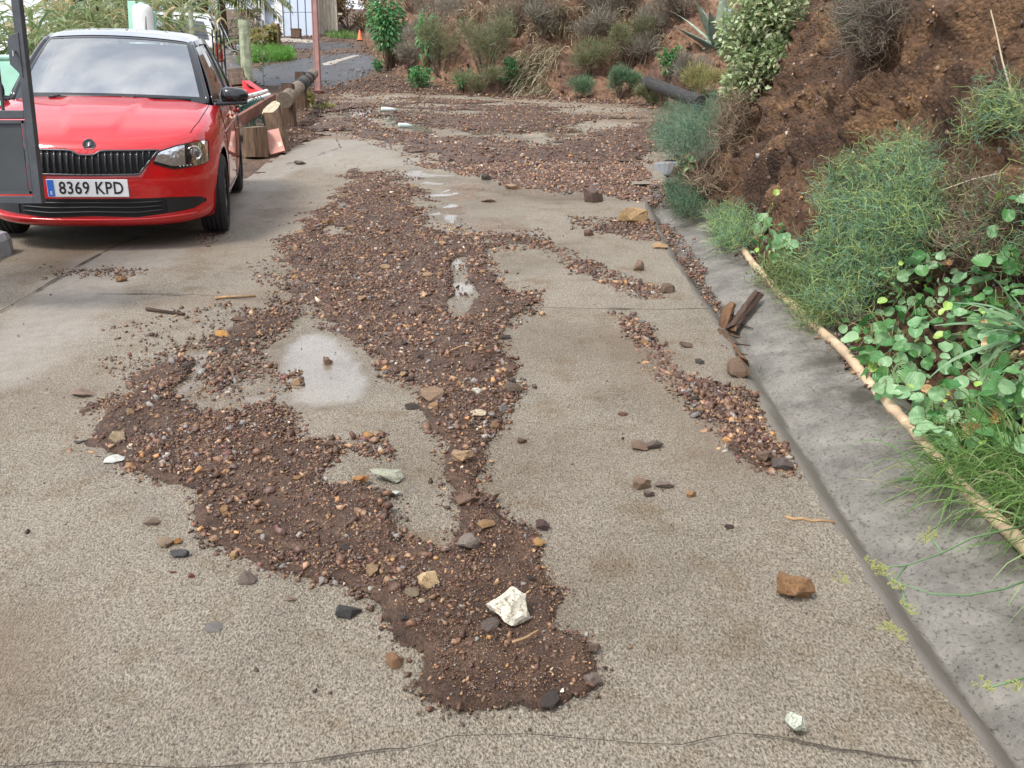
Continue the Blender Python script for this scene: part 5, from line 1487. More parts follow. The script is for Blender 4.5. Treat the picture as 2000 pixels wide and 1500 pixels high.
# ---- beige pipe along the top of the gutter apron
M_PIPE = mat_plain('beige_pipe', (0.52, 0.38, 0.24), 0.55, var=0.30, scale=14, bump=0.25, bscale=60)
pts = []
for yy in np.arange(0.6, 6.3, 0.12):
    xx = float(xg(yy)) + 0.505 + 0.012 * math.sin(yy * 2.1) + .005 * math.sin(yy * 6.3)
    pts.append((xx, yy, float(gz(xx, yy)) + 0.036 + 0.010 * math.sin(yy * 3.3) + 0.006 * math.sin(yy * 8.1)))
pp = empty('drain_pipe', pts[0]); tag(pp, 'beige half-buried pipe running along the top of the gutter apron', 'pipe')
def rel(P, o): return [tuple(Vector(p) - o.location) for p in P]
MB().tube(rel(pts, pp), 0.024, 12, rough=.05).build('tube', M_PIPE, pp, smooth=True)
for k in (10, 24, 38):
    MB().tube(rel(pts[k:k + 2], pp), 0.029, 12).build('coupling', M_PIPE, pp, smooth=True)

# soil and crumbs washed over the pipe
n = 2600; yy = Rb.uniform(1.2, 6.4, n); xx = xg(yy) + .505 + Rb.normal(.03, .035, n); ok_ = fbm(yy * 1.7, yy * 0, 0, 191, 3) > -.25; yy, xx = yy[ok_], xx[ok_]
S = np.clip(.012 * Rb.lognormal(0, .5, len(yy)), .004, .035)
pebble_mesh('soil_crumbs', np.stack([xx, yy, gz(xx, yy) + .040 + Rb.uniform(-.012, .018, len(yy)) - .25 * np.abs(xx - xg(yy) - .53)], 1), S * 1.4, colours(len(yy), Rb, 1.2), Rb, 'brown soil crumbs washed over the beige pipe', 1.0)
# ---- broken wood in the gutter
def wood_mat(name, a, b_, scale=(3, 3, 40), rough=.75):
    m, nt, bs = _bsdf(name); N, L = nt.nodes, nt.links
    t = N.new('ShaderNodeTexCoord'); mp = N.new('ShaderNodeMapping'); mp.inputs['Scale'].default_value = (scale[2], scale[2], scale[0])
    n = N.new('ShaderNodeTexNoise'); n.inputs['Scale'].default_value = 1.0; n.inputs['Detail'].default_value = 8; n.inputs['Roughness'].default_value = .7; n.inputs['Distortion'].default_value = .6
    r = N.new('ShaderNodeValToRGB'); r.color_ramp.elements[0].position = .35; r.color_ramp.elements[0].color = (*a, 1); r.color_ramp.elements[1].position = .68; r.color_ramp.elements[1].color = (*b_, 1)
    L.new(t.outputs['Object'], mp.inputs['Vector']); L.new(mp.outputs['Vector'], n.inputs['Vector']); L.new(n.outputs['Fac'], r.inputs['Fac']); L.new(r.outputs['Color'], bs.inputs['Base Color'])
    bs.inputs['Roughness'].default_value = rough
    bp = N.new('ShaderNodeBump'); bp.inputs['Strength'].default_value = .9; bp.inputs['Distance'].default_value = .012; L.new(n.outputs['Fac'], bp.inputs['Height']); L.new(bp.outputs['Normal'], bs.inputs['Normal'])
    return m
M_ROT = wood_mat('rotten_wood', (0.035, 0.015, 0.009), (0.22, 0.11, 0.048))
M_WETWOOD = wood_mat('wet_bark', (0.022, 0.014, 0.011), (0.12, 0.065, 0.042))
M_OLDLOG = wood_mat('weathered_log', (0.10, 0.075, 0.055), (0.34, 0.26, 0.18))
M_STUMP = wood_mat('stump_bark', (0.04, 0.025, 0.016), (0.23, 0.14, 0.078), (3, 3, 26))
M_POSTW = wood_mat('brown_post', (0.045, 0.025, 0.016), (0.19, 0.105, 0.06))
M_CUT = wood_mat('sawn_face', (0.30, 0.24, 0.16), (0.62, 0.52, 0.37), (6, 6, 18))
M_BLACKTAPE = mat_plain('black_wrap', (0.02, 0.02, 0.022), .55, bump=.3, bscale=40)
def log_obj(name, a, b_, r0, r1, mat, parent=None, n=12, rough=.12, seg=8, seed=0, cut=None, bend=.0, jag=0.0):
    """tapered irregular log; local z runs along it; a at the origin"""
    a, b_ = Vector(a), Vector(b_); d = b_ - a; L_ = d.length
    R2 = np.random.default_rng(seed); V = []
    ph = R2.uniform(0, 6.28, 4)
    for i in range(seg + 1):
        q = i / seg; r = r0 + (r1 - r0) * q
        for k in range(n):
            t = 2 * math.pi * k / n
            rr = r * (1 + rough * (.5 * math.sin(2 * t + ph[0]) + .35 * math.sin(3 * t + ph[1] + q * 2) + .25 * math.sin(5 * t + ph[2])) + R2.normal(0, rough * .15))
            z = L_ * q + (jag * R2.uniform(-1, 1) if i in (0, seg) else 0)
            V.append((rr * math.cos(t) + bend * math.sin(q * math.pi), rr * math.sin(t), z))
    F = [(i * n + k, i * n + (k + 1) % n, (i + 1) * n + (k + 1) % n, (i + 1) * n + k) for i in range(seg) for k in range(n)]
    F.append(tuple(range(n))[::-1]); F.append(tuple(range(seg * n, seg * n + n)))
    mi = [0] * (len(F) - 2) + [1, 1]
    o = mesh_obj(name, V, F, None, parent, smooth=False, mats=[mat, cut or mat], midx=mi)
    loc = a - parent.location if parent else a
    o.matrix_local = Matrix.Translation(loc) @ d.to_track_quat('Z', 'Y').to_matrix().to_4x4()
    return o
gyy = 5.0
def gut(px, py, dz=0.0):
    p = G(px, py); return Vector((p.x, p.y, p.z + dz))
o = log_obj('broken_branch', gut(1430, 636, -.02), gut(1478, 592, .05), .024, .028, M_WETWOOD, seed=3, jag=.03, cut=M_ROT, n=13, seg=12, rough=.34)
tag(o, 'thick wet dark branch stub leaning out of the gutter', 'branch')
o = log_obj('rotten_wood', gut(1410, 642, -.05), gut(1424, 610, .01), .026, .040, M_ROT, seed=5, jag=.035, n=15, seg=12, rough=.6); tag(o, 'crumbling tan rotten wood chunk beside the wet branch stub', 'wood')
o = log_obj('rotten_wood', gut(1408, 640, -.045), gut(1450, 694, -.04), .040, .030, M_ROT, seed=6, jag=.04, n=13, seg=12, rough=.7); tag(o, 'splintered reddish rotten wood lying along the gutter bed', 'wood')
for k in range(26):
    R2 = random.Random(k); px, py = 1395 + R2.random() * 50, 610 + R2.random() * 80
    a = gut(px, py, -.035 + .02 * R2.random()); b_ = a + Vector((R2.uniform(-.05, .05), R2.uniform(-.16, .1), R2.uniform(-.01, .02)))
    o = log_obj('splinter', a, b_, .006, .003, M_ROT if k % 2 else M_WETWOOD, n=5, seg=2, seed=k, jag=.008)
    tag(o, 'wood splinter lying around the rotten wood in the gutter', 'splinter', 'splinters in the gutter')
o = log_obj('stick', gut(288, 608, .012), gut(360, 617, .010), .014, .009, M_WETWOOD, n=8, seg=7, seed=8, rough=.3); tag(o, 'short charred black stick lying on the bare concrete', 'stick')
def twig(name, pix, r, mat, label, dz=.008, cat='twig'):
    P = [gut(*q, dz) for q in pix]; e = empty(name, P[0]); tag(e, label, cat)
    MB().tube(rel(P, e), [r * (1 - .5 * k / len(P)) for k in range(len(P))], 6, rough=.3).build('stem', mat, e, smooth=True)
    return e
M_TWIG = mat_plain('pale_twig', (0.36, 0.22, 0.11), .7, var=.3, scale=30)
e = twig('root', [(1534, 1013), (1550, 1019), (1565, 1017), (1585, 1022), (1605, 1021), (1630, 1024)], .006, M_TWIG, 'knobbly orange root lying across the lane near the gutter', cat='root')
twig('twig', [(1000, 1282), (1020, 1276), (1030, 1272), (1045, 1262), (1052, 1258)], .004, M_TWIG, 'thin pale curved twig in the toe of the fan', .04)
twig('twig', [(420, 585), (450, 583), (500, 581)], .009, M_TWIG, 'pale broken reed stalk at the edge of the main fan', .01)
twig('twig', [(880, 700), (905, 690), (930, 694)], .004, M_TWIG, 'thin twig lying in the main channel', .04)

# ---- litter on the upper bend
M_CLEAR = mat_plain('clear_plastic', (0.62, 0.72, 0.70), .15, coat=.5)
def bottle(px, py, L_, rz, label):
    p = G(px, py); e = empty('plastic_bottle', p + Vector((0, 0, .055))); e.rotation_euler = (0, math.pi / 2, rz); tag(e, label, 'bottle')
    MB().lathe([(.001, 0), (.036, .004), (.040, .03), (.037, L_ * .35), (.040, L_ * .6), (.030, L_ * .8), (.013, L_ * .92), (.013, L_)], 16).build('bottle_body', M_CLEAR, e, smooth=True)
    MB().lathe([(.015, L_ - .01), (.015, L_ + .014), (.001, L_ + .015)], 12).build('cap', mat_plain('cap', (.25, .55, .42), .4), e)
bottle(744, 219, .30, .1, 'crushed clear plastic bottle lying in the upper puddle'); bottle(778, 251, .24, .5, 'pale plastic bottle caught in the rubble sheet')

# ---- dark steel gate leaf and its pillar
M_GATE = mat_plain('gate_paint', (0.055, 0.06, 0.068), .48, var=.25, scale=9, bump=.15, bscale=70)
M_PANEL = mat_plain('gate_panel', (0.040, 0.046, 0.050), .5, var=.2, scale=4)
GY = 4.7
gt = empty('gate', at(-240, 395, GY)); tag(gt, 'dark grey steel gate leaf hanging open in front of the red car', 'gate')
def gpt(px, py, dy=0.0): return tuple(at(px, py, GY + dy) - gt.location)
def vert(px, py0, py1):
    """true vertical through a pixel at the gate's distance"""
    a = at(px, py1, GY); b_ = at(px, py0, GY); b_.x = a.x; b_.y = a.y; return tuple(a - gt.location), tuple(b_ - gt.location)
zb = at(80, 390, GY).z - gt.location.z; zt = at(35, -260, GY).z - gt.location.z; xr = at(77, 390, GY).x - gt.location.x; zm = at(66, 224, GY).z - gt.location.z
xl = -0.25; zs_ = at(0, 250, GY).z - gt.location.z
MB().bar((xr, 0, zb - .02), (xr, 0, zt), .042, .042, up=(0, 1, 0)).build('stile', M_GATE, gt, bevel=.003)
MB().bar((xl, 0, zb - .02), (xl, 0, zt), .042, .042, up=(0, 1, 0)).build('stile', M_GATE, gt, bevel=.003)
for z in (zb, zm, zt): MB().bar((xl + .02, 0, z), (xr - .021, 0, z), .040, .040).build('rail', M_GATE, gt, bevel=.003)
MB().box(((xl + xr) / 2 - .01, .004, (zb + zm) / 2 + .0), (xr - xl - .085, .006, zm - zb - .075)).build('panel', M_PANEL, gt, bevel=.002)
for z in (zb + .036, zm - .036): MB().bar((xl + .03, -.004, z), (xr - .03, -.004, z), .016, .016).build('panel_trim', M_GATE, gt)
MB().bar((xr - .034, -.004, zb + .03), (xr - .034, -.004, zm - .03), .016, .016, up=(0, 1, 0)).build('panel_trim', M_GATE, gt)
k = 0; xx = xr - .135
while xx > xl + .05:
    MB().tube([(xx, 0, zm), (xx, 0, zt)], .008, 8).build('baluster', M_GATE, gt); xx -= .125
zl = at(45, 105, GY).z - gt.location.z
lk = MB(); V = [(xr - .06, 0, zl + .055), (xr - .045, 0, zl + .085), (xr, 0, zl + .10), (xr, 0, zl - .12), (xr - .03, 0, zl - .085), (xr - .06, 0, zl - .055)]
lk.add([(a, -.026, c) for a, _, c in V] + [(a, .026, c) for a, _, c in V], [tuple(range(6)), tuple(range(11, 5, -1))] + [(k, k + 6, (k + 1) % 6 + 6, (k + 1) % 6) for k in range(6)])
lock = lk.build('lock_case', M_GATE, gt, bevel=.003)
MB().lathe([(.001, -.034), (.010, -.034), (.011, -.026)], 14, (xr - .025, 0, zl + .0)).build('keyhole', M_DARKIN, lock)
MB().tube([(xr - .022, -.03, zl + .005), (xr - .022, -.05, zl + .005), (xr - .022, -.05, zl - .02)], .006, 6).build('latch', M_SILVER, lock)
gt.rotation_euler = (0, 0, 0)
M_STUCCO = mat_plain('white_stucco', (0.72, 0.72, 0.70), .9, var=.18, scale=20, bump=1.0, bscale=45)
p0 = gp(-3.72, 4.75); pil = empty('gate_pillar', p0); tag(pil, 'white rough stucco pillar that carries the gate', 'pillar')
MB().box((-.1, 0, 1.1), (.34, .34, 2.5)).build('shaft', M_STUCCO, pil, bevel=.02)
MB().box((-.1, 0, 2.40), (.42, .42, .10)).build('cap', M_PALECON, pil, bevel=.015)
for z in (.75, 1.7): MB().bar((.06, 0, z), (.26, -.03, z), .03, .05).build('hinge', M_GATE, pil)
p0 = gp(-4.62, 7.55); wl2 = empty('garden_wall', p0); tag(wl2, 'white rough stucco wall end behind the left door mirror of the red car', 'wall')
MB().box((-.55, .1, .75), (1.1, .22, 1.9)).build('wall_body', M_STUCCO, wl2, bevel=.03)
MB().box((-.55, .1, 1.73), (1.16, .28, .07)).build('coping', M_PALECON, wl2, bevel=.015)
# kerb block
M_KERB = mat_plain('grey_concrete', (0.30, 0.31, 0.33), .75, var=.2, scale=9, bump=.5, bscale=50)
a = G(6, 500); kb = MB()
V = []; nr = 10
for i in range(nr):
    q = i / (nr - 1); yy = a.y - .5 + .66 * q
    for (dx, dz) in ((-.9, -.05), (-.9, .17), (-.08, .17), (-.025, .155), (0, .11), (.012, -.05)):
        rr = .04 * math.sin(q * 9) * .2; tp = 1 - max(0, (q - .82) / .18) ** 2 * .5
        V.append((a.x + .035 + dx - .10 * max(0, (q - .8) / .2) ** 2 + rr, yy, float(gz(a.x, yy)) + dz * tp))
o = mesh_obj('kerb_block', V, [tuple(q) for q in grid_faces(nr, 6)] + [(nr * 6 - 6, nr * 6 - 5, nr * 6 - 4, nr * 6 - 3, nr * 6 - 2, nr * 6 - 1), (5, 4, 3, 2, 1, 0)], M_KERB)
tag(o, 'rounded grey concrete kerb end at the gate opening', 'kerb')

# ---- stumps, slab and scrap behind the car
def stump(px, py, hgt, r0, r1, lean, label, seed, slant=.0):
    p = G(px, py); e = empty('tree_stump', p); tag(e, label, 'stump')
    n, seg = 22, 8; V = []; R2 = np.random.default_rng(seed); ph = R2.uniform(0, 6, 4)
    for i in range(seg + 1):
        q = i / seg; r = r0 + (r1 - r0) * q
        for k in range(n):
            t = 2 * math.pi * k / n; rr = r * (1 + .07 * math.sin(3 * t + ph[0]) + .05 * math.sin(5 * t + ph[1] + q) + .03 * math.sin(11 * t + ph[2]))
            z = hgt * q + (slant * (math.sin(t) + .5 * math.cos(t)) * rr if i == seg else 0)
            V.append((rr * math.cos(t) + lean[0] * q, rr * math.sin(t) + lean[1] * q, z - .03 * (i == 0)))
    F = [(i * n + k, i * n + (k + 1) % n, (i + 1) * n + (k + 1) % n, (i + 1) * n + k) for i in range(seg) for k in range(n)]
    mesh_obj('trunk', V, F, M_STUMP, e, smooth=False)
    top = V[seg * n:]; c = np.mean(top, 0) + (0, 0, .004)
    mesh_obj('sawn_top', list(top) + [c], [(k, (k + 1) % n, n) for k in range(n)], M_CUT, e)
    return e
stump(550, 294, .56, .135, .12, (-.12, .03), 'tall leaning stump with a pale slanted top beside the pink slab', 1, .75)
stump(501, 303, .36, .155, .15, (.0, .0), 'short squat stump behind the rear wheel of the red car', 2, .1)
M_PINK = mat_plain('terracotta', (0.60, 0.31, 0.25), .8, var=.12, scale=14, bump=.3, bscale=60)
Ys = G(540, 300).y
c4 = [at(512, 257, Ys + .02), at(544, 250, Ys + .06), at(557, 294, Ys - .06), at(528, 302, Ys - .10)]
e = empty('terracotta_slab', c4[3]); tag(e, 'pink terracotta slab leaning against the tall stump', 'slab')
V = rel(c4, e); nn = (Vector(V[1]) - Vector(V[0])).cross(Vector(V[3]) - Vector(V[0])).normalized() * .045
if nn.y < 0: nn = -nn
VV = V + [tuple(Vector(v) + nn) for v in V]
mb = MB().add(VV, [(0, 1, 2, 3), (7, 6, 5, 4), (0, 4, 5, 1), (1, 5, 6, 2), (2, 6, 7, 3), (3, 7, 4, 0)]); mb.build('slab', M_PINK, e, bevel=.006)
def lerp4(u, v): return (Vector(V[0]) * (1 - u) + Vector(V[1]) * u) * (1 - v) + (Vector(V[3]) * (1 - u) + Vector(V[2]) * u) * v
q4 = [lerp4(*q) - nn * .06 for q in ((.66, .60), (.90, .58), (.92, .78), (.68, .80))]
mesh_obj('mortar_patch', [tuple(q) for q in q4], [(0, 1, 2, 3)], mat_plain('mortar', (.66, .58, .44), .8), e)
M_RUST = mat_plain('rusty_steel', (0.20, 0.085, 0.06), .65, var=.35, scale=12, bump=.3, bscale=50)
M_WHITEP = mat_plain('white_plastic', (0.75, 0.75, 0.72), .4, var=.08)
M_PLANK = wood_mat('old_plank', (0.09, 0.06, 0.045), (0.27, 0.19, 0.14))
Yb = G(505, 303).y + .35
a, b_ = at(470, 236, Yb - .35), at(539, 194, Yb + .7)
e = empty('steel_channel', a); tag(e, 'rusty brown steel channel propped on the tall stump', 'beam')
d = (b_ - a); x = d.normalized(); s_ = x.cross(Vector((0, 0, 1))).normalized(); u_ = s_.cross(x)
def fl(off_s, off_u, w, h, name):
    o_ = s_ * off_s + u_ * off_u; MB().bar(tuple(o_), tuple(d + o_), w, h).build(name, M_RUST, e)
fl(0, 0, .008, .13, 'web'); fl(-.03, .065, .066, .008, 'flange'); fl(-.03, -.065, .066, .008, 'flange')
for k, (pa, pb, r, lab) in enumerate((((470, 203), (526, 186), .030, 'white plastic tube lowest in the scrap pile'), ((468, 192), (521, 178), .026, 'white plastic tube resting above the other tube'))):
    a, b_ = at(*pa, Yb + .25 + .1 * k), at(*pb, Yb + 1.0 + .1 * k); e = empty('plastic_tube', a); tag(e, lab, 'tube')
    D = b_ - a; MB().tube([(0, 0, 0), tuple(D * .5), tuple(D)], r, 14, caps=False).build('tube_wall', M_WHITEP, e, smooth=True)
    MB().tube([tuple(D * .94), tuple(D)], r * 1.18, 14).build('socket', M_WHITEP, e, smooth=True)
# scrap: bundle of green netting
Rn = np.random.default_rng(8); mb = MB(); c = at(498, 214, Yb + .5); c0 = c.copy()
for k in range(150):
    P = [Rn.normal(0, 1, 3) * (.09, .08, .05)]
    for q in range(4): P.append(P[-1] + Rn.normal(0, .05, 3))
    mb.tube([tuple(p) for p in P], .004, 3, caps=False)
e = empty('netting', c0); tag(e, 'bundle of dark green garden netting under the white tubes', 'netting'); mb.build('mesh_tangle', mat_plain('green_net', (.02, .11, .085), .6), e)
for k, (pa, pb, w, h) in enumerate((((450, 163), (484, 160), .34, .09), ((447, 152), (478, 150), .34, .10), ((446, 143), (476, 140), .3, .09), ((460, 178), (490, 176), .34, .09))):
    a, b_ = at(*pa, Yb + 1.3), at(*pb, Yb + 1.35); e = MB().bar((0, 0, 0), tuple(b_ - a), w, h).build('plank', M_PLANK, None, bevel=.008); e.location = a
    tag(e, ('third', 'second', 'topmost', 'lowest')[k] + ' weathered plank of the pile behind the red car', 'plank', 'stacked planks behind the car')
p = gp(*at(462, 190, Yb + 1.32)[:2]); e = empty('plank_trestle', p); tag(e, 'rough timber trestle carrying the scrap behind the car', 'trestle')
for dx in (-.35, .35):
    for dy in (-.5, .5): MB().bar((dx, dy, 0), (dx * .8, dy * .8, .42), .06, .06).build('leg', M_PLANK, e)
MB().box((0, 0, .44), (.95, 1.3, .05)).build('top_board', M_PLANK, e)
a, b_, c_ = at(474, 158, Yb + .9), at(506, 180, Yb + .9), at(476, 184, Yb + .7)
e = empty('red_crate', a); tag(e, 'bright red plastic crate tipped on the scrap pile', 'crate')
bx_ = MB(); w3 = [(0, 0, 0), tuple(b_ - a), tuple(c_ - a + (b_ - a) * .8), tuple(c_ - a)]; up = Vector((.02, .25, .03))
mb = MB().add(w3 + [tuple(Vector(q) + up) for q in w3], [(0, 1, 2, 3), (0, 4, 5, 1), (1, 5, 6, 2), (2, 6, 7, 3), (3, 7, 4, 0)]); o = mb.build('crate_wall', mat_plain('red_plastic', (.62, .02, .025), .35), e, bevel=.006)
m = o.modifiers.new('s', 'SOLIDIFY'); m.thickness = .012
MB().tube([tuple(Vector(w3[0]) * .7 + Vector(w3[1]) * .3 - up * .1), tuple(Vector(w3[0]) * .5 + Vector(w3[1]) * .5 - up * .25), tuple(Vector(w3[0]) * .3 + Vector(w3[1]) * .7 - up * .1)], .012, 6).build('handle', M_DARKIN, e)

# ---- log guard rails
def rail(name, posts, log, r, label, wraps=True, black_low=False):
    """posts: (px, py foot, height, width)  log: (px,py,Y) ends"""
    e = empty(name, G(*posts[0][:2])); tag(e, label, 'guard rail')
    for px, py, hgt, w, mat in posts:
        p = G(px, py) - e.location
        MB().box((p.x, p.y, p.z + hgt / 2 - .05), (w, w, hgt + .1)).build('post', mat, e, bevel=.012)
        MB().box((p.x, p.y, p.z + hgt + .006 - .0), (w * .96, w * .96, .012)).build('post_cap', M_BLACKTAPE, e)
    P = [at(*q) for q in log]
    lg = log_obj('log', P[0], P[-1], r, r * .92, M_OLDLOG, e, 20, .05, 14, 4, M_OLDLOG)
    if wraps:
        D = P[-1] - P[0]
        for q0, q1 in ((.40, .56), (.60, .68), (.73, .80)):
            MB().tube([tuple(P[0] + D * q - e.location) for q in (q0, (q0 + q1) / 2, q1)], r * 1.045, 20).build('black_wrap', M_BLACKTAPE, e, smooth=True)
    return e
rail('log_rail', [(566, 243, .66, .20, M_POSTW), (590, 213, .72, .20, M_POSTW)], [(556, 196, 14.9), (612, 144, 21.2)], .125, 'weathered log guard rail with black wraps beside the pink pole')
M_OLDLOG = wood_mat('dark_log', (0.018, 0.017, 0.017), (0.065, 0.060, 0.056))
rail('log_rail', [(1296, 214, .42, .16, M_POSTW), (1365, 236, .40, .16, M_BLACKTAPE)], [(1262, 160, 20.0), (1368, 200, 16.3)], .125, 'dark grey log guard rail at the foot of the agave bank', False)

# ---- pink rusty pole
p = G(622, 180); e = empty('utility_pole', p); tag(e, 'tall slim rusty pink steel pole beside the log rail', 'pole')
M_POLE = mat_plain('pink_rust_paint', (0.36, 0.19, 0.165), .6, var=.18, scale=6, bump=.2, bscale=40)
MB().box((0, 0, 2.6), (.15, .15, 5.3)).build('shaft', M_POLE, e, bevel=.02)
MB().box((-.055, -.082, 2.6), (.02, .014, 5.0)).build('edge_strip', M_POLE, e); MB().box((.055, -.082, 2.6), (.02, .014, 5.0)).build('edge_strip', M_POLE, e)
MB().box((0, 0, .02), (.26, .26, .03)).build('base_plate', M_RUST, e)
stone_at(628, 205, 26, (.17, .10, .065), 'brown rock at the foot of the pink pole', None, seed=501, tall=1.1)

# ---- house up the lane
HY = 43.0
M_WHITEW = mat_plain('white_wall_paint', (0.80, 0.81, 0.82), .8, var=.06, scale=2, bump=.2, bscale=20)
M_DOORB = mat_plain('grey_blue_door', (0.33, 0.38, 0.47), .5, var=.06)
M_GARAGE = mat_plain('pale_blue_metal', (0.55, 0.62, 0.72), .4, var=.05, scale=2)
hb = at(497, 75, HY); hx0, hx1 = at(497, 60, HY).x, at(617, 60, HY).x
zf = float(gz((hx0 + hx1) / 2, HY)); hs_ = empty('house', (hx0, HY, zf)); tag(hs_, 'white house with a grey blue door and pale blue folding garage door', 'house')
def hx(px): return at(px, 40, HY).x - hx0
def hz(py, px=560): return at(px, py, HY).z - zf
W_ = hx1 - hx0; top_z = 4.2
zd = hz(70)
MB().box((hx(508) / 2, .15, (top_z - .5) / 2), (hx(508), .3, top_z + .5)).build('wall', M_WHITEW, hs_)
MB().box(((hx(537) + hx(552)) / 2, .15, (top_z - .5) / 2), (hx(552) - hx(537), .3, top_z + .5)).build('wall', M_WHITEW, hs_)
MB().box(((hx(612) + W_) / 2, .15, (top_z - .5) / 2), (W_ - hx(612), .3, top_z + .5)).build('wall', M_WHITEW, hs_)
MB().box((W_ / 2, .16, top_z - .4), (W_ - .01, .28, .9)).build('lintel', M_WHITEW, hs_)
MB().box((W_ / 2, 3.2, (top_z - .5) / 2), (W_ - .02, 5.0, top_z + .48)).build('wall', M_WHITEW, hs_)
MB().box((W_ / 2, 3.0, top_z + .1), (W_ + .5, 6.3, .18)).build('roof', M_PALECON, hs_)
MB().box((hx(508), -.02, hz(49)), (hx(514) - hx(502), .35, hz(38) - hz(57))).build('plinth', M_KERB, hs_)
dd = MB().box(((hx(512) + hx(537)) / 2, .5, (hz(49) + 3.1) / 2), (hx(537) - hx(512), .06, 3.1 - hz(49))).build('door', M_DOORB, hs_, bevel=.01)
MB().box((0, 0, 0), (.16, .10, .16)).build('door_handle', M_WHITEP, dd).location = (hx(530), .44, hz(9))
for k in range(3):
    MB().box(((hx(512) + hx(537)) / 2, .30 - .02 * k, hz(52 + 7 * k)), (hx(537) - hx(512) - .02, .45 + .05 * k, .16)).build('step', mat_plain('brown_step_%d' % k, (.22, .145, .09), .8, var=.2), hs_, bevel=.01)
gd = empty('garage_door'); gd.parent = hs_; gd.location = (0, 0, 0)
gxs = np.linspace(hx(552.5), hx(611.5), 5)
for k in range(4):
    for z0, z1 in ((hz(72) - .2, hz(24)), (hz(24) + .02, hz(-60))):
        MB().box(((gxs[k] + gxs[k + 1]) / 2, .10, (z0 + z1) / 2), (gxs[k + 1] - gxs[k] - .05, .05, z1 - z0)).build('garage_panel', M_GARAGE, gd, bevel=.012)
MB().box(((gxs[0] + gxs[-1]) / 2, .16, 1.6), (gxs[-1] - gxs[0], .04, 4.2)).build('garage_frame', M_DOORB, gd)
p = G(579, 74); e = empty('wooden_box', p); tag(e, 'brown wooden box standing before the garage door', 'box')
MB().box((0, 0, .17), (.42, .3, .36)).build('box_wall', M_POSTW, e, bevel=.01); MB().box((0, 0, .36), (.45, .33, .03)).build('lid', M_POSTW, e)
p = G(546, 103); e = log_obj('stake', p - Vector((0, 0, .05)), p + Vector((0, 0, 1.02)), .065, .06, M_POSTW, n=8, seg=3, seed=4); tag(e, 'short dark wooden stake on the grass in front of the house', 'stake')
# weathered board fence beside the house
bf = empty('board_fence', gp(at(624, 60, 44).x, 44.0)); tag(bf, 'pale weathered board fence to the right of the house', 'fence')
M_PALEB = wood_mat('pale_board', (0.30, 0.26, 0.20), (0.62, 0.56, 0.45), (3, 3, 20))
for k in range(9):
    R2 = random.Random(k); w = at(628 + 3.6 * k, 40, 44).x - bf.location.x
    MB().box((w, .03 * (k % 2), .9 + R2.uniform(-.15, .25) - .01 * k), (.115, .03, 2.9 + R2.uniform(-.1, .4)), rot=(0, R2.uniform(-.03, .03), 0)).build('board', M_PALEB, bf)
MB().box((.6, .07, .9), (1.0, .05, .1)).build('rail', M_PALEB, bf)
for k, (pa, pb) in enumerate((((648, 64), (662, 32)), ((669, 50), (667, 30)))):
    a = G(*pa); b_ = at(*pb, a.y + .3); o = MB().bar(tuple(a), tuple(b_), .09, .03).build('plank', M_PALEB); tag(o, ('long', 'short')[k] + ' pale plank leaning below the dry hedge', 'plank')
# traffic cone
p = G(703, 79); e = empty('traffic_cone', p); tag(e, 'small orange traffic cone on the earth track', 'cone')
M_CONE = mat_plain('cone_orange', (0.78, 0.20, 0.07), .5)
MB().lathe([(.12, .02), (.105, .06), (.03, .42), (.025, .43), (.001, .43)], 20).build('cone_body', M_CONE, e, smooth=True); MB().box((0, 0, .012), (.28, .28, .024)).build('foot', M_CONE, e)

# ---- fence behind the car: lichened post, wires, iron bars
PY = 14.2
M_LICHEN = mat_plain('lichen_wood', (0.33, 0.36, 0.24), .9, var=.4, scale=10, bump=.8, bscale=25)
def fpost(px, pytop, Y, r, label):
    t = at(px, pytop, Y); b_ = gp(t.x, t.y, -.05); o = log_obj('fence_post', b_, Vector((b_.x, b_.y, t.z)), r, r * .92, M_LICHEN, n=12, seg=8, seed=int(px), rough=.12); tag(o, label, 'post'); return b_, t
b1, t1 = fpost(476, 40, PY, .085, 'thick lichen-covered fence post beside the scrap pile')
b2, t2 = fpost(372, 20, PY + .6, .045, 'thin pale fence post among the canes behind the red car')
for k, px in enumerate((414, 422, 429, 436)):
    t = at(px, 58 + 3 * (k % 2), PY + .1); b_ = gp(t.x, t.y); o = MB().tube([tuple(b_), tuple(t)], .012, 6).build('iron_bar', M_DARKIN); tag(o, 'thin dark iron bar of the fence between the two posts', 'bar', 'iron bars of the fence')
for k, q in enumerate((.55, .72, .88)):
    a = b1.lerp(t1, q); b_ = b2.lerp(t2, q * .92); mid = (a + b_) / 2 - Vector((0, 0, .03)); o = MB().tube([tuple(a), tuple(mid), tuple(b_)], .004, 4).build('fence_wire', M_DARKIN); tag(o, ('lowest', 'middle', 'top')[k] + ' strand of fence wire between the two posts', 'wire')

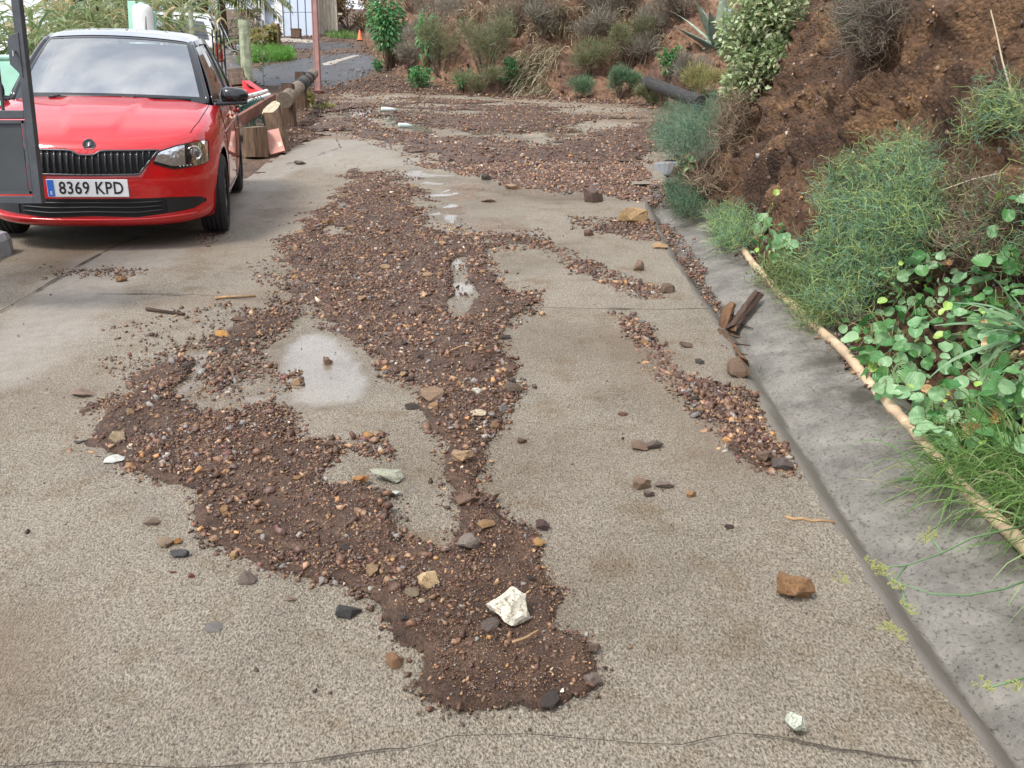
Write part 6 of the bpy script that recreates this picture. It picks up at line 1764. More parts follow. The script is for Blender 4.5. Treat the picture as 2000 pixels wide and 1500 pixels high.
# ---- white plastic tank and mint boards behind the car roof
M_MINT = mat_plain('mint_plastic', (0.36, 0.66, 0.52), .45, var=.1)
t = at(277, 9, 14.0); b_ = gp(t.x, t.y); e = empty('water_tank', b_); tag(e, 'upright white plastic tank showing above the red car roof', 'tank'); hh = t.z - b_.z
MB().lathe([(.001, -.02), (.14, -.02), (.15, .1), (.15, hh - .12), (.135, hh - .04), (.10, hh - .005), (.001, hh)], 24).build('tank_body', M_WHITEP, e, smooth=True)
MB().lathe([(.153, hh * .62), (.156, hh * .63), (.153, hh * .64)], 24).build('band', M_WHITEP, e); MB().lathe([(.05, hh - .01), (.05, hh + .03), (.001, hh + .03)], 14).build('cap', M_MINT, e)
for k, (px, pt, lab) in enumerate(((253, 2, 'tall mint green board standing left of the white tank'), (296, 22, 'shorter mint green board standing right of the white tank'))):
    t = at(px, pt, 14.1); b_ = gp(t.x, t.y); o = MB().box((0, 0, (t.z - b_.z) / 2 - .03), (.12 if k == 0 else .07, .03, t.z - b_.z + .06), rot=(0, .03, 0)).build('board', M_MINT, bevel=.006); o.location = b_; tag(o, lab, 'board')
t = at(24, 118, 9.8); b_ = gp(t.x, t.y); e = empty('plastic_bin', b_); tag(e, 'mint green plastic bin behind the left door mirror of the red car', 'bin'); hh = t.z - b_.z
MB().box((0, 0, hh / 2 - .02), (.44, .4, hh), taper=1.1).build('bin_body', M_MINT, e, bevel=.03); MB().box((0, 0, hh), (.52, .48, .05)).build('bin_lid', M_MINT, e, bevel=.02)

# ---- white car beyond the fence
wm = pose(-6.95, 20.8, float(gz(-6.95, 20.8)) + .01, rad(168), rad(-7.5))
M_WPAINT = mat_plain('white_paint', (0.80, 0.81, 0.82), .3, coat=1.0)
wc = CarBody('parked_car', wm, M_WPAINT, M_WPAINT, 1.18, M_SILVER); wc.cabin(M_SIDEG)
tag(wc.root, 'white car standing beyond the fence and the canes', 'car')
for sd_ in (-1, 1):
    MB().box((sd_ * .70, 3.93, 1.02), (.17, .12, .34)).build('tail_lamp', M_TAIL, wc.root, bevel=.03)
    MB().tube([(sd_ * .52, 2.1, 1.50 * 1.18 - .03), (sd_ * .54, 2.3, 1.54 * 1.18 - .02), (sd_ * .53, 3.2, 1.53 * 1.18 - .02), (sd_ * .52, 3.4, 1.49 * 1.18 - .03)], .014, 6).build('roof_rail', M_SILVER, wc.root, smooth=True)
# ================================================================== VEGETATION
M_TWIGC = mat_col('bush_twigs', .7, var=.15, vscale=12)
M_LEAFC = mat_col('foliage', .5, var=.18, vscale=20, transl=.30)
def ribbons(P, w, Rg, up=None):
    """P: n x m x 3 paths -> flat strips of width w (n,m) turned at random"""
    n, m, _ = P.shape
    d = np.gradient(P, axis=1); d /= np.linalg.norm(d, axis=2, keepdims=True) + 1e-9
    r = Rg.normal(0, 1, (n, 1, 3)) if up is None else np.broadcast_to(np.array(up, float), (n, 1, 3)) + Rg.normal(0, .25, (n, 1, 3))
    s = np.cross(d, r); s /= np.linalg.norm(s, axis=2, keepdims=True) + 1e-9
    w = np.broadcast_to(np.asarray(w, float), (n, m))[..., None]
    V = np.stack([P - s * w / 2, P + s * w / 2], 2).reshape(-1, 3)
    k = np.arange(m - 1) * 2; f = np.stack([k, k + 1, k + 3, k + 2], 1)
    F = (f[None] + (np.arange(n) * m * 2)[:, None, None]).reshape(-1, 4)
    return V, F
def tubes3(P, r):
    n, m, _ = P.shape
    d = np.gradient(P, axis=1); d /= np.linalg.norm(d, axis=2, keepdims=True) + 1e-9
    a = np.cross(d, np.array((.31, .52, .80))); a /= np.linalg.norm(a, axis=2, keepdims=True) + 1e-9; b_ = np.cross(d, a)
    r = np.broadcast_to(np.asarray(r, float), (n, m))[..., None]
    V = np.stack([P + r * (a * math.cos(t) + b_ * math.sin(t)) for t in (0, 2.094, 4.189)], 2).reshape(-1, 3)
    k = np.arange(m - 1) * 3; f = []
    for j in range(3): f.append(np.stack([k + j, k + (j + 1) % 3, k + 3 + (j + 1) % 3, k + 3 + j], 1))
    f = np.concatenate(f)
    F = (f[None] + (np.arange(n) * m * 3)[:, None, None]).reshape(-1, 4)
    return V, F
def zigzag(start, direc, n_seg, seg, Rg, kink=.55, pull=(0, 0, .15)):
    """kinked growth from start points"""
    P = [start]; d = direc / (np.linalg.norm(direc, axis=1, keepdims=True) + 1e-9)
    for k in range(n_seg):
        d = d + Rg.normal(0, kink, d.shape) + np.array(pull); d /= np.linalg.norm(d, axis=1, keepdims=True) + 1e-9
        P.append(P[-1] + d * (seg * Rg.uniform(.6, 1.3, (len(d), 1))))
    return np.stack(P, 1)
def leaf_quads(c, axis_, nrm, L_, W_, Rg, fold=.25):
    """folded diamond leaves"""
    n = len(c); ax = axis_ / (np.linalg.norm(axis_, axis=1, keepdims=True) + 1e-9)
    s = np.cross(ax, nrm); s /= np.linalg.norm(s, axis=1, keepdims=True) + 1e-9; u = np.cross(s, ax)
    L_ = np.broadcast_to(np.asarray(L_, float), n)[:, None]; W_ = np.broadcast_to(np.asarray(W_, float), n)[:, None]
    base = c; tip = c + ax * L_ - u * L_ * .12; mid = c + ax * L_ * .45
    V = np.stack([base, mid - s * W_ / 2 + u * W_ * fold, tip, mid + s * W_ / 2 + u * W_ * fold], 1).reshape(-1, 3)
    k = np.arange(n) * 4
    return V, np.concatenate([np.stack([k, k + 2, k + 1], 1), np.stack([k, k + 3, k + 2], 1)])
def colmix(n, cols, w, Rg, jit=.2):
    c = np.array(cols)[Rg.choice(len(cols), n, p=np.array(w) / sum(w))]
    return c * Rg.uniform(1 - jit, 1 + jit, (n, 1))
def ball(n, Rg, power=.45):
    d = Rg.normal(0, 1, (n, 3)); d /= np.linalg.norm(d, axis=1, keepdims=True)
    return d * Rg.uniform(0, 1, (n, 1)) ** power, d

STRAW_DIM = 1
GREENS = dict(
    broom=([(0.167, 0.217, 0.0899), (0.246, 0.275, 0.123), (0.319, 0.275, 0.174), (0.217, 0.152, 0.109)], [4, 3, 2, 2]),
    bluegreen=([(0.109, 0.225, 0.123), (0.16, 0.275, 0.167), (0.232, 0.319, 0.138), (0.189, 0.16, 0.109)], [4, 4, 2, 1]),
    grey=([(0.29, 0.275, 0.217), (0.362, 0.312, 0.254), (0.246, 0.181, 0.145), (0.203, 0.217, 0.131)], [4, 3, 3, 2]),
    fresh=([(0.0725, 0.232, 0.0798), (0.109, 0.304, 0.102), (0.174, 0.392, 0.145), (0.232, 0.377, 0.145)], [4, 4, 2, 1]),
    pale=([(.46, .55, .30), (.56, .62, .40), (.32, .43, .21), (.62, .56, .34)], [4, 3, 3, 1]),
    dry=([(0.522, 0.392, 0.217), (0.406, 0.275, 0.16), (0.609, 0.493, 0.29), (0.246, 0.217, 0.102)], [4, 3, 2, 2]),
    hedge=([(0.362, 0.348, 0.131), (0.435, 0.377, 0.16), (0.203, 0.29, 0.087), (0.478, 0.319, 0.174)], [4, 3, 3, 2]),
    cane=([(0.319, 0.392, 0.189), (0.435, 0.478, 0.275), (0.203, 0.319, 0.145), (0.551, 0.45, 0.246)], [4, 4, 3, 2]))

def fuzzy_shrub(name, base, rx, ry, h, kind, label, cat='shrub', n=2600, seed=0, group=None, strand=.16, lean=(0, 0), width=.010, lobes=7):
    """fine-twigged shrub: woody stems, then strands thrown out of several uneven lobes"""
    Rg = np.random.default_rng(seed); base = Vector(base); e = empty(name, base); tag(e, label, cat, group)
    cols, w = GREENS[kind]
    lc = np.stack([Rg.uniform(-.65, .65, lobes) * rx, Rg.uniform(-.65, .65, lobes) * ry, Rg.uniform(.30, .80, lobes) * h], 1); lc[:, 0] += lean[0] * lc[:, 2]; lc[:, 1] += lean[1] * lc[:, 2]
    lr = Rg.uniform(.28, .50, lobes)
    which = Rg.integers(0, lobes, n); b_, d = ball(n, Rg, .6)
    st = lc[which] + b_ * (lr[which][:, None] * np.array([rx, ry, h * .55]))
    st[:, 2] = np.maximum(st[:, 2], .02 * h)
    P = zigzag(st, d + np.array((0, 0, .75)), 3, strand / 3, Rg, .38)
    wd = width * np.array([1.0, .8, .55, .2])[None] * Rg.uniform(.6, 1.3, (n, 1))
    V, F = ribbons(P, wd, Rg)
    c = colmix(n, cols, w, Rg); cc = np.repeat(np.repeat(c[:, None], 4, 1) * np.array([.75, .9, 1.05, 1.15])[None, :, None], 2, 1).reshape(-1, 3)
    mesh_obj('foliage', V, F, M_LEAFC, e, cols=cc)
    ns = 16; q = lc[Rg.integers(0, lobes, ns)] + Rg.normal(0, .12, (ns, 3)) * (rx, ry, h * .4)
    s0 = Rg.normal(0, .05, (ns, 3)) * (rx, ry, 0) + (0, 0, -.03); m1 = s0 + (q - s0) * .5 + Rg.normal(0, .05, (ns, 3)) * h
    V, F = tubes3(np.stack([s0, m1, q], 1), np.array([.014, .009, .004])[None] * max(.5, h))
    mesh_obj('stems', V, F, M_TWIGC, e, cols=np.tile((.13, .09, .06), (len(V), 1)))
    return e

def leafy_shrub(name, base, rx, ry, h, kind, label, cat='shrub', n=1500, leaf=.05, aspect=.45, seed=0, group=None, lobes=7, low=.15, trunk=True, droop=.0):
    Rg = np.random.default_rng(seed); base = Vector(base); e = empty(name, base); tag(e, label, cat, group)
    cols, w = GREENS[kind]
    lc = np.stack([Rg.uniform(-.7, .7, lobes) * rx, Rg.uniform(-.7, .7, lobes) * ry, Rg.uniform(low + .15, .85, lobes) * h], 1); lr = Rg.uniform(.25, .46, lobes)
    which = Rg.integers(0, lobes, n); b_, d = ball(n, Rg, .42)
    c = lc[which] + b_ * (lr[which][:, None] * np.array([rx, ry, h * .5])); c[:, 2] = np.maximum(c[:, 2], .03)
    axis_ = d + Rg.normal(0, .6, (n, 3)) + (0, 0, .1 - droop); nrm = Rg.normal(0, .45, (n, 3)) + (0, -.25, 1)
    V, F = leaf_quads(c, axis_, nrm, leaf * Rg.uniform(.6, 1.3, n), leaf * aspect * Rg.uniform(.7, 1.2, n), Rg)
    mesh_obj('foliage', V, F, M_LEAFC, e, cols=np.repeat(colmix(n, cols, w, Rg), 4, 0))
    if trunk:
        ns = 14; q = lc[Rg.integers(0, lobes, ns)] + Rg.normal(0, .1, (ns, 3)) * (rx, ry, h * .3); s0 = Rg.normal(0, .04, (ns, 3)) * (rx, ry, 0) - (0, 0, .03)
        V, F = tubes3(np.stack([s0, (s0 + q) / 2 + Rg.normal(0, .04, (ns, 3)) * h, q], 1), np.array([.018, .011, .005])[None] * max(.5, h * .8))
        mesh_obj('stems', V, F, M_TWIGC, e, cols=np.tile((.12, .09, .06), (len(V), 1)))
    return e

def shrub_px(fn, px, py, wpx, hpx, *a, depthx=.8, **k):
    """place by the pixel of its foot and its size in pixels"""
    p = H(px, py); s = depth_of(p) / F_PX; wx = wpx * s / 2
    return fn('shrub' if 'nm' not in k else k.pop('nm'), p - Vector((0, 0, .03)), wx, wx * depthx, hpx * s, *a, **k)

# ---- shrubs on the far hillside
shrub_px(fuzzy_shrub, 765, 132, 70, 100, 'broom', 'dark olive broom bush behind the young tobacco tree', n=2600, seed=1)
shrub_px(fuzzy_shrub, 800, 138, 60, 60, 'grey', 'dry grey bush right of the olive broom bush', n=1600, seed=2)
shrub_px(fuzzy_shrub, 862, 150, 90, 120, 'broom', 'olive bush left of the big rounded far bush', n=2800, seed=3)
shrub_px(fuzzy_shrub, 945, 160, 120, 125, 'broom', 'big rounded olive bush in the middle of the far hillside foot', n=4200, seed=4)
shrub_px(fuzzy_shrub, 940, 185, 120, 50, 'broom', 'low green bush in front of the big rounded far bush', n=2000, seed=5)
shrub_px(fuzzy_shrub, 1150, 150, 130, 80, 'broom', 'spreading olive bush right of the straw grass drape', n=3200, seed=6)
shrub_px(fuzzy_shrub, 1225, 150, 110, 115, 'broom', 'tall olive bush behind the dark grey log rail', n=3600, seed=7)
shrub_px(fuzzy_shrub, 1212, 192, 85, 62, 'bluegreen', 'bright blue green fennel bush at the lane edge left of the dark log', n=2400, seed=8)
shrub_px(fuzzy_shrub, 1130, 193, 60, 42, 'bluegreen', 'small blue green fennel tuft at the lane edge', n=1300, seed=9)
shrub_px(fuzzy_shrub, 1270, 208, 70, 40, 'broom', 'low dull green tuft under the dark log', n=1300, seed=10)
shrub_px(fuzzy_shrub, 1390, 190, 130, 60, 'hedge', 'low yellowish dry bush behind the dark log rail', n=2200, seed=11)
shrub_px(fuzzy_shrub, 1350, 165, 100, 60, 'grey', 'pinkish dry brush below the agave', n=1700, seed=12)
shrub_px(fuzzy_shrub, 1000, 60, 140, 90, 'grey', 'grey brushwood patch high above the big rounded bush', n=2600, seed=13)
shrub_px(fuzzy_shrub, 1100, 40, 110, 80, 'grey', 'grey brushwood patch on the red scar of the far hillside', n=1900, seed=14)
shrub_px(fuzzy_shrub, 860, 50, 110, 80, 'grey', 'grey brushwood above the olive bushes', n=1900, seed=15)
shrub_px(fuzzy_shrub, 1285, 80, 90, 90, 'grey', 'grey brushwood left of the agave', n=1800, seed=16)
shrub_px(fuzzy_shrub, 1230, 20, 110, 90, 'grey', 'grey brushwood at the top of the far hillside', n=1700, seed=17)
shrub_px(leafy_shrub, 830, 172, 70, 45, 'fresh', 'glossy green dock plant at the foot of the far hillside', n=420, leaf=.11, aspect=.5, seed=20)
shrub_px(leafy_shrub, 990, 178, 50, 62, 'fresh', 'upright green dock plant beside the straw grass', n=330, leaf=.13, aspect=.42, seed=21)
shrub_px(leafy_shrub, 905, 178, 40, 40, 'fresh', 'small green dock plant below the big rounded bush', n=220, leaf=.12, aspect=.4, seed=22)
shrub_px(leafy_shrub, 1308, 150, 45, 62, 'fresh', 'young bright green plant behind the dark log', n=300, leaf=.12, aspect=.4, seed=23)
shrub_px(leafy_shrub, 738, 140, 30, 24, 'fresh', 'small weed under the young tobacco tree', n=120, leaf=.14, aspect=.4, seed=24)
shrub_px(leafy_shrub, 680, 60, 110, 95, 'dry', 'tangled dry hedge with yellowed leaves above the earth track', n=2600, leaf=.17, aspect=.6, seed=25, lobes=10, low=.0)
shrub_px(leafy_shrub, 1482, 192, 178, 225, 'pale', 'large pale green leafy shrub right of the agave', n=6200, leaf=.066, aspect=.7, seed=26, lobes=26, low=.0)
shrub_px(leafy_shrub, 520, 100, 62, 50, 'hedge', 'yellow green hedge left of the grass patch by the house', n=1500, leaf=.20, aspect=.5, seed=27, low=.0)
shrub_px(leafy_shrub, 490, 75, 44, 60, 'grey', 'purplish grey shrub at the house corner', n=700, leaf=.18, aspect=.5, seed=28, low=.0)
shrub_px(leafy_shrub, 608, 207, 30, 28, 'hedge', 'small yellow green weed at the foot of the pink pole', n=160, leaf=.11, aspect=.5, seed=29, trunk=False)
shrub_px(leafy_shrub, 640, 213, 40, 12, 'hedge', 'low yellowish weed beside the rock at the pole', n=140, leaf=.09, aspect=.4, seed=30, trunk=False)
for k, (px, py, w_, h_) in enumerate(((830, 95, 90, 60), (905, 45, 120, 70), (960, 100, 90, 60), (1060, 75, 100, 70), (1150, 85, 110, 70), (1190, 50, 120, 80), (1330, 40, 100, 80), (1040, 15, 130, 70), (1140, 10, 130, 60), (800, 20, 100, 70), (1255, 120, 90, 60))):
    shrub_px(fuzzy_shrub, px, py, w_, h_, 'grey', ('dry grey brush patch clinging to the far hillside, %s' % ('above the grey bush', 'over the olive bushes', 'behind the big rounded bush', 'above the straw grass', 'above the spreading olive bush', 'above the tall olive bush', 'behind the agave', 'at the crest over the straw grass', 'at the crest over the spreading bush', 'over the tobacco sapling', 'beside the tall olive bush')[k]), n=1300, seed=130 + k, group='grey brush on the far hillside', strand=.26, width=.012)
# young tobacco tree: slim stems, drooping bright leaves
def slim_tree(px, py, top, wpx, label, seed, n):
    p = H(px, py); s = depth_of(p) / F_PX; hh = (py - top) * s; rx = wpx * s / 2; Rg = np.random.default_rng(seed)
    e = empty('young_tree', p); tag(e, label, 'tree')
    pts = [(0, 0, -.1), (.03, 0, hh * .3), (-.04, .02, hh * .6), (.05, 0, hh)]
    MB().tube(pts, [.05, .042, .03, .012], 7).build('trunk', M_POSTW, e, smooth=True)
    lb = []
    for k in range(9):
        z = hh * (.32 + .07 * k); a = k * 2.4; lb.append([(0, 0, z), (rx * .5 * math.cos(a), rx * .5 * math.sin(a), z + hh * .08), (rx * .9 * math.cos(a), rx * .9 * math.sin(a), z + hh * .10)])
    V, F = tubes3(np.array(lb), np.array([.018, .011, .005])[None]); mesh_obj('branches', V, F, M_TWIGC, e, cols=np.tile((.12, .13, .07), (len(V), 1)))
    c, d = ball(n, Rg, .5); c = c * (rx, rx, hh * .40) + (0, 0, hh * .64)
    V, F = leaf_quads(c, d * (1, 1, .4) + (0, 0, -.45), Rg.normal(0, .4, (n, 3)) + (0, -.5, .8), .20 * Rg.uniform(.6, 1.25, n), .085 * Rg.uniform(.7, 1.2, n), Rg)
    mesh_obj('crown', V, F, M_LEAFC, e, cols=np.repeat(colmix(n, *GREENS['fresh'], Rg), 4, 0))
slim_tree(757, 136, -8, 66, 'young green tobacco tree at the corner of the far hillside', 41, 900)
slim_tree(836, 150, 25, 34, 'slim leaning tobacco sapling right of the young tobacco tree', 42, 260)

# ---- straw grass hanging down the far hillside
def grass_patch(name, pix, n, L_, w, cols, label, seed, hang=(0, 0, -.2), up=(0, -.3, .8), seg=4, cat='grass', kind='stuff', curl=.35, off=0.0):
    Rg = np.random.default_rng(seed); pts = []
    poly = np.array(pix, float); lo, hi = poly.min(0), poly.max(0)
    while len(pts) < n:
        q = Rg.uniform(lo, hi, (64, 2)); ok = inpoly(q[:, 0], q[:, 1], poly)
        for a in q[ok]:
            pts.append(tuple(H(*a)))
            if len(pts) >= n: break
    P0 = np.array(pts); d = Rg.normal(0, .35, (n, 3)) + np.array(up)
    d /= np.linalg.norm(d, axis=1, keepdims=True); P = [P0 - d * .02]; LL = L_ * Rg.uniform(.5, 1.25, (n, 1))
    for k in range(seg):
        P.append(P[-1] + d * LL / seg); d = d + np.array(hang) * (.6 + .25 * k) + Rg.normal(0, curl * .25, (n, 3)); d /= np.linalg.norm(d, axis=1, keepdims=True)
    P = np.stack(P, 1); wd = w * np.concatenate([np.linspace(1, .8, seg), [.12]])[None] * Rg.uniform(.6, 1.3, (n, 1))
    V, F = ribbons(P, wd, Rg)
    o = mesh_obj(name, V, F, M_LEAFC, cols=np.repeat(colmix(n, *cols, Rg), (seg + 1) * 2, 0)); tag(o, label, cat, kind=kind); return o
STRAW = ([(.42, .36, .24), (.34, .27, .17), (.50, .45, .30), (.20, .22, .11)], [4, 3, 3, 1])
GRASSG = ([(.12, .24, .06), (.17, .30, .08), (.22, .34, .12), (.33, .33, .16)], [4, 4, 2, 1])
grass_patch('dry_grass', [(1000, 110), (1090, 85), (1100, 110), (1060, 160), (1085, 185), (1010, 188), (1005, 150)], 600, .7, .018, STRAW, 'pale straw grass hanging down the far hillside', 51, hang=(-.25, -.25, -.75), up=(-.3, -.8, .3))
grass_patch('dry_grass', [(800, 20), (1000, 10), (1300, 20), (1300, 130), (1250, 60), (1110, 80), (1000, 70), (850, 60)], 1500, .5, .016, STRAW, 'thin dry grass scattered over the upper far hillside', 52, hang=(-.1, -.15, -.55), up=(0, -.6, .5))
grass_patch('grass', [(488, 104), (530, 96), (572, 104), (572, 116), (540, 120), (490, 122)], 3600, .34, .030, ([(.16, .36, .07), (.22, .43, .10), (.13, .28, .06)], [4, 3, 2]), 'bright green grass patch below the hedge by the house', 53, hang=(0, 0, -.1))
grass_patch('grass', [(635, 62), (690, 66), (700, 76), (640, 74)], 700, .25, .03, GRASSG, 'thin grass below the dry hedge', 54, hang=(0, 0, -.1))
grass_patch('grass', [(1300, 215), (1420, 190), (1440, 260), (1340, 270)], 500, .22, .01, GRASSG, 'thin green weeds at the end of the earth bank', 55, hang=(0, 0, -.15))

# ---- agave
p = H(1398, 100); ag = empty('agave', p + Vector((.1, .1, -.1))); tag(ag, 'big blue green agave rosette on the far hillside', 'agave')
M_AGAVE = mat_plain('agave_leaf', (0.20, 0.28, 0.235), .5, var=.28, scale=6); M_AGAVE2 = mat_plain('agave_leaf_striped', (0.34, 0.40, 0.29), .5, var=.3, scale=9)
for k in range(17):
    Rg = random.Random(k); az = k * 2.4; el = .18 + .07 * k; L_ = Rg.uniform(1.5, 2.0); nseg = 10; V = []
    d = Vector((math.cos(az) * math.cos(el), math.sin(az) * math.cos(el), math.sin(el))); s_ = Vector((-math.sin(az), math.cos(az), 0)); c = Vector((0, 0, .15)); droop = Rg.uniform(.01, .09)
    for i in range(nseg + 1):
        q = i / nseg; w = .15 * math.sin(min(1, q * 1.15 + .18) * math.pi) ** .8 * (1 - q) ** .25 + .004; u = s_.cross(d).normalized()
        th = .03 * (1 - q)
        for a_, b_ in ((-1, .38), (-.5, .0), (0, -.12), (.5, 0), (1, .38), (0, -.5)):
            V.append(tuple(c + s_ * (w * a_) - u * (w * b_ * -.9 if b_ > -.4 else -th - w * .1) * 1.0))
        c = c + d * (L_ / nseg); d = (d + Vector((0, 0, -droop * (1 + q)))).normalized()
    F = [(i * 6 + a_, i * 6 + (a_ + 1) % 6, (i + 1) * 6 + (a_ + 1) % 6, (i + 1) * 6 + a_) for i in range(nseg) for a_ in range(6)]
    mesh_obj('leaf', V, F, M_AGAVE if k % 3 else M_AGAVE2, ag, smooth=True)

# ---- canes, palm and brush at the left
M_CANE = mat_plain('cane_stem', (0.46, 0.42, 0.24), .6, var=.25, scale=5)
def cane_clump(px, Y, topy, n, seed, label, spread=.5, leafn=17):
    t = at(px, topy, Y); b_ = gp(t.x, t.y, -.05); hh = t.z - b_.z; Rg = np.random.default_rng(seed); e = empty('cane_clump', b_); tag(e, label, 'cane', 'giant canes behind the red car')
    st = []; lv = []; lcol = []
    for k in range(n):
        r = Rg.normal(0, spread, 2); L_ = hh * Rg.uniform(.72, 1.08); ln = Rg.normal(0, .10, 2)
        P = [np.array((r[0], r[1], 0)) + np.array((ln[0] * q * q * L_, ln[1] * q * q * L_, q * L_)) for q in np.linspace(0, 1, 5)]; st.append(P)
        for j in range(leafn):
            q = .22 + .78 * j / leafn; i0 = min(3, int(q * 4)); b0 = P[i0] + (P[i0 + 1] - P[i0]) * (q * 4 - i0); az = Rg.uniform(0, 6.28); d = np.array((math.cos(az), math.sin(az), Rg.uniform(.5, 1.3))); d /= np.linalg.norm(d)
            ll = Rg.uniform(.4, .8); path = [b0]
            for s_ in range(4): path.append(path[-1] + d * ll / 4); d = d + (0, 0, -.42); d /= np.linalg.norm(d)
            lv.append(path)
    V, F = tubes3(np.array(st), np.array([.016, .015, .013, .010, .005])[None]); mesh_obj('stems', V, F, M_CANE, e)
    lv = np.array(lv); V, F = ribbons(lv, .052 * np.array([.5, 1, .9, .6, .1])[None] * Rg.uniform(.6, 1.2, (len(lv), 1)), Rg, up=(0, 0, 1))
    mesh_obj('foliage', V, F, M_LEAFC, e, cols=np.repeat(colmix(len(lv), *GREENS['cane'], Rg), 10, 0))
cl = [(-60, 12.5, -30, 12), (15, 12.8, 20, 12), (60, 13.5, 52, 10), (105, 14.0, 40, 12), (150, 14.6, 10, 14), (195, 15, -10, 12), (235, 15.4, -30, 14), (285, 15.5, -30, 12), (312, 16, -30, 10), (372, 24.5, -10, 9), (440, 25.5, -5, 7), (130, 17.5, -10, 12), (310, 18.5, -60, 12), (210, 18, -60, 12), (20, 16, 30, 10)]
wh = ['beside the stucco wall', 'beside the gate stile', 'low and dry behind the gate stile', 'low and dry left of the car roof', 'tall above the left roof edge', 'tall before the sky gap', 'tall left of the mint board', 'tall behind the white tank', 'tall right of the white tank', 'before the white car', 'beyond the white car', 'in the second row left', 'in the second row right', 'in the second row middle', 'far back at the left edge']
for k, (px, Y, ty, n) in enumerate(cl): cane_clump(px, Y, ty, int(n * 1.25), 600 + k, 'giant cane clump ' + wh[k], .42)
M_PALMR = mat_plain('palm_rib', (.36, .36, .14), .6)
def palm(px, Y, crown_py, seed, label, nf, L_, r=1.0, arc=(0, 6.283)):
    t = at(px, crown_py, Y); b_ = gp(t.x, t.y, -.05); hh = t.z - b_.z; e = empty('palm', b_); tag(e, label, 'palm'); Rg = np.random.default_rng(seed)
    log = MB().tube([(0, 0, 0), (.04, 0, hh * .5), (0, 0, hh)], [.17 * r, .14 * r, .13 * r], 12, rough=.2, seed=seed); log.build('trunk', M_STUMP, e)
    for k in range(nf):
        az = arc[0] + (arc[1] - arc[0]) * k / nf + Rg.uniform(-.2, .2); el = Rg.uniform(.15, 1.0); d = np.array((math.cos(az) * math.cos(el), math.sin(az) * math.cos(el), math.sin(el))); P = [np.array((0, 0, hh))]; nseg = 12
        for s_ in range(nseg): P.append(P[-1] + d * L_ / nseg); d = d + (0, 0, -.13); d /= np.linalg.norm(d)
        P = np.array(P); fr = MB().tube([tuple(p) for p in P], [.022 * (1 - .8 * i / nseg) for i in range(nseg + 1)], 5).build('frond', M_PALMR, e)
        nl = 46; q = np.linspace(.12, 1, nl); idx = np.minimum((q * nseg).astype(int), nseg - 1); c = P[idx] + (P[idx + 1] - P[idx]) * (q * nseg - idx)[:, None]; ax = P[idx + 1] - P[idx]; ax /= np.linalg.norm(ax, axis=1, keepdims=True)
        side = np.cross(ax, (0, 0, 1.)); side /= np.linalg.norm(side, axis=1, keepdims=True) + 1e-9
        cc = []; VV = []; FF = []; n0 = 0
        for sg in (-1, 1):
            dd = side * sg + ax * .75 + (0, 0, -.18) + Rg.normal(0, .08, (nl, 3)); ll = .46 * np.sin(np.clip(q * 1.05, 0, 1) * math.pi * .86 + .25)[:, None]
            path = np.stack([c, c + dd * ll * .5, c + dd * ll + (0, 0, -.06)], 1); v, f = ribbons(path, .026 * np.array([.7, 1, .1])[None], Rg, up=(0, 0, 1)); VV.append(v); FF.append(f + n0); n0 += len(v)
        V = np.concatenate(VV); cols = np.repeat(colmix(2 * nl, [(.22, .26, .07), (.33, .30, .07), (.14, .22, .07), (.40, .30, .08)], [4, 3, 3, 1], Rg), 6, 0)
        mesh_obj('leaflets', V, np.concatenate(FF), M_LEAFC, fr, cols=cols)
palm(395, 23.5, -10, 71, 'palm with yellowish arching fronds above the white car', 15, 1.75)
palm(178, 19.0, -6, 72, 'palm with drooping fronds above the red car roof', 13, 1.3)
palm(432, 24.0, -20, 73, 'slim palm with long yellow fronds right of the yellowish palm', 14, 2.0, .55, (0, 6.283))
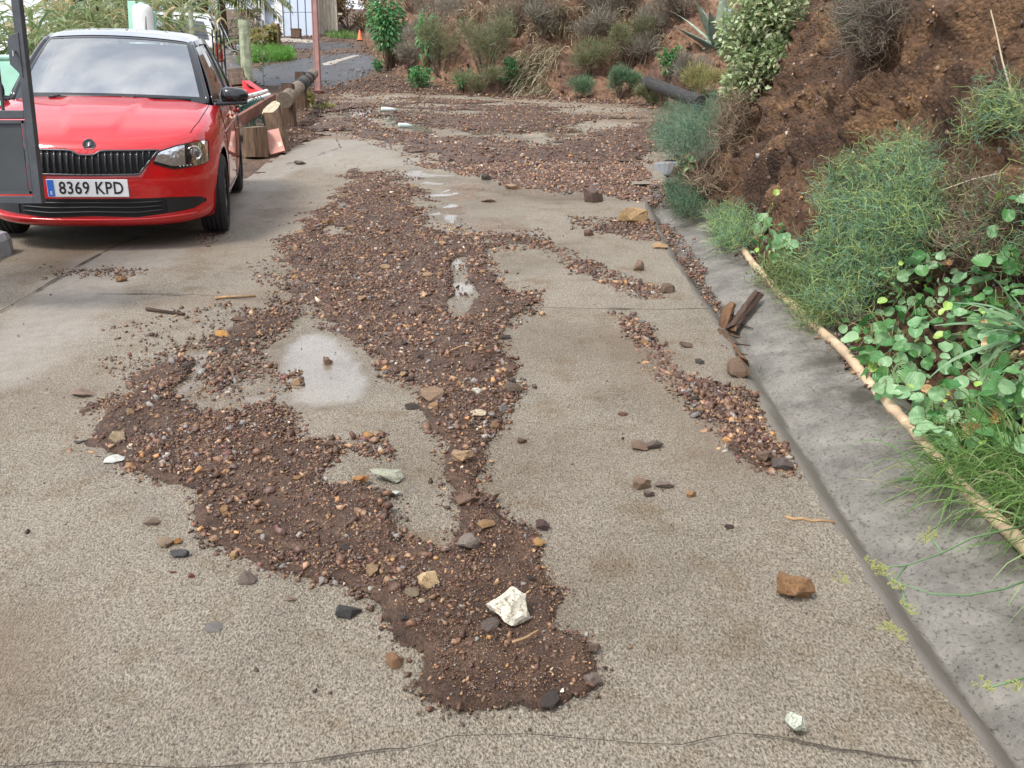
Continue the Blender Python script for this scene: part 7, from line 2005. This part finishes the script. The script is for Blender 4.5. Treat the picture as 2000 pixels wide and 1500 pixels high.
# ---- wiry bushes on the near bank (kinked leafless green twigs)
def px_points(poly, n, Rg, lift):
    poly = np.array(poly, float); lo, hi = poly.min(0), poly.max(0); out = []
    while len(out) < n:
        q = Rg.uniform(lo, hi, (128, 2)); ok = inpoly(q[:, 0], q[:, 1], poly)
        for a in q[ok]:
            h = H(*a); out.append(tuple(h))
            if len(out) >= n: break
    return np.array(out)
def wiry_bush(poly, n, label, seed, lift=.32, seg=.032, r=.0015, cols=None, nseg=5, brown=.25, name='wiry_bush'):
    Rg = np.random.default_rng(seed); P0 = px_points(poly, n, Rg, lift)
    base = P0[np.argmin(P0[:, 2])]; e = empty(name, base); tag(e, label, 'bush')
    u = Rg.uniform(0, 1, (n, 1)) ** .7
    outv = np.array((-.62, -.25, .74))
    st = P0 + outv * (u * lift) + Rg.normal(0, .02, (n, 3)) - base
    P = zigzag(st, Rg.normal(0, .7, (n, 3)) + outv * .9, nseg, seg, Rg, .62, (0, 0, .08))
    V, F = tubes3(P, r * np.linspace(1.25, .7, nseg + 1)[None] * Rg.uniform(.7, 1.4, (n, 1)))
    cl = cols or ([(.13, .25, .11), (.17, .30, .15), (.15, .28, .20), (.30, .40, .13), (.42, .48, .19)], [4, 4, 3, 4, 2])
    c = colmix(n, *cl, Rg); dead = (u[:, 0] < brown * Rg.uniform(.4, 1.6, n)); c[dead] = colmix(int(dead.sum()), [(.20, .14, .09), (.27, .20, .13), (.13, .09, .06)], [3, 2, 2], Rg)
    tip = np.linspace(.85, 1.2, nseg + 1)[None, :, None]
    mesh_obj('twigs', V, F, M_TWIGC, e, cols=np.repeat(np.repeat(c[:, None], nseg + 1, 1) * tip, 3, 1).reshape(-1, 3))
    # thicker woody stems
    m = max(6, n // 90); k = Rg.integers(0, n, m); s0 = P0[k] - base; q = zigzag(s0, Rg.normal(0, .4, (m, 3)) + outv, 5, lift / 5, Rg, .35)
    V, F = tubes3(q, np.linspace(.005, .002, 6)[None]); mesh_obj('stems', V, F, M_TWIGC, e, cols=np.tile((.20, .15, .10), (len(V), 1)))
    return e
wiry_bush([(1620, 400), (1660, 350), (1730, 330), (1790, 300), (1840, 320), (1860, 430), (1830, 540), (1750, 590), (1690, 660), (1620, 650), (1590, 580), (1590, 540), (1630, 500)], 4600, 'large wiry green bush hanging over the gutter pipe', 81, .22)
wiry_bush([(1840, 350), (1900, 360), (1980, 400), (2040, 410), (2060, 560), (1900, 540), (1850, 540)], 2100, 'duller half-dry wiry bush right of the large wiry bush', 82, .14, brown=1.1)
wiry_bush([(1480, 560), (1540, 520), (1620, 560), (1640, 640), (1600, 670), (1540, 590)], 1300, 'low yellowish wiry tuft at the upper end of the pipe', 83, .10, cols=([(.18, .24, .07), (.24, .28, .10), (.12, .19, .08)], [3, 2, 3]))
wiry_bush([(1395, 440), (1440, 420), (1480, 440), (1470, 500), (1420, 505)], 1200, 'small grey green wiry bush beside the round-leaved seedling', 84, .14)
wiry_bush([(1315, 385), (1340, 365), (1375, 390), (1380, 440), (1340, 440)], 1200, 'dark green wiry tuft at the gutter head', 85, .16, cols=([(.05, .11, .06), (.08, .15, .08), (.11, .18, .09)], [3, 3, 2]))
wiry_bush([(1300, 260), (1340, 210), (1420, 200), (1440, 250), (1400, 330), (1330, 340), (1300, 300)], 3200, 'feathery blue green fennel bush at the end of the earth bank', 86, .40, .045, .0016, ([(.10, .19, .11), (.15, .24, .14), (.13, .22, .16), (.22, .27, .12)], [4, 3, 3, 1]), 5, .12, 'fennel_bush')
wiry_bush([(1690, 20), (1760, 10), (1770, 90), (1720, 150), (1680, 130), (1660, 60)], 1500, 'grey leafless brushwood hanging high on the bank', 87, .30, .05, .0018, ([(.22, .19, .16), (.16, .13, .10), (.15, .17, .09)], [3, 3, 1]), 5, .5, 'brushwood')
wiry_bush([(1395, 200), (1470, 195), (1480, 250), (1440, 300), (1400, 290)], 700, 'tangle of bare pale roots at the end of the earth bank', 88, .22, .06, .0024, ([(.30, .21, .14), (.22, .15, .10), (.36, .27, .18)], [3, 3, 1]), 6, .9, 'root_tangle')
wiry_bush([(1350, 370), (1410, 360), (1420, 385), (1370, 400)], 160, 'small bare root tuft above the dark green tuft', 89, .16, .05, .0028, ([(.34, .24, .15), (.40, .29, .19)], [3, 2]), 6, .9, 'root_tangle')
wiry_bush([(1880, 330), (1960, 270), (2030, 300), (2030, 240), (1960, 200)], 500, 'thin green sprigs on the bank above the dull bush', 90, .2, .035)

# ---- round-leaved dock plants on the bank foot: every leaf is a piece
def leaf_mesh(seed, mat, heart=False):
    Rg = random.Random(seed); V = [(0, 0, 0)]; n = 14; rows = (.5, 1.0)
    for rr in rows:
        for k in range(n):
            t = 2 * math.pi * k / n; r = .5 * rr * (1 + .06 * math.sin(2 * t + seed) + .03 * Rg.uniform(-1, 1))
            x, y = r * math.cos(t) * .88, .5 + r * math.sin(t) * 1.05 - .5
            if y > .25: x *= 1 - .45 * (y - .25) / .25 * rr
            z = .16 * rr * rr + .22 * abs(x) ** 1.2 - .30 * max(0, y) * rr + .045 * math.sin(3 * t + seed) + .03 * math.sin(5 * t + 2 * seed) * rr
            V.append((x, y, z))
    F = [(0, 1 + k, 1 + (k + 1) % n) for k in range(n)] + [(1 + k, 1 + n + k, 1 + n + (k + 1) % n, 1 + (k + 1) % n) for k in range(n)]
    me = bpy.data.meshes.new('leaf'); me.from_pydata(V, [], F); me.update(); me.materials.append(mat)
    me.polygons.foreach_set('use_smooth', np.ones(len(F), bool)); return me
def leaf_mat(name, a, b_):
    m, nt, bs = _bsdf(name); N, L = nt.nodes, nt.links
    t = N.new('ShaderNodeTexCoord'); oi = N.new('ShaderNodeObjectInfo')
    n = N.new('ShaderNodeTexNoise'); n.inputs['Scale'].default_value = 3.5; n.inputs['Detail'].default_value = 5; L.new(t.outputs['Object'], n.inputs['Vector'])
    ad = N.new('ShaderNodeMath'); ad.operation = 'MULTIPLY_ADD'; ad.inputs[1].default_value = .55; ad.inputs[2].default_value = -.27; L.new(oi.outputs['Random'], ad.inputs[0])
    a2 = N.new('ShaderNodeMath'); L.new(n.outputs['Fac'], a2.inputs[0]); L.new(ad.outputs[0], a2.inputs[1])
    r = N.new('ShaderNodeValToRGB'); r.color_ramp.elements[0].position = .2; r.color_ramp.elements[0].color = (*a, 1); r.color_ramp.elements[1].position = .8; r.color_ramp.elements[1].color = (*b_, 1)
    L.new(a2.outputs[0], r.inputs['Fac']); L.new(r.outputs['Color'], bs.inputs['Base Color']); bs.inputs['Roughness'].default_value = .38
    w = N.new('ShaderNodeTexWave'); w.inputs['Scale'].default_value = 3; w.inputs['Distortion'].default_value = 3; L.new(t.outputs['Object'], w.inputs['Vector'])
    bp = N.new('ShaderNodeBump'); bp.inputs['Strength'].default_value = .12; bp.inputs['Distance'].default_value = .05; L.new(w.outputs['Fac'], bp.inputs['Height']); L.new(bp.outputs['Normal'], bs.inputs['Normal'])
    tr = N.new('ShaderNodeBsdfTranslucent'); L.new(r.outputs['Color'], tr.inputs['Color']); ms = N.new('ShaderNodeMixShader'); ms.inputs[0].default_value = .2
    L.new(bs.outputs[0], ms.inputs[1]); L.new(tr.outputs[0], ms.inputs[2]); L.new(ms.outputs[0], N['Material Output'].inputs['Surface']); return m
LM = [leaf_mat('dock_leaf', (.055, .19, .05), (.14, .31, .10)), leaf_mat('dock_leaf_pale', (.16, .34, .14), (.32, .49, .26)), leaf_mat('dock_leaf_young', (.27, .48, .08), (.45, .60, .16)), leaf_mat('dock_leaf_withered', (.45, .24, .09), (.60, .42, .22))]
LEAVES = [[leaf_mesh(s_, m) for s_ in (1, 2, 3)] for m in LM]
M_DOCKSTEM = mat_plain('dock_stem', (.22, .24, .10), .6)
def dock(poly, n, label, seed, size=(.055, .088), lift=(.05, .26), spacing=15, face=(-.45, -.5, .74)):
    Rg = np.random.default_rng(seed); poly = np.array(poly, float); lo, hi = poly.min(0), poly.max(0); pts = []; tries = 0
    while len(pts) < n and tries < 6000:
        tries += 1; q = Rg.uniform(lo, hi)
        if not inpoly(q[0:1], q[1:2], poly)[0] or any(np.hypot(*(q - a)) < spacing for a in pts): continue
        pts.append(q)
    c = poly.mean(0); foot = H(c[0], min(hi[1], c[1] + .25 * (hi[1] - lo[1]))); e = empty('dock_plant', foot); tag(e, label, 'plant'); st = []
    stems = [np.array(foot)] + [np.array(H(*(poly[k] * .35 + c * .65))) for k in range(0, len(poly), 2)]
    for q in pts:
        h = np.array(H(*q)); tocam = np.array(CAM) - h; tocam /= np.linalg.norm(tocam); l = Rg.uniform(*lift)
        p = h + tocam * l + np.array((0, 0, .02)); z = below(p); p[2] = max(p[2], z + .03)
        k = int(Rg.choice(4, p=[.46, .42, .09, .03])); o = bpy.data.objects.new('leaf', LEAVES[k][Rg.integers(0, 3)]); COL.objects.link(o); o.parent = e
        s_ = Rg.uniform(*size) * Rg.choice([.6, .8, 1, 1.12]) * (.6 if k == 2 else 1); nr = Vector(np.array(face) + Rg.normal(0, .55, 3)).normalized()
        o.matrix_local = Matrix.Translation(Vector(p) - foot) @ nr.to_track_quat('Z', 'Y').to_matrix().to_4x4() @ Matrix.Rotation(Rg.uniform(0, 6.28), 4, 'Z') @ Matrix.Diagonal((s_, s_, s_, 1))
        b0 = min(stems, key=lambda s: np.linalg.norm(s - h)); mid = (b0 + p) / 2 + np.array((0, 0, .05)) + Rg.normal(0, .015, 3); st.append([b0 - np.array(foot), mid - np.array(foot), p - np.array(foot)])
    V, F = tubes3(np.array(st), np.array([.0035, .0025, .0016])[None]); mesh_obj('stems', V, F, M_DOCKSTEM, e)
dock([(1640, 640), (1690, 600), (1760, 640), (1810, 640), (1820, 720), (1790, 790), (1720, 780), (1670, 720)], 62, 'round-leaved dock plant reaching furthest over the beige pipe', 91)
dock([(1700, 560), (1770, 505), (1850, 500), (1880, 560), (1860, 640), (1790, 640), (1720, 610)], 62, 'round-leaved dock plant below the large wiry bush', 92)
dock([(1860, 560), (1920, 500), (2010, 470), (2020, 620), (1940, 660), (1880, 640)], 60, 'dense dock plant higher on the bank at its right end', 93)
dock([(1830, 650), (1930, 660), (2020, 640), (2020, 780), (1920, 790), (1850, 760)], 62, 'dock plant in the middle of the green thicket', 94, (.055, .09))
dock([(1780, 780), (1850, 760), (1930, 790), (1930, 880), (1850, 880), (1790, 860)], 46, 'lowest dock plant leaning over the pipe above the grass tuft', 95, (.05, .085))
dock([(1930, 780), (2020, 770), (2020, 880), (1950, 880)], 30, 'dock plant between the grass tuft and the thicket', 96, (.05, .08))
dock([(1880, 470), (1900, 390), (1960, 385), (2010, 400), (2010, 470), (1940, 490)], 14, 'tall sparse dock shoots rising from the thicket', 97, (.055, .085), (.1, .3), 26)
dock([(1450, 470), (1470, 425), (1510, 430), (1550, 470), (1550, 510), (1500, 530), (1460, 520)], 40, 'bright young dock plant on the gutter apron', 98, (.055, .095), (.02, .12), 12)
dock([(1315, 310), (1345, 300), (1360, 330), (1330, 350), (1312, 340)], 16, 'small light green seedling at the gutter head', 99, (.05, .08), (.02, .08), 9)
dock([(1360, 195), (1400, 185), (1410, 225), (1375, 230)], 14, 'bright green seedling on the end of the dark log', 100, (.09, .14), (.02, .1), 9)

# ---- grass tufts and long blades by the pipe
def tuft(px, py, n, L_, w, label, seed, up=(-.25, -.1, .8), hang=(-.12, -.1, -.32), cols=GRASSG, rad_=.05, name='grass_tuft', seg=6, spread=.5):
    p = H(px, py); e = empty(name, p); tag(e, label, 'grass'); Rg = np.random.default_rng(seed); P0 = Rg.normal(0, rad_, (n, 3)) * (1, 1, .3) - (0, 0, .02)
    d = Rg.normal(0, spread, (n, 3)) + np.array(up); d /= np.linalg.norm(d, axis=1, keepdims=True); P = [P0]; LL = L_ * Rg.uniform(.5, 1.2, (n, 1))
    for k in range(seg): P.append(P[-1] + d * LL / seg); d = d + np.array(hang) * (.5 + .3 * k) + Rg.normal(0, .05, (n, 3)); d /= np.linalg.norm(d, axis=1, keepdims=True)
    V, F = ribbons(np.stack(P, 1), w * np.concatenate([np.linspace(.8, 1, seg // 2), np.linspace(1, .15, seg + 1 - seg // 2)])[None] * Rg.uniform(.7, 1.3, (n, 1)), Rg)
    mesh_obj('blades', V, F, M_LEAFC, e, cols=np.repeat(colmix(n, *cols, Rg), (seg + 1) * 2, 0))
tuft(1870, 950, 190, .34, .0042, 'arching grass tuft spilling over the beige pipe', 111, rad_=.035)
tuft(1975, 920, 280, .42, .0046, 'thick long grass at the right end of the pipe', 112, (-.5, -.2, .7), rad_=.08)
tuft(2010, 1000, 220, .40, .0046, 'long grass beside the bend of the pipe', 113, (-.5, 0, .7), rad_=.07)
tuft(1930, 860, 120, .30, .004, 'grass among the lowest dock leaves', 114, (-.4, -.1, .7), rad_=.07)
tuft(2035, 650, 26, .34, .016, 'broad blue green blades growing out of the thicket', 115, (-.95, -.15, .35), (0, 0, -.10), ([(.20, .34, .18), (.26, .41, .22)], [1, 1]), .04, 'sword_leaves')
tuft(1830, 960, 30, .30, .003, 'dry bent straws lying on the apron below the grass tuft', 116, (-.9, -.3, .2), (0, 0, -.08), STRAW, .06, 'dry_straw')
tuft(1560, 590, 60, .14, .003, 'dry litter straws at the upper end of the pipe', 117, (-.5, -.2, .3), (0, 0, -.1), STRAW, .08, 'dry_straw')
tuft(1800, 840, 60, .20, .003, 'brown dead stems under the dock leaves', 118, (-.6, -.2, .4), (0, 0, -.2), ([(.20, .13, .08), (.28, .20, .12)], [1, 1]), .08, 'dry_straw')

# ---- fennel stalks with yellow umbels over the apron
M_FSTALK = mat_plain('fennel_stalk', (.16, .27, .13), .55); M_FLOW = mat_plain('fennel_flower', (.36, .37, .13), .6)
def fennel(paths, heads, label, Y0, dY):
    def lift(q):
        px, py, k = q; p = G(px, py); o = CAM - p; return p + o.normalized() * k
    P = [[lift(q) for q in path] for path in paths]; e = empty('fennel_stalk', P[0][0]); tag(e, label, 'plant')
    for p in P: MB().tube(rel(p, e), [.0032 - .0018 * k / len(p) for k in range(len(p))], 5).build('stalk', M_FSTALK, e, smooth=True)
    for k, q in enumerate(heads):
        c = lift(q) - e.location; mb = MB(); R2 = random.Random(k)
        for j in range(9):
            d = Vector((R2.gauss(0, 1), R2.gauss(0, 1), R2.uniform(.1, 1.2))).normalized(); t = c + d * R2.uniform(.015, .03); mb.tube([tuple(c), tuple(t)], .0007, 3, caps=False)
            for _ in range(5): mb.box(tuple(t + Vector((R2.gauss(0, .003), R2.gauss(0, .003), R2.gauss(0, .002)))), (.0028, .0028, .002))
        mb.build('umbel', M_FLOW, e)
fennel([[(2030, 1020, .22), (1900, 1050, .30), (1840, 1080, .32), (1770, 1105, .34), (1705, 1108, .36)], [(1770, 1105, .34), (1750, 1130, .34), (1742, 1150, .33)], [(1840, 1080, .32), (1815, 1046, .36)]], [(1815, 1046, .36), (1808, 1062, .36), (1705, 1108, .36), (1730, 1125, .35), (1742, 1150, .33)], 'upper drooping fennel stalk with yellow umbels over the gutter', 0, 0)
fennel([[(2030, 1125, .22), (1960, 1150, .28), (1890, 1163, .31), (1820, 1160, .33), (1760, 1140, .34), (1720, 1120, .35)], [(1760, 1140, .34), (1768, 1180, .30), (1775, 1195, .28)]], [(1640, 1135, .3), (1720, 1120, .35), (1775, 1195, .28)], 'lower drooping fennel stalk with yellow umbels over the gutter', 0, 0)
fennel([[(2040, 1310, .2), (1980, 1330, .24), (1925, 1345, .26)]], [(1918, 1342, .26), (1985, 1352, .22), (1755, 1245, .2), (1735, 1232, .2)], 'lowest fennel stalk with pale yellow umbels near the gutter', 0, 0)

# ---- pale dry stalks on the bank
M_STALK = mat_plain('pale_stalk', (.42, .36, .25), .7)
def stalk(pix, r, label, off=.15):
    P = []
    for q in pix:
        h = H(*q); P.append(h + (CAM - h).normalized() * off)
    P[0] = H(*pix[0]); e = empty('dry_stalk', P[0]); tag(e, label, 'stalk'); MB().tube(rel(P, e), [r * (1 - .6 * k / len(P)) for k in range(len(P))], 6).build('stem', M_STALK, e, smooth=True)
stalk([(1992, 258), (1975, 180), (1958, 120), (1945, 60), (1935, 20)], .007, 'upright pale dry stalk high on the bank')
stalk([(1995, 330), (1900, 350), (1830, 375), (1760, 390)], .005, 'long pale stalk lying across the wiry bushes', .32)
stalk([(1990, 215), (1940, 190), (1900, 170)], .004, 'thin forked stalk crossing the upright pale stalk')
# concrete block at the gutter head
a = G(1306, 335); e = MB().box((0, 0, .02), (.22, .55, .16), rot=(0, .05, .1)).build('concrete_block', M_KERB, bevel=.02); e.location = a; tag(e, 'grey concrete block edge at the head of the gutter', 'block')

# ---- the thicket goes on along the bank
wiry_bush([(2050, 330), (2200, 330), (2420, 420), (2420, 620), (2200, 560), (2060, 540)], 2200, 'dull wiry bush next along the bank beyond the sparse dock shoots', 121, .28, brown=.5)
dock([(2030, 480), (2200, 500), (2230, 700), (2120, 760), (2030, 700)], 40, 'dock plant beyond the broad blue green blades', 122)
dock([(2030, 780), (2140, 760), (2240, 820), (2200, 950), (2060, 930)], 36, 'dock plant past the bend of the pipe', 123)
tuft(2120, 1080, 220, .42, .0046, 'long grass hanging over the pipe past the bend', 124, (-.5, 0, .7), rad_=.08)
tuft(2300, 1180, 220, .40, .0046, 'long grass at the near end of the pipe', 125, (-.5, 0, .7), rad_=.09)
